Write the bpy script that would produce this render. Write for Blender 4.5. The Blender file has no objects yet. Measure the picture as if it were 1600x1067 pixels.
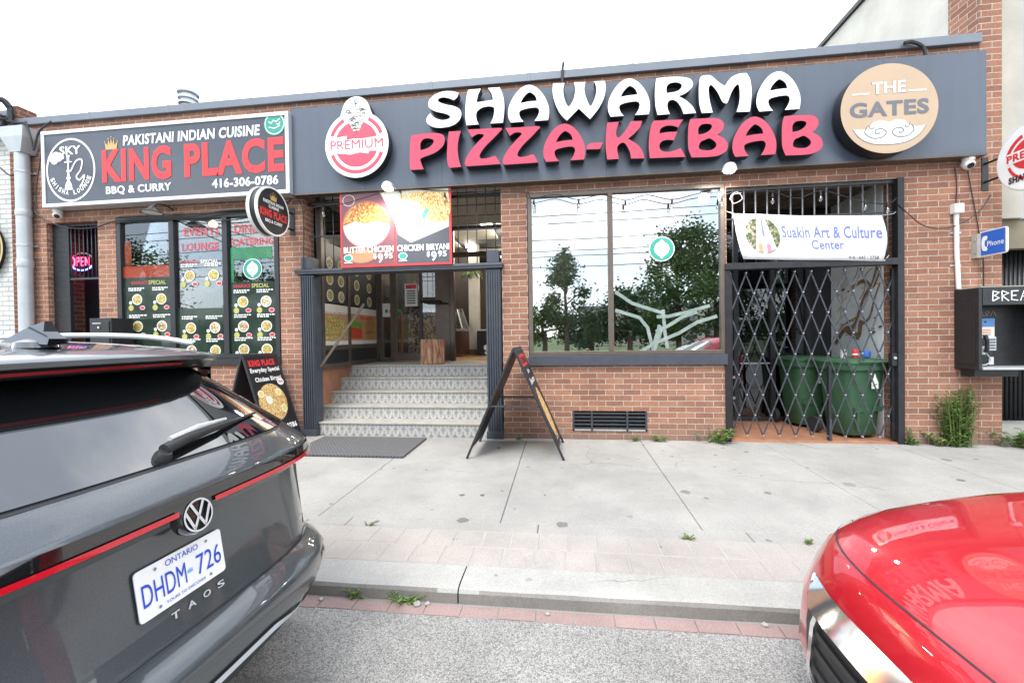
import bpy, bmesh, math, random
from mathutils import Vector, Matrix
R_ = math.radians
random.seed(7)
sc = bpy.context.scene
COL = sc.collection
# ------------------------------------------------------------------ camera
CAM = Vector((0, -5.79, 1.42)); YAW, PIT, ROL = R_(6.808), R_(-0.70), R_(-0.842)
FOC = 655.0
fw = Vector((-math.sin(YAW)*math.cos(PIT), math.cos(YAW)*math.cos(PIT), math.sin(PIT)))
rt = Vector((math.cos(YAW), math.sin(YAW), 0)); up = rt.cross(fw)
rt2 = math.cos(ROL)*rt + math.sin(ROL)*up; up2 = -math.sin(ROL)*rt + math.cos(ROL)*up
cd = bpy.data.cameras.new('camera'); cam = bpy.data.objects.new('camera', cd); COL.objects.link(cam)
cd.sensor_width = 36; cd.sensor_fit = 'HORIZONTAL'; cd.lens = FOC/1600*36; cd.clip_start = 0.02; cd.clip_end = 2000
mw = Matrix((rt2, up2, -fw)).transposed().to_4x4(); mw.translation = CAM
cam.matrix_world = mw; sc.camera = cam
# ------------------------------------------------------------------ sky, sun, exposure
SUN_EL, SUN_AZ = R_(56), R_(200)          # azimuth clockwise from +Y
w = bpy.data.worlds.new('World'); sc.world = w; w.use_nodes = True
nt = w.node_tree; nt.nodes.clear()
def N(t, typ, **kw):
    n = t.nodes.new(typ)
    for k, v in kw.items(): setattr(n, k, v)
    return n
out = N(nt, 'ShaderNodeOutputWorld'); bg = N(nt, 'ShaderNodeBackground'); bg.inputs[1].default_value = 0.1
sky = N(nt, 'ShaderNodeTexSky', sky_type='NISHITA'); sky.sun_disc = False
sky.sun_elevation = SUN_EL; sky.sun_rotation = SUN_AZ; sky.air_density = 1.0; sky.dust_density = 0.6
tc = N(nt, 'ShaderNodeTexCoord'); sep = N(nt, 'ShaderNodeSeparateXYZ'); nt.links.new(tc.outputs['Generated'], sep.inputs[0])
def wmath(op, a, b=None, c=None, clamp=False):
    m = N(nt, 'ShaderNodeMath', operation=op); m.use_clamp = clamp
    for i, x in enumerate((a, b, c)):
        if x is None: continue
        if isinstance(x, (int, float)): m.inputs[i].default_value = x
        else: nt.links.new(x, m.inputs[i])
    return m.outputs[0]
zz = wmath('ADD', wmath('MAXIMUM', sep.outputs[2], 0.0), 0.28)
cmb = N(nt, 'ShaderNodeCombineXYZ')
nt.links.new(wmath('DIVIDE', sep.outputs[0], zz), cmb.inputs[0]); nt.links.new(wmath('DIVIDE', sep.outputs[1], zz), cmb.inputs[1])
cn = N(nt, 'ShaderNodeTexNoise'); cn.inputs['Scale'].default_value = 1.15; cn.inputs['Detail'].default_value = 7; cn.inputs['Roughness'].default_value = 0.55; cn.inputs['Distortion'].default_value = 0.35
nt.links.new(cmb.outputs[0], cn.inputs['Vector'])
cr = N(nt, 'ShaderNodeMapRange'); cr.interpolation_type = 'SMOOTHSTEP'
cr.inputs['From Min'].default_value = 0.42; cr.inputs['From Max'].default_value = 0.58
nt.links.new(cn.outputs['Fac'], cr.inputs['Value'])
north = N(nt, 'ShaderNodeMapRange'); north.interpolation_type = 'SMOOTHSTEP'
north.inputs['From Min'].default_value = 0.25; north.inputs['From Max'].default_value = 0.6
nt.links.new(sep.outputs[1], north.inputs['Value'])
hi = N(nt, 'ShaderNodeMapRange'); hi.interpolation_type = 'SMOOTHSTEP'
hi.inputs['From Min'].default_value = 0.42; hi.inputs['From Max'].default_value = 0.62; hi.inputs['To Min'].default_value = 1; hi.inputs['To Max'].default_value = 0
nt.links.new(sep.outputs[2], hi.inputs['Value'])
cover = wmath('MAXIMUM', cr.outputs[0], wmath('MULTIPLY', north.outputs[0], hi.outputs[0]))
hz = N(nt, 'ShaderNodeMix', data_type='RGBA'); hz.inputs[0].default_value = 0.55; hz.inputs[7].default_value = (6.6, 7.1, 7.7, 1); nt.links.new(sky.outputs[0], hz.inputs[6])
shade = N(nt, 'ShaderNodeTexNoise'); shade.inputs['Scale'].default_value = 2.3; shade.inputs['Detail'].default_value = 4
nt.links.new(cmb.outputs[0], shade.inputs['Vector'])
cloudv = N(nt, 'ShaderNodeMapRange'); cloudv.inputs['From Min'].default_value = 0.3; cloudv.inputs['From Max'].default_value = 0.7
cloudv.inputs['To Min'].default_value = 5.0; cloudv.inputs['To Max'].default_value = 12.5
nt.links.new(shade.outputs['Fac'], cloudv.inputs['Value'])
cloudc = N(nt, 'ShaderNodeVectorMath', operation='SCALE'); cloudc.inputs[0].default_value = (0.97, 0.99, 1.02)
nt.links.new(cloudv.outputs[0], cloudc.inputs['Scale'])
mx = N(nt, 'ShaderNodeMix', data_type='RGBA')
nt.links.new(cover, mx.inputs[0]); nt.links.new(hz.outputs[2], mx.inputs[6]); nt.links.new(cloudc.outputs[0], mx.inputs[7])
nt.links.new(mx.outputs[2], bg.inputs[0]); nt.links.new(bg.outputs[0], out.inputs[0])
sd = bpy.data.lights.new('sun', 'SUN'); sd.energy = 0.9; sd.angle = R_(25); sd.color = (1, 0.96, 0.9)
so = bpy.data.objects.new('sun', sd); COL.objects.link(so)
sdir = Vector((math.sin(SUN_AZ)*math.cos(SUN_EL), math.cos(SUN_AZ)*math.cos(SUN_EL), math.sin(SUN_EL)))
so.rotation_euler = sdir.to_track_quat('Z', 'Y').to_euler(); so.location = (0, -8, 12)
vs = sc.view_settings; vs.view_transform = 'Standard'; vs.look = 'None'; vs.exposure = 1.84; vs.gamma = 1.0; vs.use_curve_mapping = False
sc.cycles.max_bounces = 8; sc.cycles.transparent_max_bounces = 12; sc.cycles.caustics_reflective = False; sc.cycles.caustics_refractive = False

def P(u, v, ax, val):
    """survey helper: where the sight line of a photograph point meets the plane ax = val (a real plane of the place)"""
    d = (u-800)/FOC*rt2 + (533.5-v)/FOC*up2 + fw
    i = 'XYZ'.index(ax); t = (val-CAM[i])/d[i]
    return CAM + t*d

# ------------------------------------------------------------------ helpers
def tag(o, label=None, cat=None, group=None, kind=None):
    if label: o['label'] = label
    if cat: o['category'] = cat
    if group: o['group'] = group
    if kind: o['kind'] = kind
    return o
def empty(name, label, cat, loc=(0,0,0), rz=0, group=None):
    o = bpy.data.objects.new(name, None); COL.objects.link(o); o.empty_display_size = 0.2
    o.location = loc; o.rotation_euler = (0, 0, rz)
    return tag(o, label, cat, group)
def own(o, parent, world):
    """parent o; world=True keeps its world coordinates under an empty with a plain location"""
    o.parent = parent
    if world and parent.type == 'EMPTY': o.matrix_parent_inverse = Matrix.Translation(-parent.location)
class MB:
    def __init__(s): s.v = []; s.f = []; s.m = []; s.mats = []; s.sm = []
    def mi(s, m):
        if m not in s.mats: s.mats.append(m)
        return s.mats.index(m)
    def add(s, vs_, fs, m, smooth=False):
        b = len(s.v); s.v += [tuple(x) for x in vs_]; k = s.mi(m)
        for f in fs: s.f.append(tuple(b+i for i in f)); s.m.append(k); s.sm.append(smooth)
    def box(s, x0, x1, y0, y1, z0, z1, m):
        v = [(x0,y0,z0),(x1,y0,z0),(x1,y1,z0),(x0,y1,z0),(x0,y0,z1),(x1,y0,z1),(x1,y1,z1),(x0,y1,z1)]
        s.add(v, [(0,3,2,1),(4,5,6,7),(0,1,5,4),(1,2,6,5),(2,3,7,6),(3,0,4,7)], m)
    def bar(s, a, b, w, h, m, upv=(0,0,1)):
        a, b = Vector(a), Vector(b); d = (b-a).normalized(); u = Vector(upv)
        if abs(d.dot(u)) > 0.98: u = Vector((0,1,0))
        r = d.cross(u).normalized(); u = r.cross(d)
        v = [p + r*sx*w/2 + u*sy*h/2 for p in (a, b) for sx, sy in ((-1,-1),(1,-1),(1,1),(-1,1))]
        s.add(v, [(0,3,2,1),(4,5,6,7),(0,1,5,4),(1,2,6,5),(2,3,7,6),(3,0,4,7)], m)
    def tube(s, pts, r, m, n=8, caps=True):
        pts = [Vector(p) for p in pts]; rs = r if isinstance(r, (list, tuple)) else [r]*len(pts)
        vs_ = []; pr = None
        for i, p in enumerate(pts):
            d = (pts[min(i+1, len(pts)-1)] - pts[max(i-1, 0)]).normalized()
            if pr is None:
                pr = d.orthogonal().normalized()
            else:
                pr = (pr - d*pr.dot(d)); pr = pr.normalized() if pr.length > 1e-6 else d.orthogonal().normalized()
            q = d.cross(pr)
            for k in range(n):
                a = 2*math.pi*k/n; vs_.append(p + (pr*math.cos(a) + q*math.sin(a))*rs[i])
        fs = [(i*n+k, i*n+(k+1) % n, (i+1)*n+(k+1) % n, (i+1)*n+k) for i in range(len(pts)-1) for k in range(n)]
        if caps: fs += [tuple(reversed(range(n))), tuple(range((len(pts)-1)*n, len(pts)*n))]
        s.add(vs_, fs, m, True)
    def lathe(s, o, ax, prof, m, n=24, caps=True):
        """prof: [(radius, distance along ax)]"""
        o = Vector(o); ax = Vector(ax).normalized(); a = ax.orthogonal().normalized(); b = ax.cross(a); vs_ = []
        for r, h in prof:
            for k in range(n):
                t = 2*math.pi*k/n; vs_.append(o + ax*h + (a*math.cos(t) + b*math.sin(t))*max(r, 1e-4))
        fs = [(i*n+k, i*n+(k+1) % n, (i+1)*n+(k+1) % n, (i+1)*n+k) for i in range(len(prof)-1) for k in range(n)]
        if caps: fs += [tuple(reversed(range(n))), tuple(range((len(prof)-1)*n, len(prof)*n))]
        s.add(vs_, fs, m, True)
    def quad(s, a, b, c, d, m): s.add([a, b, c, d], [(0,1,2,3)], m)
    def build(s, name, parent=None, world=True, bevel=0, label=None, cat=None, group=None, kind=None, subsurf=0, auto=True):
        me = bpy.data.meshes.new(name); me.from_pydata(s.v, [], s.f); 
        for m in s.mats: me.materials.append(m)
        me.polygons.foreach_set('material_index', s.m); me.polygons.foreach_set('use_smooth', s.sm)
        me.validate(); me.update()
        o = bpy.data.objects.new(name, me); COL.objects.link(o)
        if any(s.sm) and auto:
            bm = bmesh.new(); bm.from_mesh(me)
            for e in bm.edges:
                if len(e.link_faces) == 2 and e.calc_face_angle(0) > R_(38): e.smooth = False
            bm.to_mesh(me); bm.free()
        if bevel:
            b = o.modifiers.new('bevel', 'BEVEL'); b.width = bevel; b.segments = 2; b.limit_method = 'ANGLE'; b.angle_limit = R_(40)
        if subsurf:
            b = o.modifiers.new('subd', 'SUBSURF'); b.levels = subsurf; b.render_levels = subsurf
        if parent is not None: own(o, parent, world)
        elif cat and s.v:
            xs, ys, zs = zip(*s.v); c = Vector(((min(xs)+max(xs))/2, (min(ys)+max(ys))/2, min(zs)))
            o.data.transform(Matrix.Translation(-c)); o.location = c
        return tag(o, label, cat, group, kind)
class Fr:
    """a local frame: origin, right, up, and normal towards the viewer"""
    def __init__(s, o, r, u): s.o = Vector(o); s.r = Vector(r).normalized(); s.u = Vector(u).normalized(); s.n = s.r.cross(s.u)
    def p(s, x, y, z=0): return s.o + s.r*x + s.u*y + s.n*z
    def rect(s, mb, x0, x1, y0, y1, m, z=0): mb.quad(s.p(x0,y0,z), s.p(x1,y0,z), s.p(x1,y1,z), s.p(x0,y1,z), m)
    def slab(s, mb, x0, x1, y0, y1, m, z0=0, z1=0.01):
        v = [s.p(x, y, z) for z in (z0, z1) for x, y in ((x0,y0),(x1,y0),(x1,y1),(x0,y1))]
        mb.add(v, [(0,3,2,1),(4,5,6,7),(0,1,5,4),(1,2,6,5),(2,3,7,6),(3,0,4,7)], m)
    def poly(s, mb, pts, m, z=0): mb.add([s.p(x, y, z) for x, y in pts], [tuple(range(len(pts)))], m)
    def disc(s, mb, cx, cy, rx, ry, m, z=0, n=32): s.poly(mb, [(cx+rx*math.cos(2*math.pi*k/n), cy+ry*math.sin(2*math.pi*k/n)) for k in range(n)], m, z)
    def ring(s, mb, cx, cy, rx, ry, wd, m, z=0, n=48, a0=0, a1=360):
        v = []; full = (a1-a0) >= 360
        for k in range(n+1):
            t = R_(a0+(a1-a0)*k/n)
            v += [s.p(cx+rx*math.cos(t), cy+ry*math.sin(t), z), s.p(cx+(rx-wd)*math.cos(t), cy+(ry-wd)*math.sin(t), z)]
        mb.add(v, [(2*k+1, 2*k, 2*k+2, 2*k+3) for k in range(n)], m)
    def stroke(s, mb, pts, wd, m, z=0):
        """one mitred ribbon along pts"""
        n = len(pts); v = []
        for i in range(n):
            (x0, y0), (x1, y1) = pts[max(i-1, 0)], pts[min(i+1, n-1)]
            dx, dy = x1-x0, y1-y0; l = math.hypot(dx, dy) or 1; k = 1.0
            if 0 < i < n-1:
                ax, ay = pts[i][0]-x0, pts[i][1]-y0; la = math.hypot(ax, ay) or 1; k = 1/max(.6, (ax*dx+ay*dy)/(la*l))
            ex = (-.3 if i == 0 else .3 if i == n-1 else 0)*wd
            px, py = pts[i][0]+dx/l*ex, pts[i][1]+dy/l*ex; nx, ny = -dy/l*wd/2*k, dx/l*wd/2*k
            v += [s.p(px-nx, py-ny, z), s.p(px+nx, py+ny, z)]
        mb.add(v, [(2*i, 2*i+2, 2*i+3, 2*i+1) for i in range(n-1)], m)
_tc = {}
def text_geo(t, bold=0.0, depth=0.0):
    k = (t, bold, depth)
    if k in _tc: return _tc[k]
    cu = bpy.data.curves.new('t', 'FONT'); cu.body = t; cu.offset = bold; cu.extrude = depth; cu.resolution_u = 4; cu.fill_mode = 'BOTH' if depth else 'FRONT'; cu.space_character = 1+bold*2.2
    ob = bpy.data.objects.new('t', cu); COL.objects.link(ob)
    dg = bpy.context.evaluated_depsgraph_get(); me = bpy.data.meshes.new_from_object(ob.evaluated_get(dg))
    vs_ = [tuple(v.co) for v in me.vertices]; fs = [tuple(p.vertices) for p in me.polygons]
    bpy.data.objects.remove(ob); bpy.data.curves.remove(cu); bpy.data.meshes.remove(me)
    _tc[k] = (vs_, fs); return _tc[k]
def text(mb, fr, t, cx, cy, wd, ht, m, z=0.002, bold=0.02, depth=0.0, skew=0.0):
    """lay t in the frame so that its ink fills wd x ht round (cx, cy)"""
    vs_, fs = text_geo(t, bold, depth)
    if not vs_: return
    xs = [v[0] for v in vs_]; ys = [v[1] for v in vs_]; x0, x1, y0, y1 = min(xs), max(xs), min(ys), max(ys)
    sx = wd/(x1-x0); sy = ht/(y1-y0) if ht else sx
    mb.add([fr.p(cx+(v[0]-(x0+x1)/2)*sx+skew*(v[1]-y0)*sy, cy+(v[1]-(y0+y1)/2)*sy, z+(v[2]+depth)*1.0) for v in vs_], fs, m)
def arc_text(mb, fr, t, cx, cy, rad, a0, a1, ht, m, z=0.002, bold=0.02, inside=False):
    n = len(t)
    for i, ch in enumerate(t):
        if ch == ' ': continue
        a = R_(a0 + (a1-a0)*(i+0.5)/n); px, py = cx+rad*math.cos(a), cy+rad*math.sin(a)
        tn = a - math.pi/2 if not inside else a + math.pi/2
        g = Fr(fr.p(px, py, 0), fr.r*math.cos(tn)+fr.u*math.sin(tn), fr.u*math.cos(tn)-fr.r*math.sin(tn))
        wd = {'I': .22, 'M': .95, 'W': 1.1}.get(ch, .7)*ht
        text(mb, g, ch, 0, 0, wd, ht, m, z, bold)
def smooth(pts, sub=5):
    """closed outline; a third item marks a corner"""
    n = len(pts); o = []
    for i in range(n):
        p1, p2 = pts[i], pts[(i+1) % n]
        p0 = pts[i-1] if len(p1) < 3 else p1; p3 = pts[(i+2) % n] if len(p2) < 3 else p2
        for k in range(sub):
            t = k/sub
            o.append(tuple(0.5*((2*p1[j]) + (-p0[j]+p2[j])*t + (2*p0[j]-5*p1[j]+4*p2[j]-p3[j])*t*t + (-p0[j]+3*p1[j]-3*p2[j]+p3[j])*t**3) for j in (0, 1)))
    return o
def crom(pts, sub=6):
    pts = [Vector(p) for p in pts]; o = []
    for i in range(len(pts)-1):
        p0, p1, p2, p3 = pts[max(i-1,0)], pts[i], pts[i+1], pts[min(i+2, len(pts)-1)]
        for k in range(sub):
            t = k/sub; o.append(0.5*((2*p1)+(-p0+p2)*t+(2*p0-5*p1+4*p2-p3)*t*t+(-p0+3*p1-3*p2+p3)*t**3))
    o.append(pts[-1]); return o
def sag(a, b, d, n=10):
    a, b = Vector(a), Vector(b)
    return [a.lerp(b, i/n) - Vector((0,0,d*4*(i/n)*(1-i/n))) for i in range(n+1)]
def extrude2d(mb, fr, loops, z0, z1, mface, mside, bevel=0.0):
    """solid letter from outlines (first outer, then holes) in the frame"""
    cu = bpy.data.curves.new('c', 'CURVE'); cu.dimensions = '2D'; cu.fill_mode = 'BOTH'; cu.extrude = (z1-z0)/2
    for lp in loops:
        sp = cu.splines.new('POLY'); sp.points.add(len(lp)-1); sp.use_cyclic_u = True
        for i, (x, y) in enumerate(lp): sp.points[i].co = (x, y, 0, 1)
    ob = bpy.data.objects.new('c', cu); COL.objects.link(ob)
    dg = bpy.context.evaluated_depsgraph_get(); me = bpy.data.meshes.new_from_object(ob.evaluated_get(dg))
    vs_ = [fr.p(v.co.x, v.co.y, v.co.z+(z0+z1)/2) for v in me.vertices]
    face = [tuple(p.vertices) for p in me.polygons if abs(p.normal.z) > .7 and p.center.z > 0]
    rest = [tuple(p.vertices) for p in me.polygons if not (abs(p.normal.z) > .7 and p.center.z > 0)]
    bpy.data.objects.remove(ob); bpy.data.curves.remove(cu); bpy.data.meshes.remove(me)
    mb.add(vs_, face, mface); mb.add(vs_, rest, mside)

# ------------------------------------------------------------------ materials
def new_mat(name):
    m = bpy.data.materials.new(name); m.use_nodes = True; t = m.node_tree; b = t.nodes['Principled BSDF']; return m, t, b
def coords(t, scale=1.0, kind='Object'):
    c = N(t, 'ShaderNodeTexCoord'); mp = N(t, 'ShaderNodeMapping'); mp.inputs['Scale'].default_value = (scale,)*3 if isinstance(scale, (int, float)) else scale
    t.links.new(c.outputs[kind], mp.inputs[0]); return mp.outputs[0]
def noise(t, vec, s, d=4, r=.55, dist=0):
    n = N(t, 'ShaderNodeTexNoise'); n.inputs['Scale'].default_value = s; n.inputs['Detail'].default_value = d; n.inputs['Roughness'].default_value = r; n.inputs['Distortion'].default_value = dist
    t.links.new(vec, n.inputs['Vector']); return n.outputs['Fac']
def ramp(t, fac, stops, interp='LINEAR'):
    n = N(t, 'ShaderNodeValToRGB'); n.color_ramp.interpolation = interp; e = n.color_ramp.elements
    while len(e) < len(stops): e.new(0.5)
    for x, (p, c) in zip(e, stops): x.position = p; x.color = (*c, 1) if len(c) == 3 else c
    t.links.new(fac, n.inputs[0]); return n.outputs[0]
def mixc(t, fac, a, b, mode='MIX'):
    n = N(t, 'ShaderNodeMix', data_type='RGBA', blend_type=mode)
    for i, x in ((0, fac), (6, a), (7, b)):
        if isinstance(x, (int, float)): n.inputs[i].default_value = x
        elif isinstance(x, tuple): n.inputs[i].default_value = (*x, 1)
        else: t.links.new(x, n.inputs[i])
    return n.outputs[2]
def bump(t, b, h, s=.3, d=.01):
    n = N(t, 'ShaderNodeBump'); n.inputs['Strength'].default_value = s; n.inputs['Distance'].default_value = d
    t.links.new(h, n.inputs['Height']); t.links.new(n.outputs[0], b.inputs['Normal'])
def mat(name, c, rough=.5, metal=0, var=.12, vs=3, bmp=0, bs=60, spec=.5, coat=0, em=0):
    m, t, b = new_mat(name); v = coords(t)
    lo = tuple(max(x*(1-var), 0) for x in c); hi = tuple(min(x*(1+var), 1) for x in c)
    col = ramp(t, noise(t, v, vs, 6, .62), [(.3, lo), (.7, hi)]); t.links.new(col, b.inputs['Base Color'])
    b.inputs['Roughness'].default_value = rough; b.inputs['Metallic'].default_value = metal; b.inputs['Specular IOR Level'].default_value = spec; b.inputs['Coat Weight'].default_value = coat
    if bmp: bump(t, b, noise(t, v, bs, 4), bmp, .004)
    if em: b.inputs['Emission Color'].default_value = (*c, 1); b.inputs['Emission Strength'].default_value = em
    return m
def flat(name, c, rough=.45, em=0): return mat(name, c, rough, var=.06, vs=8, em=em)
def brick_mat(name, c1, c2, mort, bw=.232, rh=.0755, ms=.0052, off=(0,0), var=.5, soot=False):
    m, t, b = new_mat(name); c = N(t, 'ShaderNodeTexCoord'); s = N(t, 'ShaderNodeSeparateXYZ'); t.links.new(c.outputs['Object'], s.inputs[0])
    a = N(t, 'ShaderNodeMath', operation='ADD'); t.links.new(s.outputs[0], a.inputs[0]); t.links.new(s.outputs[1], a.inputs[1])
    a2 = N(t, 'ShaderNodeMath', operation='ADD'); t.links.new(a.outputs[0], a2.inputs[0]); a2.inputs[1].default_value = off[0]+50*bw
    z2 = N(t, 'ShaderNodeMath', operation='ADD'); t.links.new(s.outputs[2], z2.inputs[0]); z2.inputs[1].default_value = off[1]+20*rh
    cb = N(t, 'ShaderNodeCombineXYZ'); t.links.new(a2.outputs[0], cb.inputs[0]); t.links.new(z2.outputs[0], cb.inputs[1])
    wob = N(t, 'ShaderNodeTexNoise'); wob.inputs['Scale'].default_value = 9; t.links.new(cb.outputs[0], wob.inputs['Vector'])
    sub = N(t, 'ShaderNodeVectorMath', operation='SUBTRACT'); t.links.new(wob.outputs['Color'], sub.inputs[0]); sub.inputs[1].default_value = (.5,.5,.5)
    scl = N(t, 'ShaderNodeVectorMath', operation='SCALE'); t.links.new(sub.outputs[0], scl.inputs[0]); scl.inputs['Scale'].default_value = .008
    ad = N(t, 'ShaderNodeVectorMath', operation='ADD'); t.links.new(cb.outputs[0], ad.inputs[0]); t.links.new(scl.outputs[0], ad.inputs[1])
    br = N(t, 'ShaderNodeTexBrick'); br.offset = .5; br.inputs['Scale'].default_value = 1; br.inputs['Brick Width'].default_value = bw; br.inputs['Row Height'].default_value = rh
    br.inputs['Mortar Size'].default_value = ms; br.inputs['Mortar Smooth'].default_value = .25; br.inputs['Bias'].default_value = -.1
    br.inputs['Color1'].default_value = (*c1, 1); br.inputs['Color2'].default_value = (*c2, 1); br.inputs['Mortar'].default_value = (*mort, 1)
    t.links.new(ad.outputs[0], br.inputs['Vector'])
    n1 = noise(t, cb.outputs[0], 2.2, 5, .65); n2 = noise(t, cb.outputs[0], 38, 3, .6)
    g = ramp(t, n1, [(.25, (1-var*.5,)*3), (.75, (1+var*.3,)*3)]); col = mixc(t, 1.0, br.outputs['Color'], g, 'MULTIPLY')
    g2 = ramp(t, n2, [(.25, (.78,)*3), (.75, (1.16,)*3)]); col = mixc(t, 1.0, col, g2, 'MULTIPLY')
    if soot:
        # grey run-off stain below the sign and a patchy course that darkens towards the pavement
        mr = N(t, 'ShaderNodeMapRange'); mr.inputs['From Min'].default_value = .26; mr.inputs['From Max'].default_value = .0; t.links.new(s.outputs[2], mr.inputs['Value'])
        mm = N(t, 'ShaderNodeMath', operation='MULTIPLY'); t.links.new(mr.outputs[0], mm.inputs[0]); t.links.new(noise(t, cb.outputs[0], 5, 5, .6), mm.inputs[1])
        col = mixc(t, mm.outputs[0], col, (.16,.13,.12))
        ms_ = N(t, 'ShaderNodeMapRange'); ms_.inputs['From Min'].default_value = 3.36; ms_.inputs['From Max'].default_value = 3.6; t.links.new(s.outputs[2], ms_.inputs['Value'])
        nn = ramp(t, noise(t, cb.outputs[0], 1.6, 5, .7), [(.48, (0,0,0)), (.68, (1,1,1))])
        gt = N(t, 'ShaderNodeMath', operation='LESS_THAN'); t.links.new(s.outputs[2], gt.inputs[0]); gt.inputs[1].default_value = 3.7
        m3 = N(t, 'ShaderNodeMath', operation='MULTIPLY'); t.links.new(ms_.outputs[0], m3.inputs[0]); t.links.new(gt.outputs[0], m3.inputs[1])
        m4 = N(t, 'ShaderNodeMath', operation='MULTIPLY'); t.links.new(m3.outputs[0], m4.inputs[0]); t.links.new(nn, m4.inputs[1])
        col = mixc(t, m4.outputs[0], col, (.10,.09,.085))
    t.links.new(col, b.inputs['Base Color']); b.inputs['Roughness'].default_value = .88; b.inputs['Specular IOR Level'].default_value = .25
    inv = N(t, 'ShaderNodeMath', operation='SUBTRACT'); inv.inputs[0].default_value = 1; t.links.new(br.outputs['Fac'], inv.inputs[1])
    hh = N(t, 'ShaderNodeMath', operation='MULTIPLY_ADD'); t.links.new(n2, hh.inputs[0]); hh.inputs[1].default_value = .25; t.links.new(inv.outputs[0], hh.inputs[2])
    bump(t, b, hh.outputs[0], .7, .006); return m
def glass_mat(name, refl=.16, tint=(.75,.8,.8), wav=.0):
    m = bpy.data.materials.new(name); m.use_nodes = True; t = m.node_tree; t.nodes.clear()
    o = N(t, 'ShaderNodeOutputMaterial'); tr = N(t, 'ShaderNodeBsdfTransparent'); tr.inputs[0].default_value = (*tint, 1)
    gl = N(t, 'ShaderNodeBsdfGlossy'); gl.inputs['Roughness'].default_value = .0; gl.inputs['Color'].default_value = (.95,.98,1,1)
    lw = N(t, 'ShaderNodeLayerWeight'); lw.inputs['Blend'].default_value = .25
    ma = N(t, 'ShaderNodeMath', operation='MULTIPLY_ADD'); t.links.new(lw.outputs['Fresnel'], ma.inputs[0]); ma.inputs[1].default_value = .9; ma.inputs[2].default_value = refl; ma.use_clamp = True
    mx_ = N(t, 'ShaderNodeMixShader'); t.links.new(ma.outputs[0], mx_.inputs[0]); t.links.new(tr.outputs[0], mx_.inputs[1]); t.links.new(gl.outputs[0], mx_.inputs[2]); t.links.new(mx_.outputs[0], o.inputs[0])
    if wav:
        v = coords(t); bn = N(t, 'ShaderNodeBump'); bn.inputs['Strength'].default_value = wav; bn.inputs['Distance'].default_value = .02
        t.links.new(noise(t, v, 1.3, 1), bn.inputs['Height']); t.links.new(bn.outputs[0], gl.inputs['Normal'])
    return m
def food_mat(name, cols, s=22):
    m, t, b = new_mat(name); v = coords(t)
    vo = N(t, 'ShaderNodeTexVoronoi'); vo.inputs['Scale'].default_value = s; t.links.new(v, vo.inputs['Vector'])
    sp = N(t, 'ShaderNodeSeparateColor'); t.links.new(vo.outputs['Color'], sp.inputs[0])
    st = [(i/len(cols), c) for i, c in enumerate(cols)]
    col = ramp(t, sp.outputs[0], st, 'CONSTANT')
    n = ramp(t, noise(t, v, s*2.2, 3), [(.25, (.6,.6,.6)), (.75, (1.3,1.3,1.3))]); col = mixc(t, 1.0, col, n, 'MULTIPLY')
    t.links.new(col, b.inputs['Base Color']); b.inputs['Roughness'].default_value = .4; return m
def emit(name, c, s):
    m = bpy.data.materials.new(name); m.use_nodes = True; t = m.node_tree; t.nodes.clear()
    o = N(t, 'ShaderNodeOutputMaterial'); e = N(t, 'ShaderNodeEmission'); e.inputs[0].default_value = (*c, 1); e.inputs[1].default_value = s; t.links.new(e.outputs[0], o.inputs[0]); return m
def paint_mat(name, c, metallic=.0, flake=.0, rough=.35, cior=1.6):
    m, t, b = new_mat(name); v = coords(t)
    col = ramp(t, noise(t, v, 2.5, 4), [(.3, tuple(x*.93 for x in c)), (.7, tuple(min(1, x*1.05) for x in c))])
    if flake:
        vo = N(t, 'ShaderNodeTexVoronoi'); vo.inputs['Scale'].default_value = 900; t.links.new(v, vo.inputs['Vector'])
        sp = N(t, 'ShaderNodeSeparateColor'); t.links.new(vo.outputs['Color'], sp.inputs[0])
        col = mixc(t, 1.0, col, ramp(t, sp.outputs[0], [(0, (1-flake,)*3), (1, (1+flake,)*3)]), 'MULTIPLY')
    t.links.new(col, b.inputs['Base Color']); b.inputs['Metallic'].default_value = metallic; b.inputs['Roughness'].default_value = rough
    b.inputs['Coat Weight'].default_value = 1; b.inputs['Coat Roughness'].default_value = .015; b.inputs['Coat IOR'].default_value = cior
    d = N(t, 'ShaderNodeBump'); d.inputs['Strength'].default_value = .03; d.inputs['Distance'].default_value = .004; t.links.new(noise(t, v, 5, 2), d.inputs['Height']); t.links.new(d.outputs[0], b.inputs['Coat Normal'])
    return m
M = {}
M['brick'] = brick_mat('red_brick', (.355,.178,.115), (.235,.115,.080), (.49,.435,.37), soot=True)
M['brickdark'] = brick_mat('brown_brick', (.20,.085,.05), (.13,.06,.04), (.34,.28,.23))
M['whitebrick'] = brick_mat('painted_brick', (.62,.63,.60), (.55,.56,.54), (.36,.37,.36), bw=.24, rh=.078, ms=.009)
M['coping'] = mat('coping_metal', (.16,.18,.21), .42, .3, .1, 1.5)
def sign_mat():
    m, t, b = new_mat('sign_panel'); v = coords(t, (7, 7, .35)); s_ = noise(t, v, 1.0, 5, .6); g = noise(t, coords(t), 1.1, 5, .6)
    col = mixc(t, 1.0, ramp(t, g, [(.3, (.066,.084,.116)), (.7, (.078,.098,.132))]), ramp(t, s_, [(.42, (1,1,1)), (.7, (.86,.86,.86))]), 'MULTIPLY')  # black panel lifted to blue-grey; sky sheen and haze are in the colour
    t.links.new(col, b.inputs['Base Color']); b.inputs['Roughness'].default_value = .33; b.inputs['Specular IOR Level'].default_value = .6; return m
M['signblack'] = sign_mat()
M['ksblack'] = mat('lightbox_face', (.045,.054,.072), .2, 0, .1, 1.2, spec=.6)
M['alu'] = mat('aluminium', (.62,.64,.66), .35, .5, .08, 4)
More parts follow.
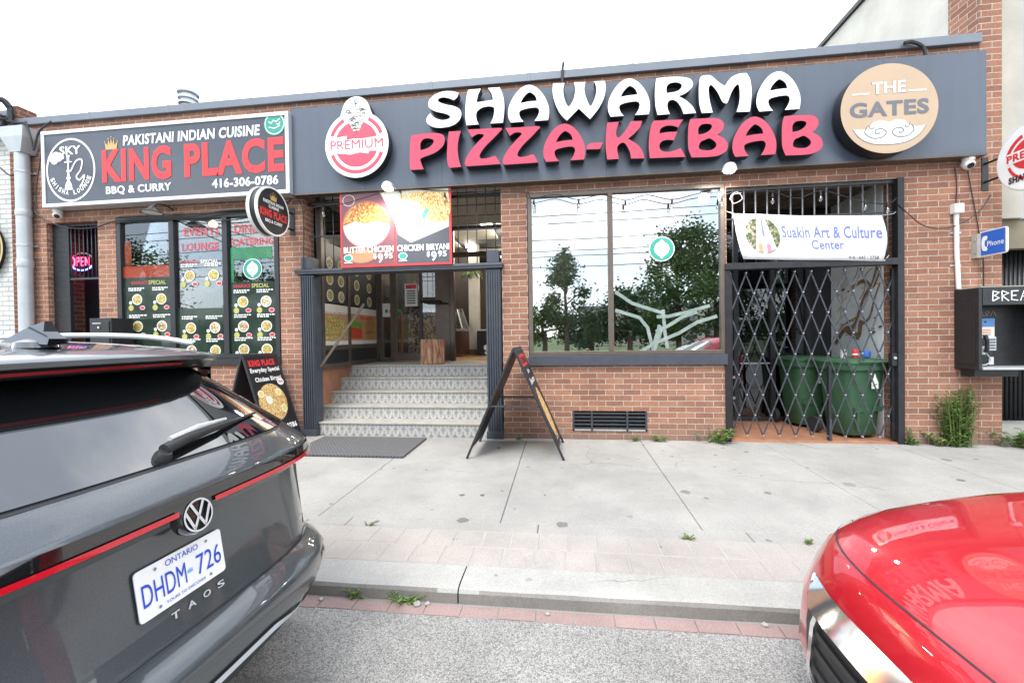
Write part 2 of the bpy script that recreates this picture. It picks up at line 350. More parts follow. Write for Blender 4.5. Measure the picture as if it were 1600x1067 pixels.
M['white'] = flat('white_print', (.82,.83,.83)); M['whiteacr'] = mat('white_acrylic', (.88,.88,.87), .2, 0, .03, 3, coat=.4)
M['redacr'] = mat('red_acrylic', (.50,.016,.055), .12, 0, .06, 2, coat=.6, spec=.7)
M['return'] = mat('letter_return', (.012,.013,.015), .3, 0, .2, 8)
M['red'] = flat('red_print', (.68,.035,.04)); M['black'] = flat('black_print', (.015,.016,.018)); M['gold'] = flat('gold_print', (.52,.33,.12))
M['green'] = flat('green_print', (.03,.38,.20)); M['yellow'] = flat('yellow_print', (.42,.42,.11)); M['teal'] = flat('teal_print', (.025,.27,.20))
M['tan'] = mat('tan_acrylic', (.45,.33,.22), .3, 0, .04, 3); M['gates_grey'] = flat('slate_print', (.12,.13,.15)); M['ivory'] = flat('ivory_print', (.80,.77,.70))
M['blackmetal'] = mat('black_metal', (.022,.023,.026), .38, .2, .3, 12); M['greybar'] = mat('grey_bar', (.16,.165,.175), .45, .3, .25, 14); M['ironworn'] = mat('worn_iron', (.06,.066,.078), .45, .4, .35, 25)
M['slate'] = mat('slate_paint', (.048,.056,.072), .42, 0, .18, 9); M['bronze'] = mat('bronze_frame', (.13,.105,.085), .4, .4, .12, 8)
M['blackframe'] = mat('black_frame', (.03,.032,.036), .35, .2, .15, 8)
M['glass'] = glass_mat('shop_glass', .17, (.78,.83,.82), .02); M['glass2'] = glass_mat('door_glass', .06, (.82,.85,.85)); M['glassbig'] = glass_mat('window_glass', .40, (.62,.68,.67), .03)
M['dark'] = mat('dark_interior', (.035,.035,.038), .8); M['darkgreen'] = mat('green_dark_interior', (.03,.05,.04), .8)
M['wallin'] = mat('interior_wall', (.5,.48,.44), .8); M['woodfloor'] = mat('wood_floor', (.34,.19,.09), .35, 0, .35, 3)
M['ceil'] = mat('ceiling_tile', (.45,.43,.38), .8); M['lampwhite'] = emit('lit_diffuser', (1,.95,.85), 7); M['floodlit'] = emit('flood_lens', (1,.97,.92), 30); M['bulbwarm'] = emit('warm_bulb', (1,.7,.35), 4)
M['cable'] = mat('cable_rubber', (.02,.02,.022), .6); M['cablew'] = mat('pale_cable', (.45,.45,.43), .6)
M['galv'] = mat('galvanised', (.48,.51,.54), .42, .5, .14, 5); M['pipe'] = mat('painted_downspout', (.42,.45,.48), .45, .2, .1, 4)
M['stucco'] = mat('stucco', (.55,.54,.49), .9, 0, .14, 1.6, .8, 18); M['beige'] = mat('beige_concrete', (.40,.38,.33), .85, 0, .16, 2, .3, 30)
M['plastic_white'] = mat('white_plastic', (.7,.7,.69), .35); M['camblack'] = mat('camera_glass', (.01,.01,.012), .08)
M['chrome'] = mat('chrome', (.86,.87,.88), .08, 1, .03, 4); M['tyre'] = mat('tyre', (.02,.02,.02), .8); M['gloss'] = mat('gloss_black', (.008,.008,.009), .03, 0, .1, 4, spec=.8, coat=1)
M['trimblack'] = mat('trim_plastic', (.022,.023,.025), .5, 0, .2, 30)
M['greenbin'] = mat('bin_plastic', (.032,.095,.045), .6, 0, .12, 6); M['terra'] = mat('terracotta_tile', (.36,.17,.10), .6, 0, .2, 5)
M['mural'] = mat('mural_wall', (.72,.76,.77), .7, 0, .14, 2.2); M['murbr'] = mat('mural_brown', (.22,.14,.08), .7, 0, .5, 12); M['murtan'] = mat('mural_tan', (.42,.30,.18), .7, 0, .3, 8)
M['banner'] = mat('banner_vinyl', (.82,.83,.84), .4, 0, .03, 3); M['blueprint'] = flat('blue_print', (.16,.19,.52)); M['signblue'] = flat('phone_blue', (.015,.12,.52))
M['leaf'] = mat('weed_leaf', (.10,.20,.035), .55, 0, .4, 14); M['leaf2'] = mat('dry_leaf', (.17,.21,.06), .6, 0, .4, 14); M['stem'] = mat('weed_stem', (.12,.17,.05), .7)
M['treeleaf'] = mat('tree_leaf', (.085,.15,.045), .6, 0, .45, .8); M['treeleaf2'] = mat('pine_leaf', (.055,.105,.045), .6, 0, .45, .8); M['bark'] = mat('bark', (.10,.07,.05), .9, 0, .3, 5, .6, 20)
def wood_mat():
    m, t, b = new_mat('sheesham_wood'); v = coords(t, (5, 5, .55)); n = noise(t, v, 3.2, 5, .6, 1.6)
    wv = N(t, 'ShaderNodeTexWave', wave_type='RINGS'); wv.inputs['Scale'].default_value = .9; wv.inputs['Distortion'].default_value = 7; wv.inputs['Detail'].default_value = 3; t.links.new(v, wv.inputs['Vector'])
    c = ramp(t, n, [(.36, (.12,.04,.02)), (.48, (.34,.14,.07)), (.60, (.60,.38,.22))]); c = mixc(t, .35, c, ramp(t, wv.outputs['Fac'], [(.2, (.17,.07,.035)), (.8, (.5,.28,.15))]))
    t.links.new(c, b.inputs['Base Color']); b.inputs['Roughness'].default_value = .38; return m
M['wood'] = wood_mat()
M['curry'] = food_mat('curry_photo', [(.55,.22,.05),(.65,.32,.08),(.45,.14,.03),(.7,.45,.15),(.3,.1,.03)], 48)
M['rice'] = food_mat('rice_photo', [(.82,.78,.68),(.76,.70,.55),(.85,.82,.76),(.8,.72,.5)], 90)
M['biryani'] = food_mat('biryani_photo', [(.62,.36,.09),(.75,.55,.22),(.42,.17,.05),(.7,.45,.14),(.8,.68,.4)], 70)
M['salad'] = food_mat('salad_photo', [(.18,.36,.06),(.6,.28,.06),(.7,.62,.4),(.55,.12,.06),(.30,.42,.1),(.72,.45,.18)], 46)
M['burger'] = food_mat('burger_photo', [(.45,.18,.06),(.5,.06,.04),(.2,.38,.07),(.6,.36,.14)], 7)
FOODS = [food_mat('dish_photo_%d' % 0, [(.5,.32,.10),(.6,.45,.2),(.3,.2,.07),(.45,.5,.15)], 55), food_mat('dish_photo_b', [(.25,.2,.09),(.55,.5,.25),(.35,.12,.05),(.7,.65,.5)], 60), food_mat('dish_photo_c', [(.55,.22,.08),(.62,.55,.15),(.25,.35,.08)], 50)]
def film(name, c, f):
    m, t, b = new_mat(name); t.links.new(ramp(t, noise(t, coords(t), 7, 4), [(.3, tuple(x*.8 for x in c)), (.7, tuple(min(1, x*1.2) for x in c))]), b.inputs['Base Color']); b.inputs['Roughness'].default_value = .08
    mm = N(t, 'ShaderNodeMixShader'); mm.inputs[0].default_value = f; q = N(t, 'ShaderNodeBsdfTransparent'); t.links.new(q.outputs[0], mm.inputs[1]); t.links.new(b.outputs[0], mm.inputs[2]); t.links.new(mm.outputs[0], t.nodes['Material Output'].inputs[0]); return m
def tile_mat():
    m, t, b = new_mat('patterned_tile'); c = N(t, 'ShaderNodeTexCoord'); s = N(t, 'ShaderNodeSeparateXYZ'); t.links.new(c.outputs['Object'], s.inputs[0])
    def mth(op, a, bb=None):
        n = N(t, 'ShaderNodeMath', operation=op)
        for i, x in enumerate((a, bb)):
            if x is None: continue
            if isinstance(x, (int, float)): n.inputs[i].default_value = x
            else: t.links.new(x, n.inputs[i])
        return n.outputs[0]
    # interlaced ring motif: distance to the nearest centre on two staggered lattices
    u = mth('MULTIPLY', s.outputs[0], 1/.118); v = mth('MULTIPLY', mth('ADD', s.outputs[2], .0), 1/.19)
    def ringm(du, dv):
        a = mth('SUBTRACT', mth('FRACT', mth('ADD', u, du)), .5); bb = mth('SUBTRACT', mth('FRACT', mth('ADD', v, dv)), .5)
        r = mth('SQRT', mth('ADD', mth('MULTIPLY', a, a), mth('MULTIPLY', mth('MULTIPLY', bb, bb), .8)))
        return mth('LESS_THAN', mth('ABSOLUTE', mth('SUBTRACT', r, .40)), .07), mth('LESS_THAN', mth('ABSOLUTE', mth('SUBTRACT', r, .2)), .045)
    r1, r2 = ringm(0, 0); r3, r4 = ringm(.5, .5)
    f = mth('MINIMUM', mth('ADD', mth('ADD', r1, mth('MULTIPLY', r3, .6)), mth('MULTIPLY', mth('ADD', r2, r4), .45)), 1)
    f2 = mth('MULTIPLY', f, ramp(t, noise(t, c.outputs['Object'], 22, 4), [(.3, (.45,)*3), (.6, (1,)*3)]))
    nz = noise(t, c.outputs['Object'], 60, 3)
    base = ramp(t, nz, [(.3, (.20,.20,.20)), (.7, (.29,.285,.28))])
    col = mixc(t, f2, base, (.50,.495,.47)); t.links.new(col, b.inputs['Base Color']); b.inputs['Roughness'].default_value = .5; return m
M['steptile'] = tile_mat(); M['tread'] = mat('stair_tread', (.36,.345,.31), .6, 0, .18, 9, .2, 80)
def mat_rubber():
    m, t, b = new_mat('rubber_mat'); v = coords(t); ch = N(t, 'ShaderNodeTexBrick'); ch.inputs['Scale'].default_value = 1; ch.inputs['Brick Width'].default_value = .045; ch.inputs['Row Height'].default_value = .03; ch.inputs['Mortar Size'].default_value = .006
    ch.inputs['Color1'].default_value = (.05,.05,.055,1); ch.inputs['Color2'].default_value = (.065,.065,.07,1); ch.inputs['Mortar'].default_value = (.13,.13,.135,1); t.links.new(v, ch.inputs['Vector'])
    n = ramp(t, noise(t, v, 55, 3, .7), [(.62, (0,0,0)), (.72, (1,1,1))]); t.links.new(mixc(t, n, ch.outputs['Color'], (.25,.24,.22)), b.inputs['Base Color']); b.inputs['Roughness'].default_value = .8; bump(t, b, ch.outputs['Fac'], .6, .004); return m
M['rubber'] = mat_rubber()
def concrete(name, c, spots=True, crack=False, tintv=.1):
    m, t, b = new_mat(name); v = coords(t)
    col = ramp(t, noise(t, v, 1.1, 7, .65), [(.3, tuple(x*(1-tintv) for x in c)), (.7, tuple(x*(1+tintv) for x in c))])
    fine = ramp(t, noise(t, v, 95, 3, .7), [(.28, (.80,)*3), (.72, (1.14,)*3)]); col = mixc(t, 1.0, col, fine, 'MULTIPLY')
    st = ramp(t, noise(t, v, .55, 5, .75, .6), [(.5, (1,1,1)), (.75, (.84,.835,.82))]); col = mixc(t, 1.0, col, st, 'MULTIPLY')
    if spots:
        for sc_, thr, dk in ((2.6, .26, .06), (5.5, .28, .08)):
            vo = N(t, 'ShaderNodeTexVoronoi'); vo.inputs['Scale'].default_value = sc_; vo.inputs['Randomness'].default_value = 1
            dv = N(t, 'ShaderNodeVectorMath', operation='MULTIPLY_ADD'); t.links.new(v, dv.inputs[0]); dv.inputs[1].default_value = (1,1,0)
            nn = N(t, 'ShaderNodeTexNoise'); nn.inputs['Scale'].default_value = 30; t.links.new(v, nn.inputs['Vector'])
            ns = N(t, 'ShaderNodeVectorMath', operation='SCALE'); t.links.new(nn.outputs['Color'], ns.inputs[0]); ns.inputs['Scale'].default_value = .03; t.links.new(ns.outputs[0], dv.inputs[2]); t.links.new(dv.outputs[0], vo.inputs['Vector'])
            sp = N(t, 'ShaderNodeSeparateColor'); t.links.new(vo.outputs['Color'], sp.inputs[0])
            rad = N(t, 'ShaderNodeMapRange'); rad.inputs['From Min'].default_value = .45; rad.inputs['From Max'].default_value = 1; rad.inputs['To Min'].default_value = 0; rad.inputs['To Max'].default_value = thr*.55; t.links.new(sp.outputs[0], rad.inputs['Value'])
            lt = N(t, 'ShaderNodeMath', operation='LESS_THAN'); t.links.new(vo.outputs['Distance'], lt.inputs[0]); t.links.new(rad.outputs[0], lt.inputs[1])
            k = N(t, 'ShaderNodeMath', operation='MULTIPLY'); t.links.new(lt.outputs[0], k.inputs[0]); t.links.new(ramp(t, sp.outputs[1], [(0, (.3,)*3), (1, (.95,)*3)]), k.inputs[1])
            col = mixc(t, k.outputs[0], col, (dk,)*3)
    if spots:
        wv = N(t, 'ShaderNodeVectorMath', operation='MULTIPLY_ADD'); wn = N(t, 'ShaderNodeTexNoise'); wn.inputs['Scale'].default_value = 3.5; wn.inputs['Detail'].default_value = 6; t.links.new(v, wn.inputs['Vector'])
        t.links.new(wn.outputs['Color'], wv.inputs[0]); wv.inputs[1].default_value = (.35,.35,0); t.links.new(v, wv.inputs[2])
        ve = N(t, 'ShaderNodeTexVoronoi', feature='DISTANCE_TO_EDGE'); ve.inputs['Scale'].default_value = .42; t.links.new(wv.outputs[0], ve.inputs['Vector'])
        ck = N(t, 'ShaderNodeMath', operation='LESS_THAN'); t.links.new(ve.outputs['Distance'], ck.inputs[0]); ck.inputs[1].default_value = .0016
        cm = N(t, 'ShaderNodeMath', operation='MULTIPLY'); t.links.new(ck.outputs[0], cm.inputs[0]); t.links.new(ramp(t, noise(t, v, .6, 3), [(.50, (0,0,0)), (.60, (.7,.7,.7))]), cm.inputs[1])
        col = mixc(t, cm.outputs[0], col, (.13,.125,.115))
        col = mixc(t, ramp(t, noise(t, v, 1.9, 7, .72, .4), [(.55, (0,0,0)), (.78, (.6,.6,.6))]), col, (.21,.205,.195))
    t.links.new(col, b.inputs['Base Color']); b.inputs['Roughness'].default_value = .85; b.inputs['Specular IOR Level'].default_value = .3
    bump(t, b, noise(t, v, 120, 4, .7), .35, .003); return m
M['concrete'] = concrete('pavement_concrete', (.318,.310,.292), tintv=.16); M['kerb'] = concrete('kerb_concrete', (.36,.355,.335), True, tintv=.16); M['paver'] = concrete('paver_pink', (.35,.322,.298), tintv=.16); M['joint'] = mat('joint_dirt', (.27,.26,.24), .9); M['jointsand'] = mat('joint_sand', (.33,.315,.295), .9)
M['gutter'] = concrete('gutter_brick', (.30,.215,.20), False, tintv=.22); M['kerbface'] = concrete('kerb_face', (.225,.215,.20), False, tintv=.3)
def asphalt():
    m, t, b = new_mat('exposed_aggregate'); v = coords(t)
    vo = N(t, 'ShaderNodeTexVoronoi'); vo.inputs['Scale'].default_value = 170; t.links.new(v, vo.inputs['Vector']); sp = N(t, 'ShaderNodeSeparateColor'); t.links.new(vo.outputs['Color'], sp.inputs[0])
    c = ramp(t, sp.outputs[0], [(0, (.10,.10,.10)), (.2, (.20,.197,.188)), (.4, (.33,.325,.31)), (.75, (.42,.41,.39)), (1, (.50,.49,.47))])
    c = mixc(t, .30, c, (.36,.355,.34))
    e = ramp(t, vo.outputs['Distance'], [(.35, (1,1,1)), (.75, (.55,.55,.54))]); c = mixc(t, 1.0, c, e, 'MULTIPLY')
    c = mixc(t, 1.0, c, ramp(t, noise(t, v, 1.3, 6, .7), [(.3, (.72,)*3), (.7, (1.14,)*3)]), 'MULTIPLY')
    c = mixc(t, ramp(t, noise(t, coords(t, (.25,1.2,1)), 1.7, 6, .75, .8), [(.56, (0,0,0)), (.74, (.75,.75,.75))]), c, (.11,.105,.10))
    t.links.new(c, b.inputs['Base Color']); b.inputs['Roughness'].default_value = .8; bump(t, b, vo.outputs['Distance'], .5, .004); return m
M['road'] = asphalt(); M['earth'] = mat('grass_ground', (.09,.13,.045), .95, 0, .4, .3)
# ================================================================== the setting
def slope(y): return .015*y if y < 0 else 0.0
mb = MB(); mb.box(-300, 300, -400, 300, -.6, -.17, M['earth']); mb.build('ground', kind='structure')
mb = MB(); mb.box(-120, 120, -15.5, -3.5, -.5, -.14, M['road']); mb.build('road', kind='structure')
mb = MB()
mb.box(-60, 60, -2.70, 9, -.5, -.062, M['joint'])
def slab(mb, x0, x1, y0, y1, m, g=.0025, dz=0, th=.04):
    j = random.uniform(-.0015, .0015)
    x0 += g; x1 -= g; y0 += g; y1 -= g; e = .006
    zt = lambda y: slope(y)+dz+j
    v = [(x0,y0,zt(y0)-th),(x1,y0,zt(y0)-th),(x1,y1,zt(y1)-th),(x0,y1,zt(y1)-th),
         (x0,y0,zt(y0)-e),(x1,y0,zt(y0)-e),(x1,y1,zt(y1)-e),(x0,y1,zt(y1)-e),
         (x0+e,y0+e,zt(y0)),(x1-e,y0+e,zt(y0)),(x1-e,y1-e,zt(y1)),(x0+e,y1-e,zt(y1))]
    mb.add(v, [(0,1,5,4),(1,2,6,5),(2,3,7,6),(3,0,4,7),(4,5,9,8),(5,6,10,9),(6,7,11,10),(7,4,8,11),(8,9,10,11)], m)
for i in range(-9, 12):
    x = -.5+1.52*i; slab(mb, x, x+1.52, -2.55, -.13, M['concrete']); 
    slab(mb, x, x+1.52, -.13, 0.0, M['concrete'], .001)
    slab(mb, x+.3, x+1.82, -2.70, -2.55, M['concrete'])
mb.build('pavement', kind='structure')
mb = MB(); mb.quad((-14,-3.17,slope(-3.17)-.0025),(18,-3.17,slope(-3.17)-.0025),(18,-2.70,slope(-2.70)-.0025),(-14,-2.70,slope(-2.70)-.0025), M['jointsand'])
for r in range(2):
    for i in range(-60, 85):
        x = .205*i + .1*r*.3; slab(mb, x, x+.205, -3.17+.235*r, -2.935+.235*r, M['paver'], .0035, random.uniform(-.0005, .002))
mb.build('paving_strip', kind='structure')
# kerb: concrete with a rounded worn nose
mb = MB(); prof = [(-3.17, -.0476), (-3.33, -.050), (-3.37, -.054), (-3.395, -.063), (-3.408, -.08), (-3.41, -.30), (-3.17, -.30)]
xs = [-14+.25*i for i in range(129)]
v = []
for x in xs:
    for k, (y, z) in enumerate(prof): v.append((x, y+(random.uniform(-.004, .004) if 1 < k < 5 else 0), z+(random.uniform(-.003, .003) if 1 < k < 5 else 0)))
n = len(prof)
for i in range(len(xs)-1):
    if (i % 12) == 5: continue
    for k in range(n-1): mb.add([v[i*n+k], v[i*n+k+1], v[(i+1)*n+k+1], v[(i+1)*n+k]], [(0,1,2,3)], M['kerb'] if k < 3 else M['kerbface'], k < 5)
for i in range(5, len(xs)-1, 12):
    for k in range(n-1):
        a, b, c, d = v[i*n+k], v[i*n+k+1], v[(i+1)*n+k+1], v[(i+1)*n+k]
        a2 = Vector(a).lerp(Vector(d), .5); b2 = Vector(b).lerp(Vector(c), .5)
        mt = M['kerb'] if k < 4 else M['kerbface']
        mb.add([a, b, b2-Vector((.004,0,0)), a2-Vector((.004,0,0))], [(0,1,2,3)], mt); mb.add([a2+Vector((.004,0,0)), b2+Vector((.004,0,0)), c, d], [(0,1,2,3)], mt)
mb.build('kerb', kind='structure')
mb = MB(); mb.box(-14, 18, -3.53, -3.405, -.4, -.142, M['joint'])
for i in range(-65, 85):
    x = .213*i+.05; mb.box(x+.004, x+.209, -3.525+random.uniform(-.004,.004), -3.43, -.2, -.136+random.uniform(-.003,.002), M['gutter'])
mb.build('gutter_strip', kind='structure')

# ================================================================== the brick restaurant building
bld = empty('restaurant_building', 'long single storey red brick building with the black shop sign band', 'building', (-1.6, 0, 0))
def wall_grid(mb, x0, x1, z0, z1, openings, y0, y1, m):
    xs = sorted({x0, x1, *[o[0] for o in openings], *[o[1] for o in openings]}); zs = sorted({z0, z1, *[o[2] for o in openings], *[o[3] for o in openings]})
    def solid(i, k):
        if i < 0 or k < 0 or i >= len(xs)-1 or k >= len(zs)-1: return False
        cx, cz = (xs[i]+xs[i+1])/2, (zs[k]+zs[k+1])/2
        return not any(o[0] < cx < o[1] and o[2] < cz < o[3] for o in openings)
    for i in range(len(xs)-1):
        for k in range(len(zs)-1):
            if not solid(i, k): continue
            a, b, c, d = xs[i], xs[i+1], zs[k], zs[k+1]
            mb.quad((a,y0,c),(b,y0,c),(b,y0,d),(a,y0,d), m); mb.quad((b,y1,c),(a,y1,c),(a,y1,d),(b,y1,d), m)
            if not solid(i-1, k): mb.quad((a,y1,c),(a,y0,c),(a,y0,d),(a,y1,d), m)
            if not solid(i+1, k): mb.quad((b,y0,c),(b,y1,c),(b,y1,d),(b,y0,d), m)
            if not solid(i, k-1): mb.quad((a,y1,c),(b,y1,c),(b,y0,c),(a,y0,c), m)
            if not solid(i, k+1): mb.quad((a,y0,d),(b,y0,d),(b,y1,d),(a,y1,d), m)
D_ = (-8.15, -7.22, -.05, 3.33); K_ = (-6.90, -4.15, 1.12, 3.36); E_ = (-3.76, -.82, -.05, 3.66); W_ = (-.46, 2.14, 1.01, 3.38); G_ = (2.15, 4.20, -.05, 3.32); V_ = (.13, 1.12, .12, .39)
mb = MB(); wall_grid(mb, -8.62, 5.08, -.1, 4.9, [D_, K_, E_, W_, G_, V_], 0, .26, M['brick'])
mb.build('wall', bld)
mb = MB(); wall_grid(mb, 5.08, 5.33, -.1, 6.9, [], -.004, .4, M['brickdark'] if False else M['brick']); mb.build('pier', bld)
mb = MB()   # sheet metal coping in lengths with standing joints
for i in range(10):
    x0, x1 = -8.62+1.37*i, -8.62+1.37*(i+1)
    mb.box(x0+.002, x1-.002, -.055, .34, 4.885, 4.995, M['coping']); mb.box(x1-.02, x1+.02, -.059, .344, 4.880, 5.0, M['coping']) if i < 9 else None
mb.build('coping', bld, bevel=.006)
mb = MB(); mb.box(-8.62, 5.08, .26, 9, 4.55, 4.6, M['dark']); mb.box(-8.62, -8.58, .26, 9, 0, 4.55, M['dark']); mb.box(5.0, 5.04, .26, 9, 0, 4.55, M['dark']); mb.box(-8.62, 5.08, 8.9, 9, 0, 4.55, M['dark']); mb.build('roof', bld)
mb = MB()   # roof ventilator with a louvred cowl
c = Vector((-6.55, 1.0, 4.6)); mb.lathe(c, (0,0,1), [(.11,0),(.11,1.0),(.15,1.01),(.15,1.04),(.12,1.06),(.12,1.09),(.155,1.1),(.155,1.14),(.12,1.16),(.12,1.19),(.165,1.2),(.165,1.235),(.02,1.3)], M['galv'], 24); mb.build('roof_vent', bld)
# foundation vent
mb = MB(); x0, x1, z0, z1 = V_
mb.box(x0, x1, .10, .12, z0, z1, M['dark'])
for z in (z0+.035, z0+.085, z0+.135, z0+.185, z0+.235): mb.box(x0, x1, -.002, .045, z-.010, z+.010, M['ironworn'])
for x in (x0+.012, x0+.26, x1-.26, x1-.012): mb.box(x-.012, x+.012, -.012, .02, z0, z1, M['ironworn'])
mb.box(x0, x1, -.012, .05, z0-.0, z0+.02, M['kerb']); mb.build('vent_grille', bld)

# ---- window of the centre room: two big panes
def frame_mb(mb, x0, x1, z0, z1, y0, y1, fwid, mull, m):
    mb.box(x0, x1, y0, y1, z1-fwid, z1, m); mb.box(x0, x1, y0, y1, z0, z0+fwid, m)
    mb.box(x0, x0+fwid, y0, y1, z0+fwid, z1-fwid, m); mb.box(x1-fwid, x1, y0, y1, z0+fwid, z1-fwid, m)
    for a in mull: mb.box(a-fwid*.6, a+fwid*.6, y0-.004, y1, z0+fwid, z1-fwid, m)
mb = MB(); frame_mb(mb, -.45, 2.13, 1.15, 3.375, -.015, .09, .055, [.665], M['bronze'])
win = mb.build('window', bld, bevel=.004)
mb = MB(); mb.box(-.46, 2.14, -.05, .1, 1.012, 1.148, M['slate']); mb.build('sill', win, bevel=.004)
mb = MB(); mb.box(-.395, .632, .028, .034, 1.205, 3.32, M['glassbig']); mb.build('pane', win)
mb = MB(); mb.box(.698, 2.075, .026, .032, 1.205, 3.32, M['glassbig']); crp = mb.build('pane', win, label='cracked pane held with tape')
# tape over the crack
mb = MB(); fr = Fr((0, .024, 0), (1,0,0), (0,0,1))
tape = bpy.data.materials.new('clear_tape'); tape.use_nodes = True
_t = tape.node_tree; _p = _t.nodes['Principled BSDF']; _p.inputs['Roughness'].default_value = .3; _t.links.new(ramp(_t, noise(_t, coords(_t), 9, 5, .6), [(.3, (.22,.30,.27)), (.7, (.40,.47,.44))]), _p.inputs['Base Color']); _m = N(_t, 'ShaderNodeMixShader'); _m.inputs[0].default_value = .72; _q = N(_t, 'ShaderNodeBsdfTransparent')
_t.links.new(_q.outputs[0], _m.inputs[1]); _t.links.new(_p.outputs[0], _m.inputs[2]); _t.links.new(_m.outputs[0], _t.nodes['Material Output'].inputs[0])
def zp(zx, zy): q = P(780+zx/3.5575, 270+zy/3.5575, 'Y', .02); return (q.x, q.z)
for i, l in enumerate([[(650,665),(740,725),(800,745),(912,780)], [(912,765),(920,880),(935,970)], [(650,765),(780,805),(825,860),(855,985)], [(880,800),(940,798),(1040,775),(1165,740)], [(875,880),(940,850),(1020,800),(1095,775)], [(790,990),(870,945),(1000,890),(1100,830),(1205,798)], [(858,960),(890,850)], [(862,985),(905,860)]]):
    fr.stroke(mb, [zp(*q) for q in l], .044, tape, .002*i)
mb.build('tape', win)
def halal(mb, fr, cx, cy, r, z=.001):
    fr.disc(mb, cx, cy, r, r, M['white'], z); fr.ring(mb, cx, cy, r*.93, r*.93, r*.34, M['teal'], z+.0015)
    fr.poly(mb, [(cx, cy+r*.8), (cx+r*.42, cy+r*.3), (cx+r*.62, cy), (cx+r*.42, cy-r*.3), (cx, cy-r*.8), (cx-r*.42, cy-r*.3), (cx-r*.62, cy), (cx-r*.42, cy+r*.3)], M['white'], z+.003)
    for dx, dy, w_ in ((-.2,.12,.22),(.12,.1,.3),(0,-.12,.5),(0,.3,.12)): fr.stroke(mb, [(cx+r*(dx-w_/2), cy+r*dy), (cx+r*dx, cy+r*(dy-.07)), (cx+r*(dx+w_/2), cy+r*(dy+.03))], r*.06, M['teal'], z+.0045)
mb = MB(); q = P(1034, 389, 'Y', .02); fr = Fr((0, .022, 0), (1,0,0), (0,0,1)); halal(mb, fr, q.x, q.z, .165); mb.build('round_sticker', win, label='round teal and white sticker')
# ---- King Place window: three tall panes with printed menus
mb = MB(); frame_mb(mb, -6.88, -4.16, 1.15, 3.345, -.012, .09, .07, [-5.925, -5.03], M['blackframe']); kw = mb.build('window', bld, bevel=.004, label='black framed window covered with menu prints')
KP = [(-6.81, -5.967), (-5.883, -5.072), (-4.988, -4.23)]
GM = glass_mat('menu_glass', .10, (.86,.9,.89), .02)
for a, b in KP: mb = MB(); mb.box(a, b, .03, .036, 1.22, 3.275, GM); mb.build('pane', kw)
mb = MB(); mb.box(-6.9, -4.15, -.04, .1, 1.05, 1.148, M['blackframe']); mb.build('sill', kw)
fr = Fr((0, .058, 0), (1,0,0), (0,0,1)); halft = film('dark_print_film', (.030,.050,.038), .80)
hg = film('green_film', (.03,.24,.10), .75)
redfilm = bpy.data.materials.new('red_film_lettering'); redfilm.use_nodes = True
_t = redfilm.node_tree; _p = _t.nodes['Principled BSDF']; _p.inputs['Base Color'].default_value = (.75,.06,.10,1); _m = N(_t, 'ShaderNodeMixShader'); _m.inputs[0].default_value = .62; _q = N(_t, 'ShaderNodeBsdfTransparent')
_t.links.new(_q.outputs[0], _m.inputs[1]); _t.links.new(_p.outputs[0], _m.inputs[2]); _t.links.new(_m.outputs[0], _t.nodes['Material Output'].inputs[0])
fo = Fr((0, .027, 0), (1,0,0), (0,0,1))
def dishes(mb, fr, x0, x1, rows, cols=2, r=.088):
    k = 0
    for z in rows:
        for c in range(cols):
            x = x0+(x1-x0)*(c+.55)/cols; k += 1
            fr.disc(mb, x, z, r, r*.95, M['white'], .002); fr.disc(mb, x, z, r*.86, r*.82, FOODS[(k*7+int(x*3)) % 3], .0035)
            fr.disc(mb, x-.115, z-.05, .026, .026, M['white'], .002); fr.disc(mb, x-.11, z-.13, .045, .045, M['yellow'], .002); fr.disc(mb, x+.09, z-.13, .042, .028, M['red'], .002); fr.ring(mb, x+.09, z-.13, .046, .032, .006, M['white'], .0032)
            for j in range(2):
                xx = x-.15
                while xx < x+.12-.08*j:
                    wd = random.uniform(.02, .055); fr.rect(mb, xx, xx+wd, z+.165-.03*j, z+.183-.03*j, M['white'], .002); xx += wd+.012
mb = MB(); a, b = KP[0]
fo.rect(mb, a, b, 1.22, 2.42, halft, .001); fo.rect(mb, a, b, 2.42, 2.60, film('orange_film', (.42,.07,.03), .6), .0005); fo.rect(mb, a+.03, a+.15, 2.62, 2.98, film('orange_reflection_b', (.40,.09,.04), .45), .0008)  # orange bands paint reflected and interior colour onto the glass
text(mb, fo, 'SPECIAL', a+.59, 2.34, .30, .062, M['yellow'], .004); text(mb, fo, 'KINGPLACE', a+.28, 2.34, .28, .05, redfilm, .004)
dishes(mb, fo, a, b, (2.08, 1.66)); mb.build('menu_print', kw)
mb = MB(); a, b = KP[1]
fo.rect(mb, a, b, 1.22, 1.92, halft, .001)
text(mb, fo, 'EVENTS', (a+b)/2+.03, 3.09, .60, .13, redfilm, .004, .03); text(mb, fo, 'LOUNGE', (a+b)/2-.0, 2.86, .62, .12, redfilm, .004, .03)
text(mb, fo, 'SPECIAL', (a+b)/2+.16, 2.63, .3, .05, M['ivory'], .004); text(mb, fo, 'KINGPLACE', (a+b)/2-.18, 2.63, .28, .045, redfilm, .004)
dishes(mb, fo, a, b, (2.42, 1.62, 1.27)); mb.build('menu_print', kw)
mb = MB(); a, b = KP[2]
fo.rect(mb, a, b, 1.22, 2.30, halft, .001); text(mb, fo, 'DINE IN', (a+b)/2, 3.10, .58, .13, redfilm, .004, .03); text(mb, fo, 'CATERING', (a+b)/2+.01, 2.90, .68, .11, redfilm, .004, .03)
fo.rect(mb, a+.02, b-.06, 2.64, 2.82, hg, .001)
fo.rect(mb, a+.02, a+.07, 2.3, 2.64, hg, .001)
text(mb, fo, 'SPECIAL', a+.50, 2.24, .28, .062, M['yellow'], .004); text(mb, fo, 'KINGPLACE', a+.2, 2.24, .27, .05, redfilm, .004)
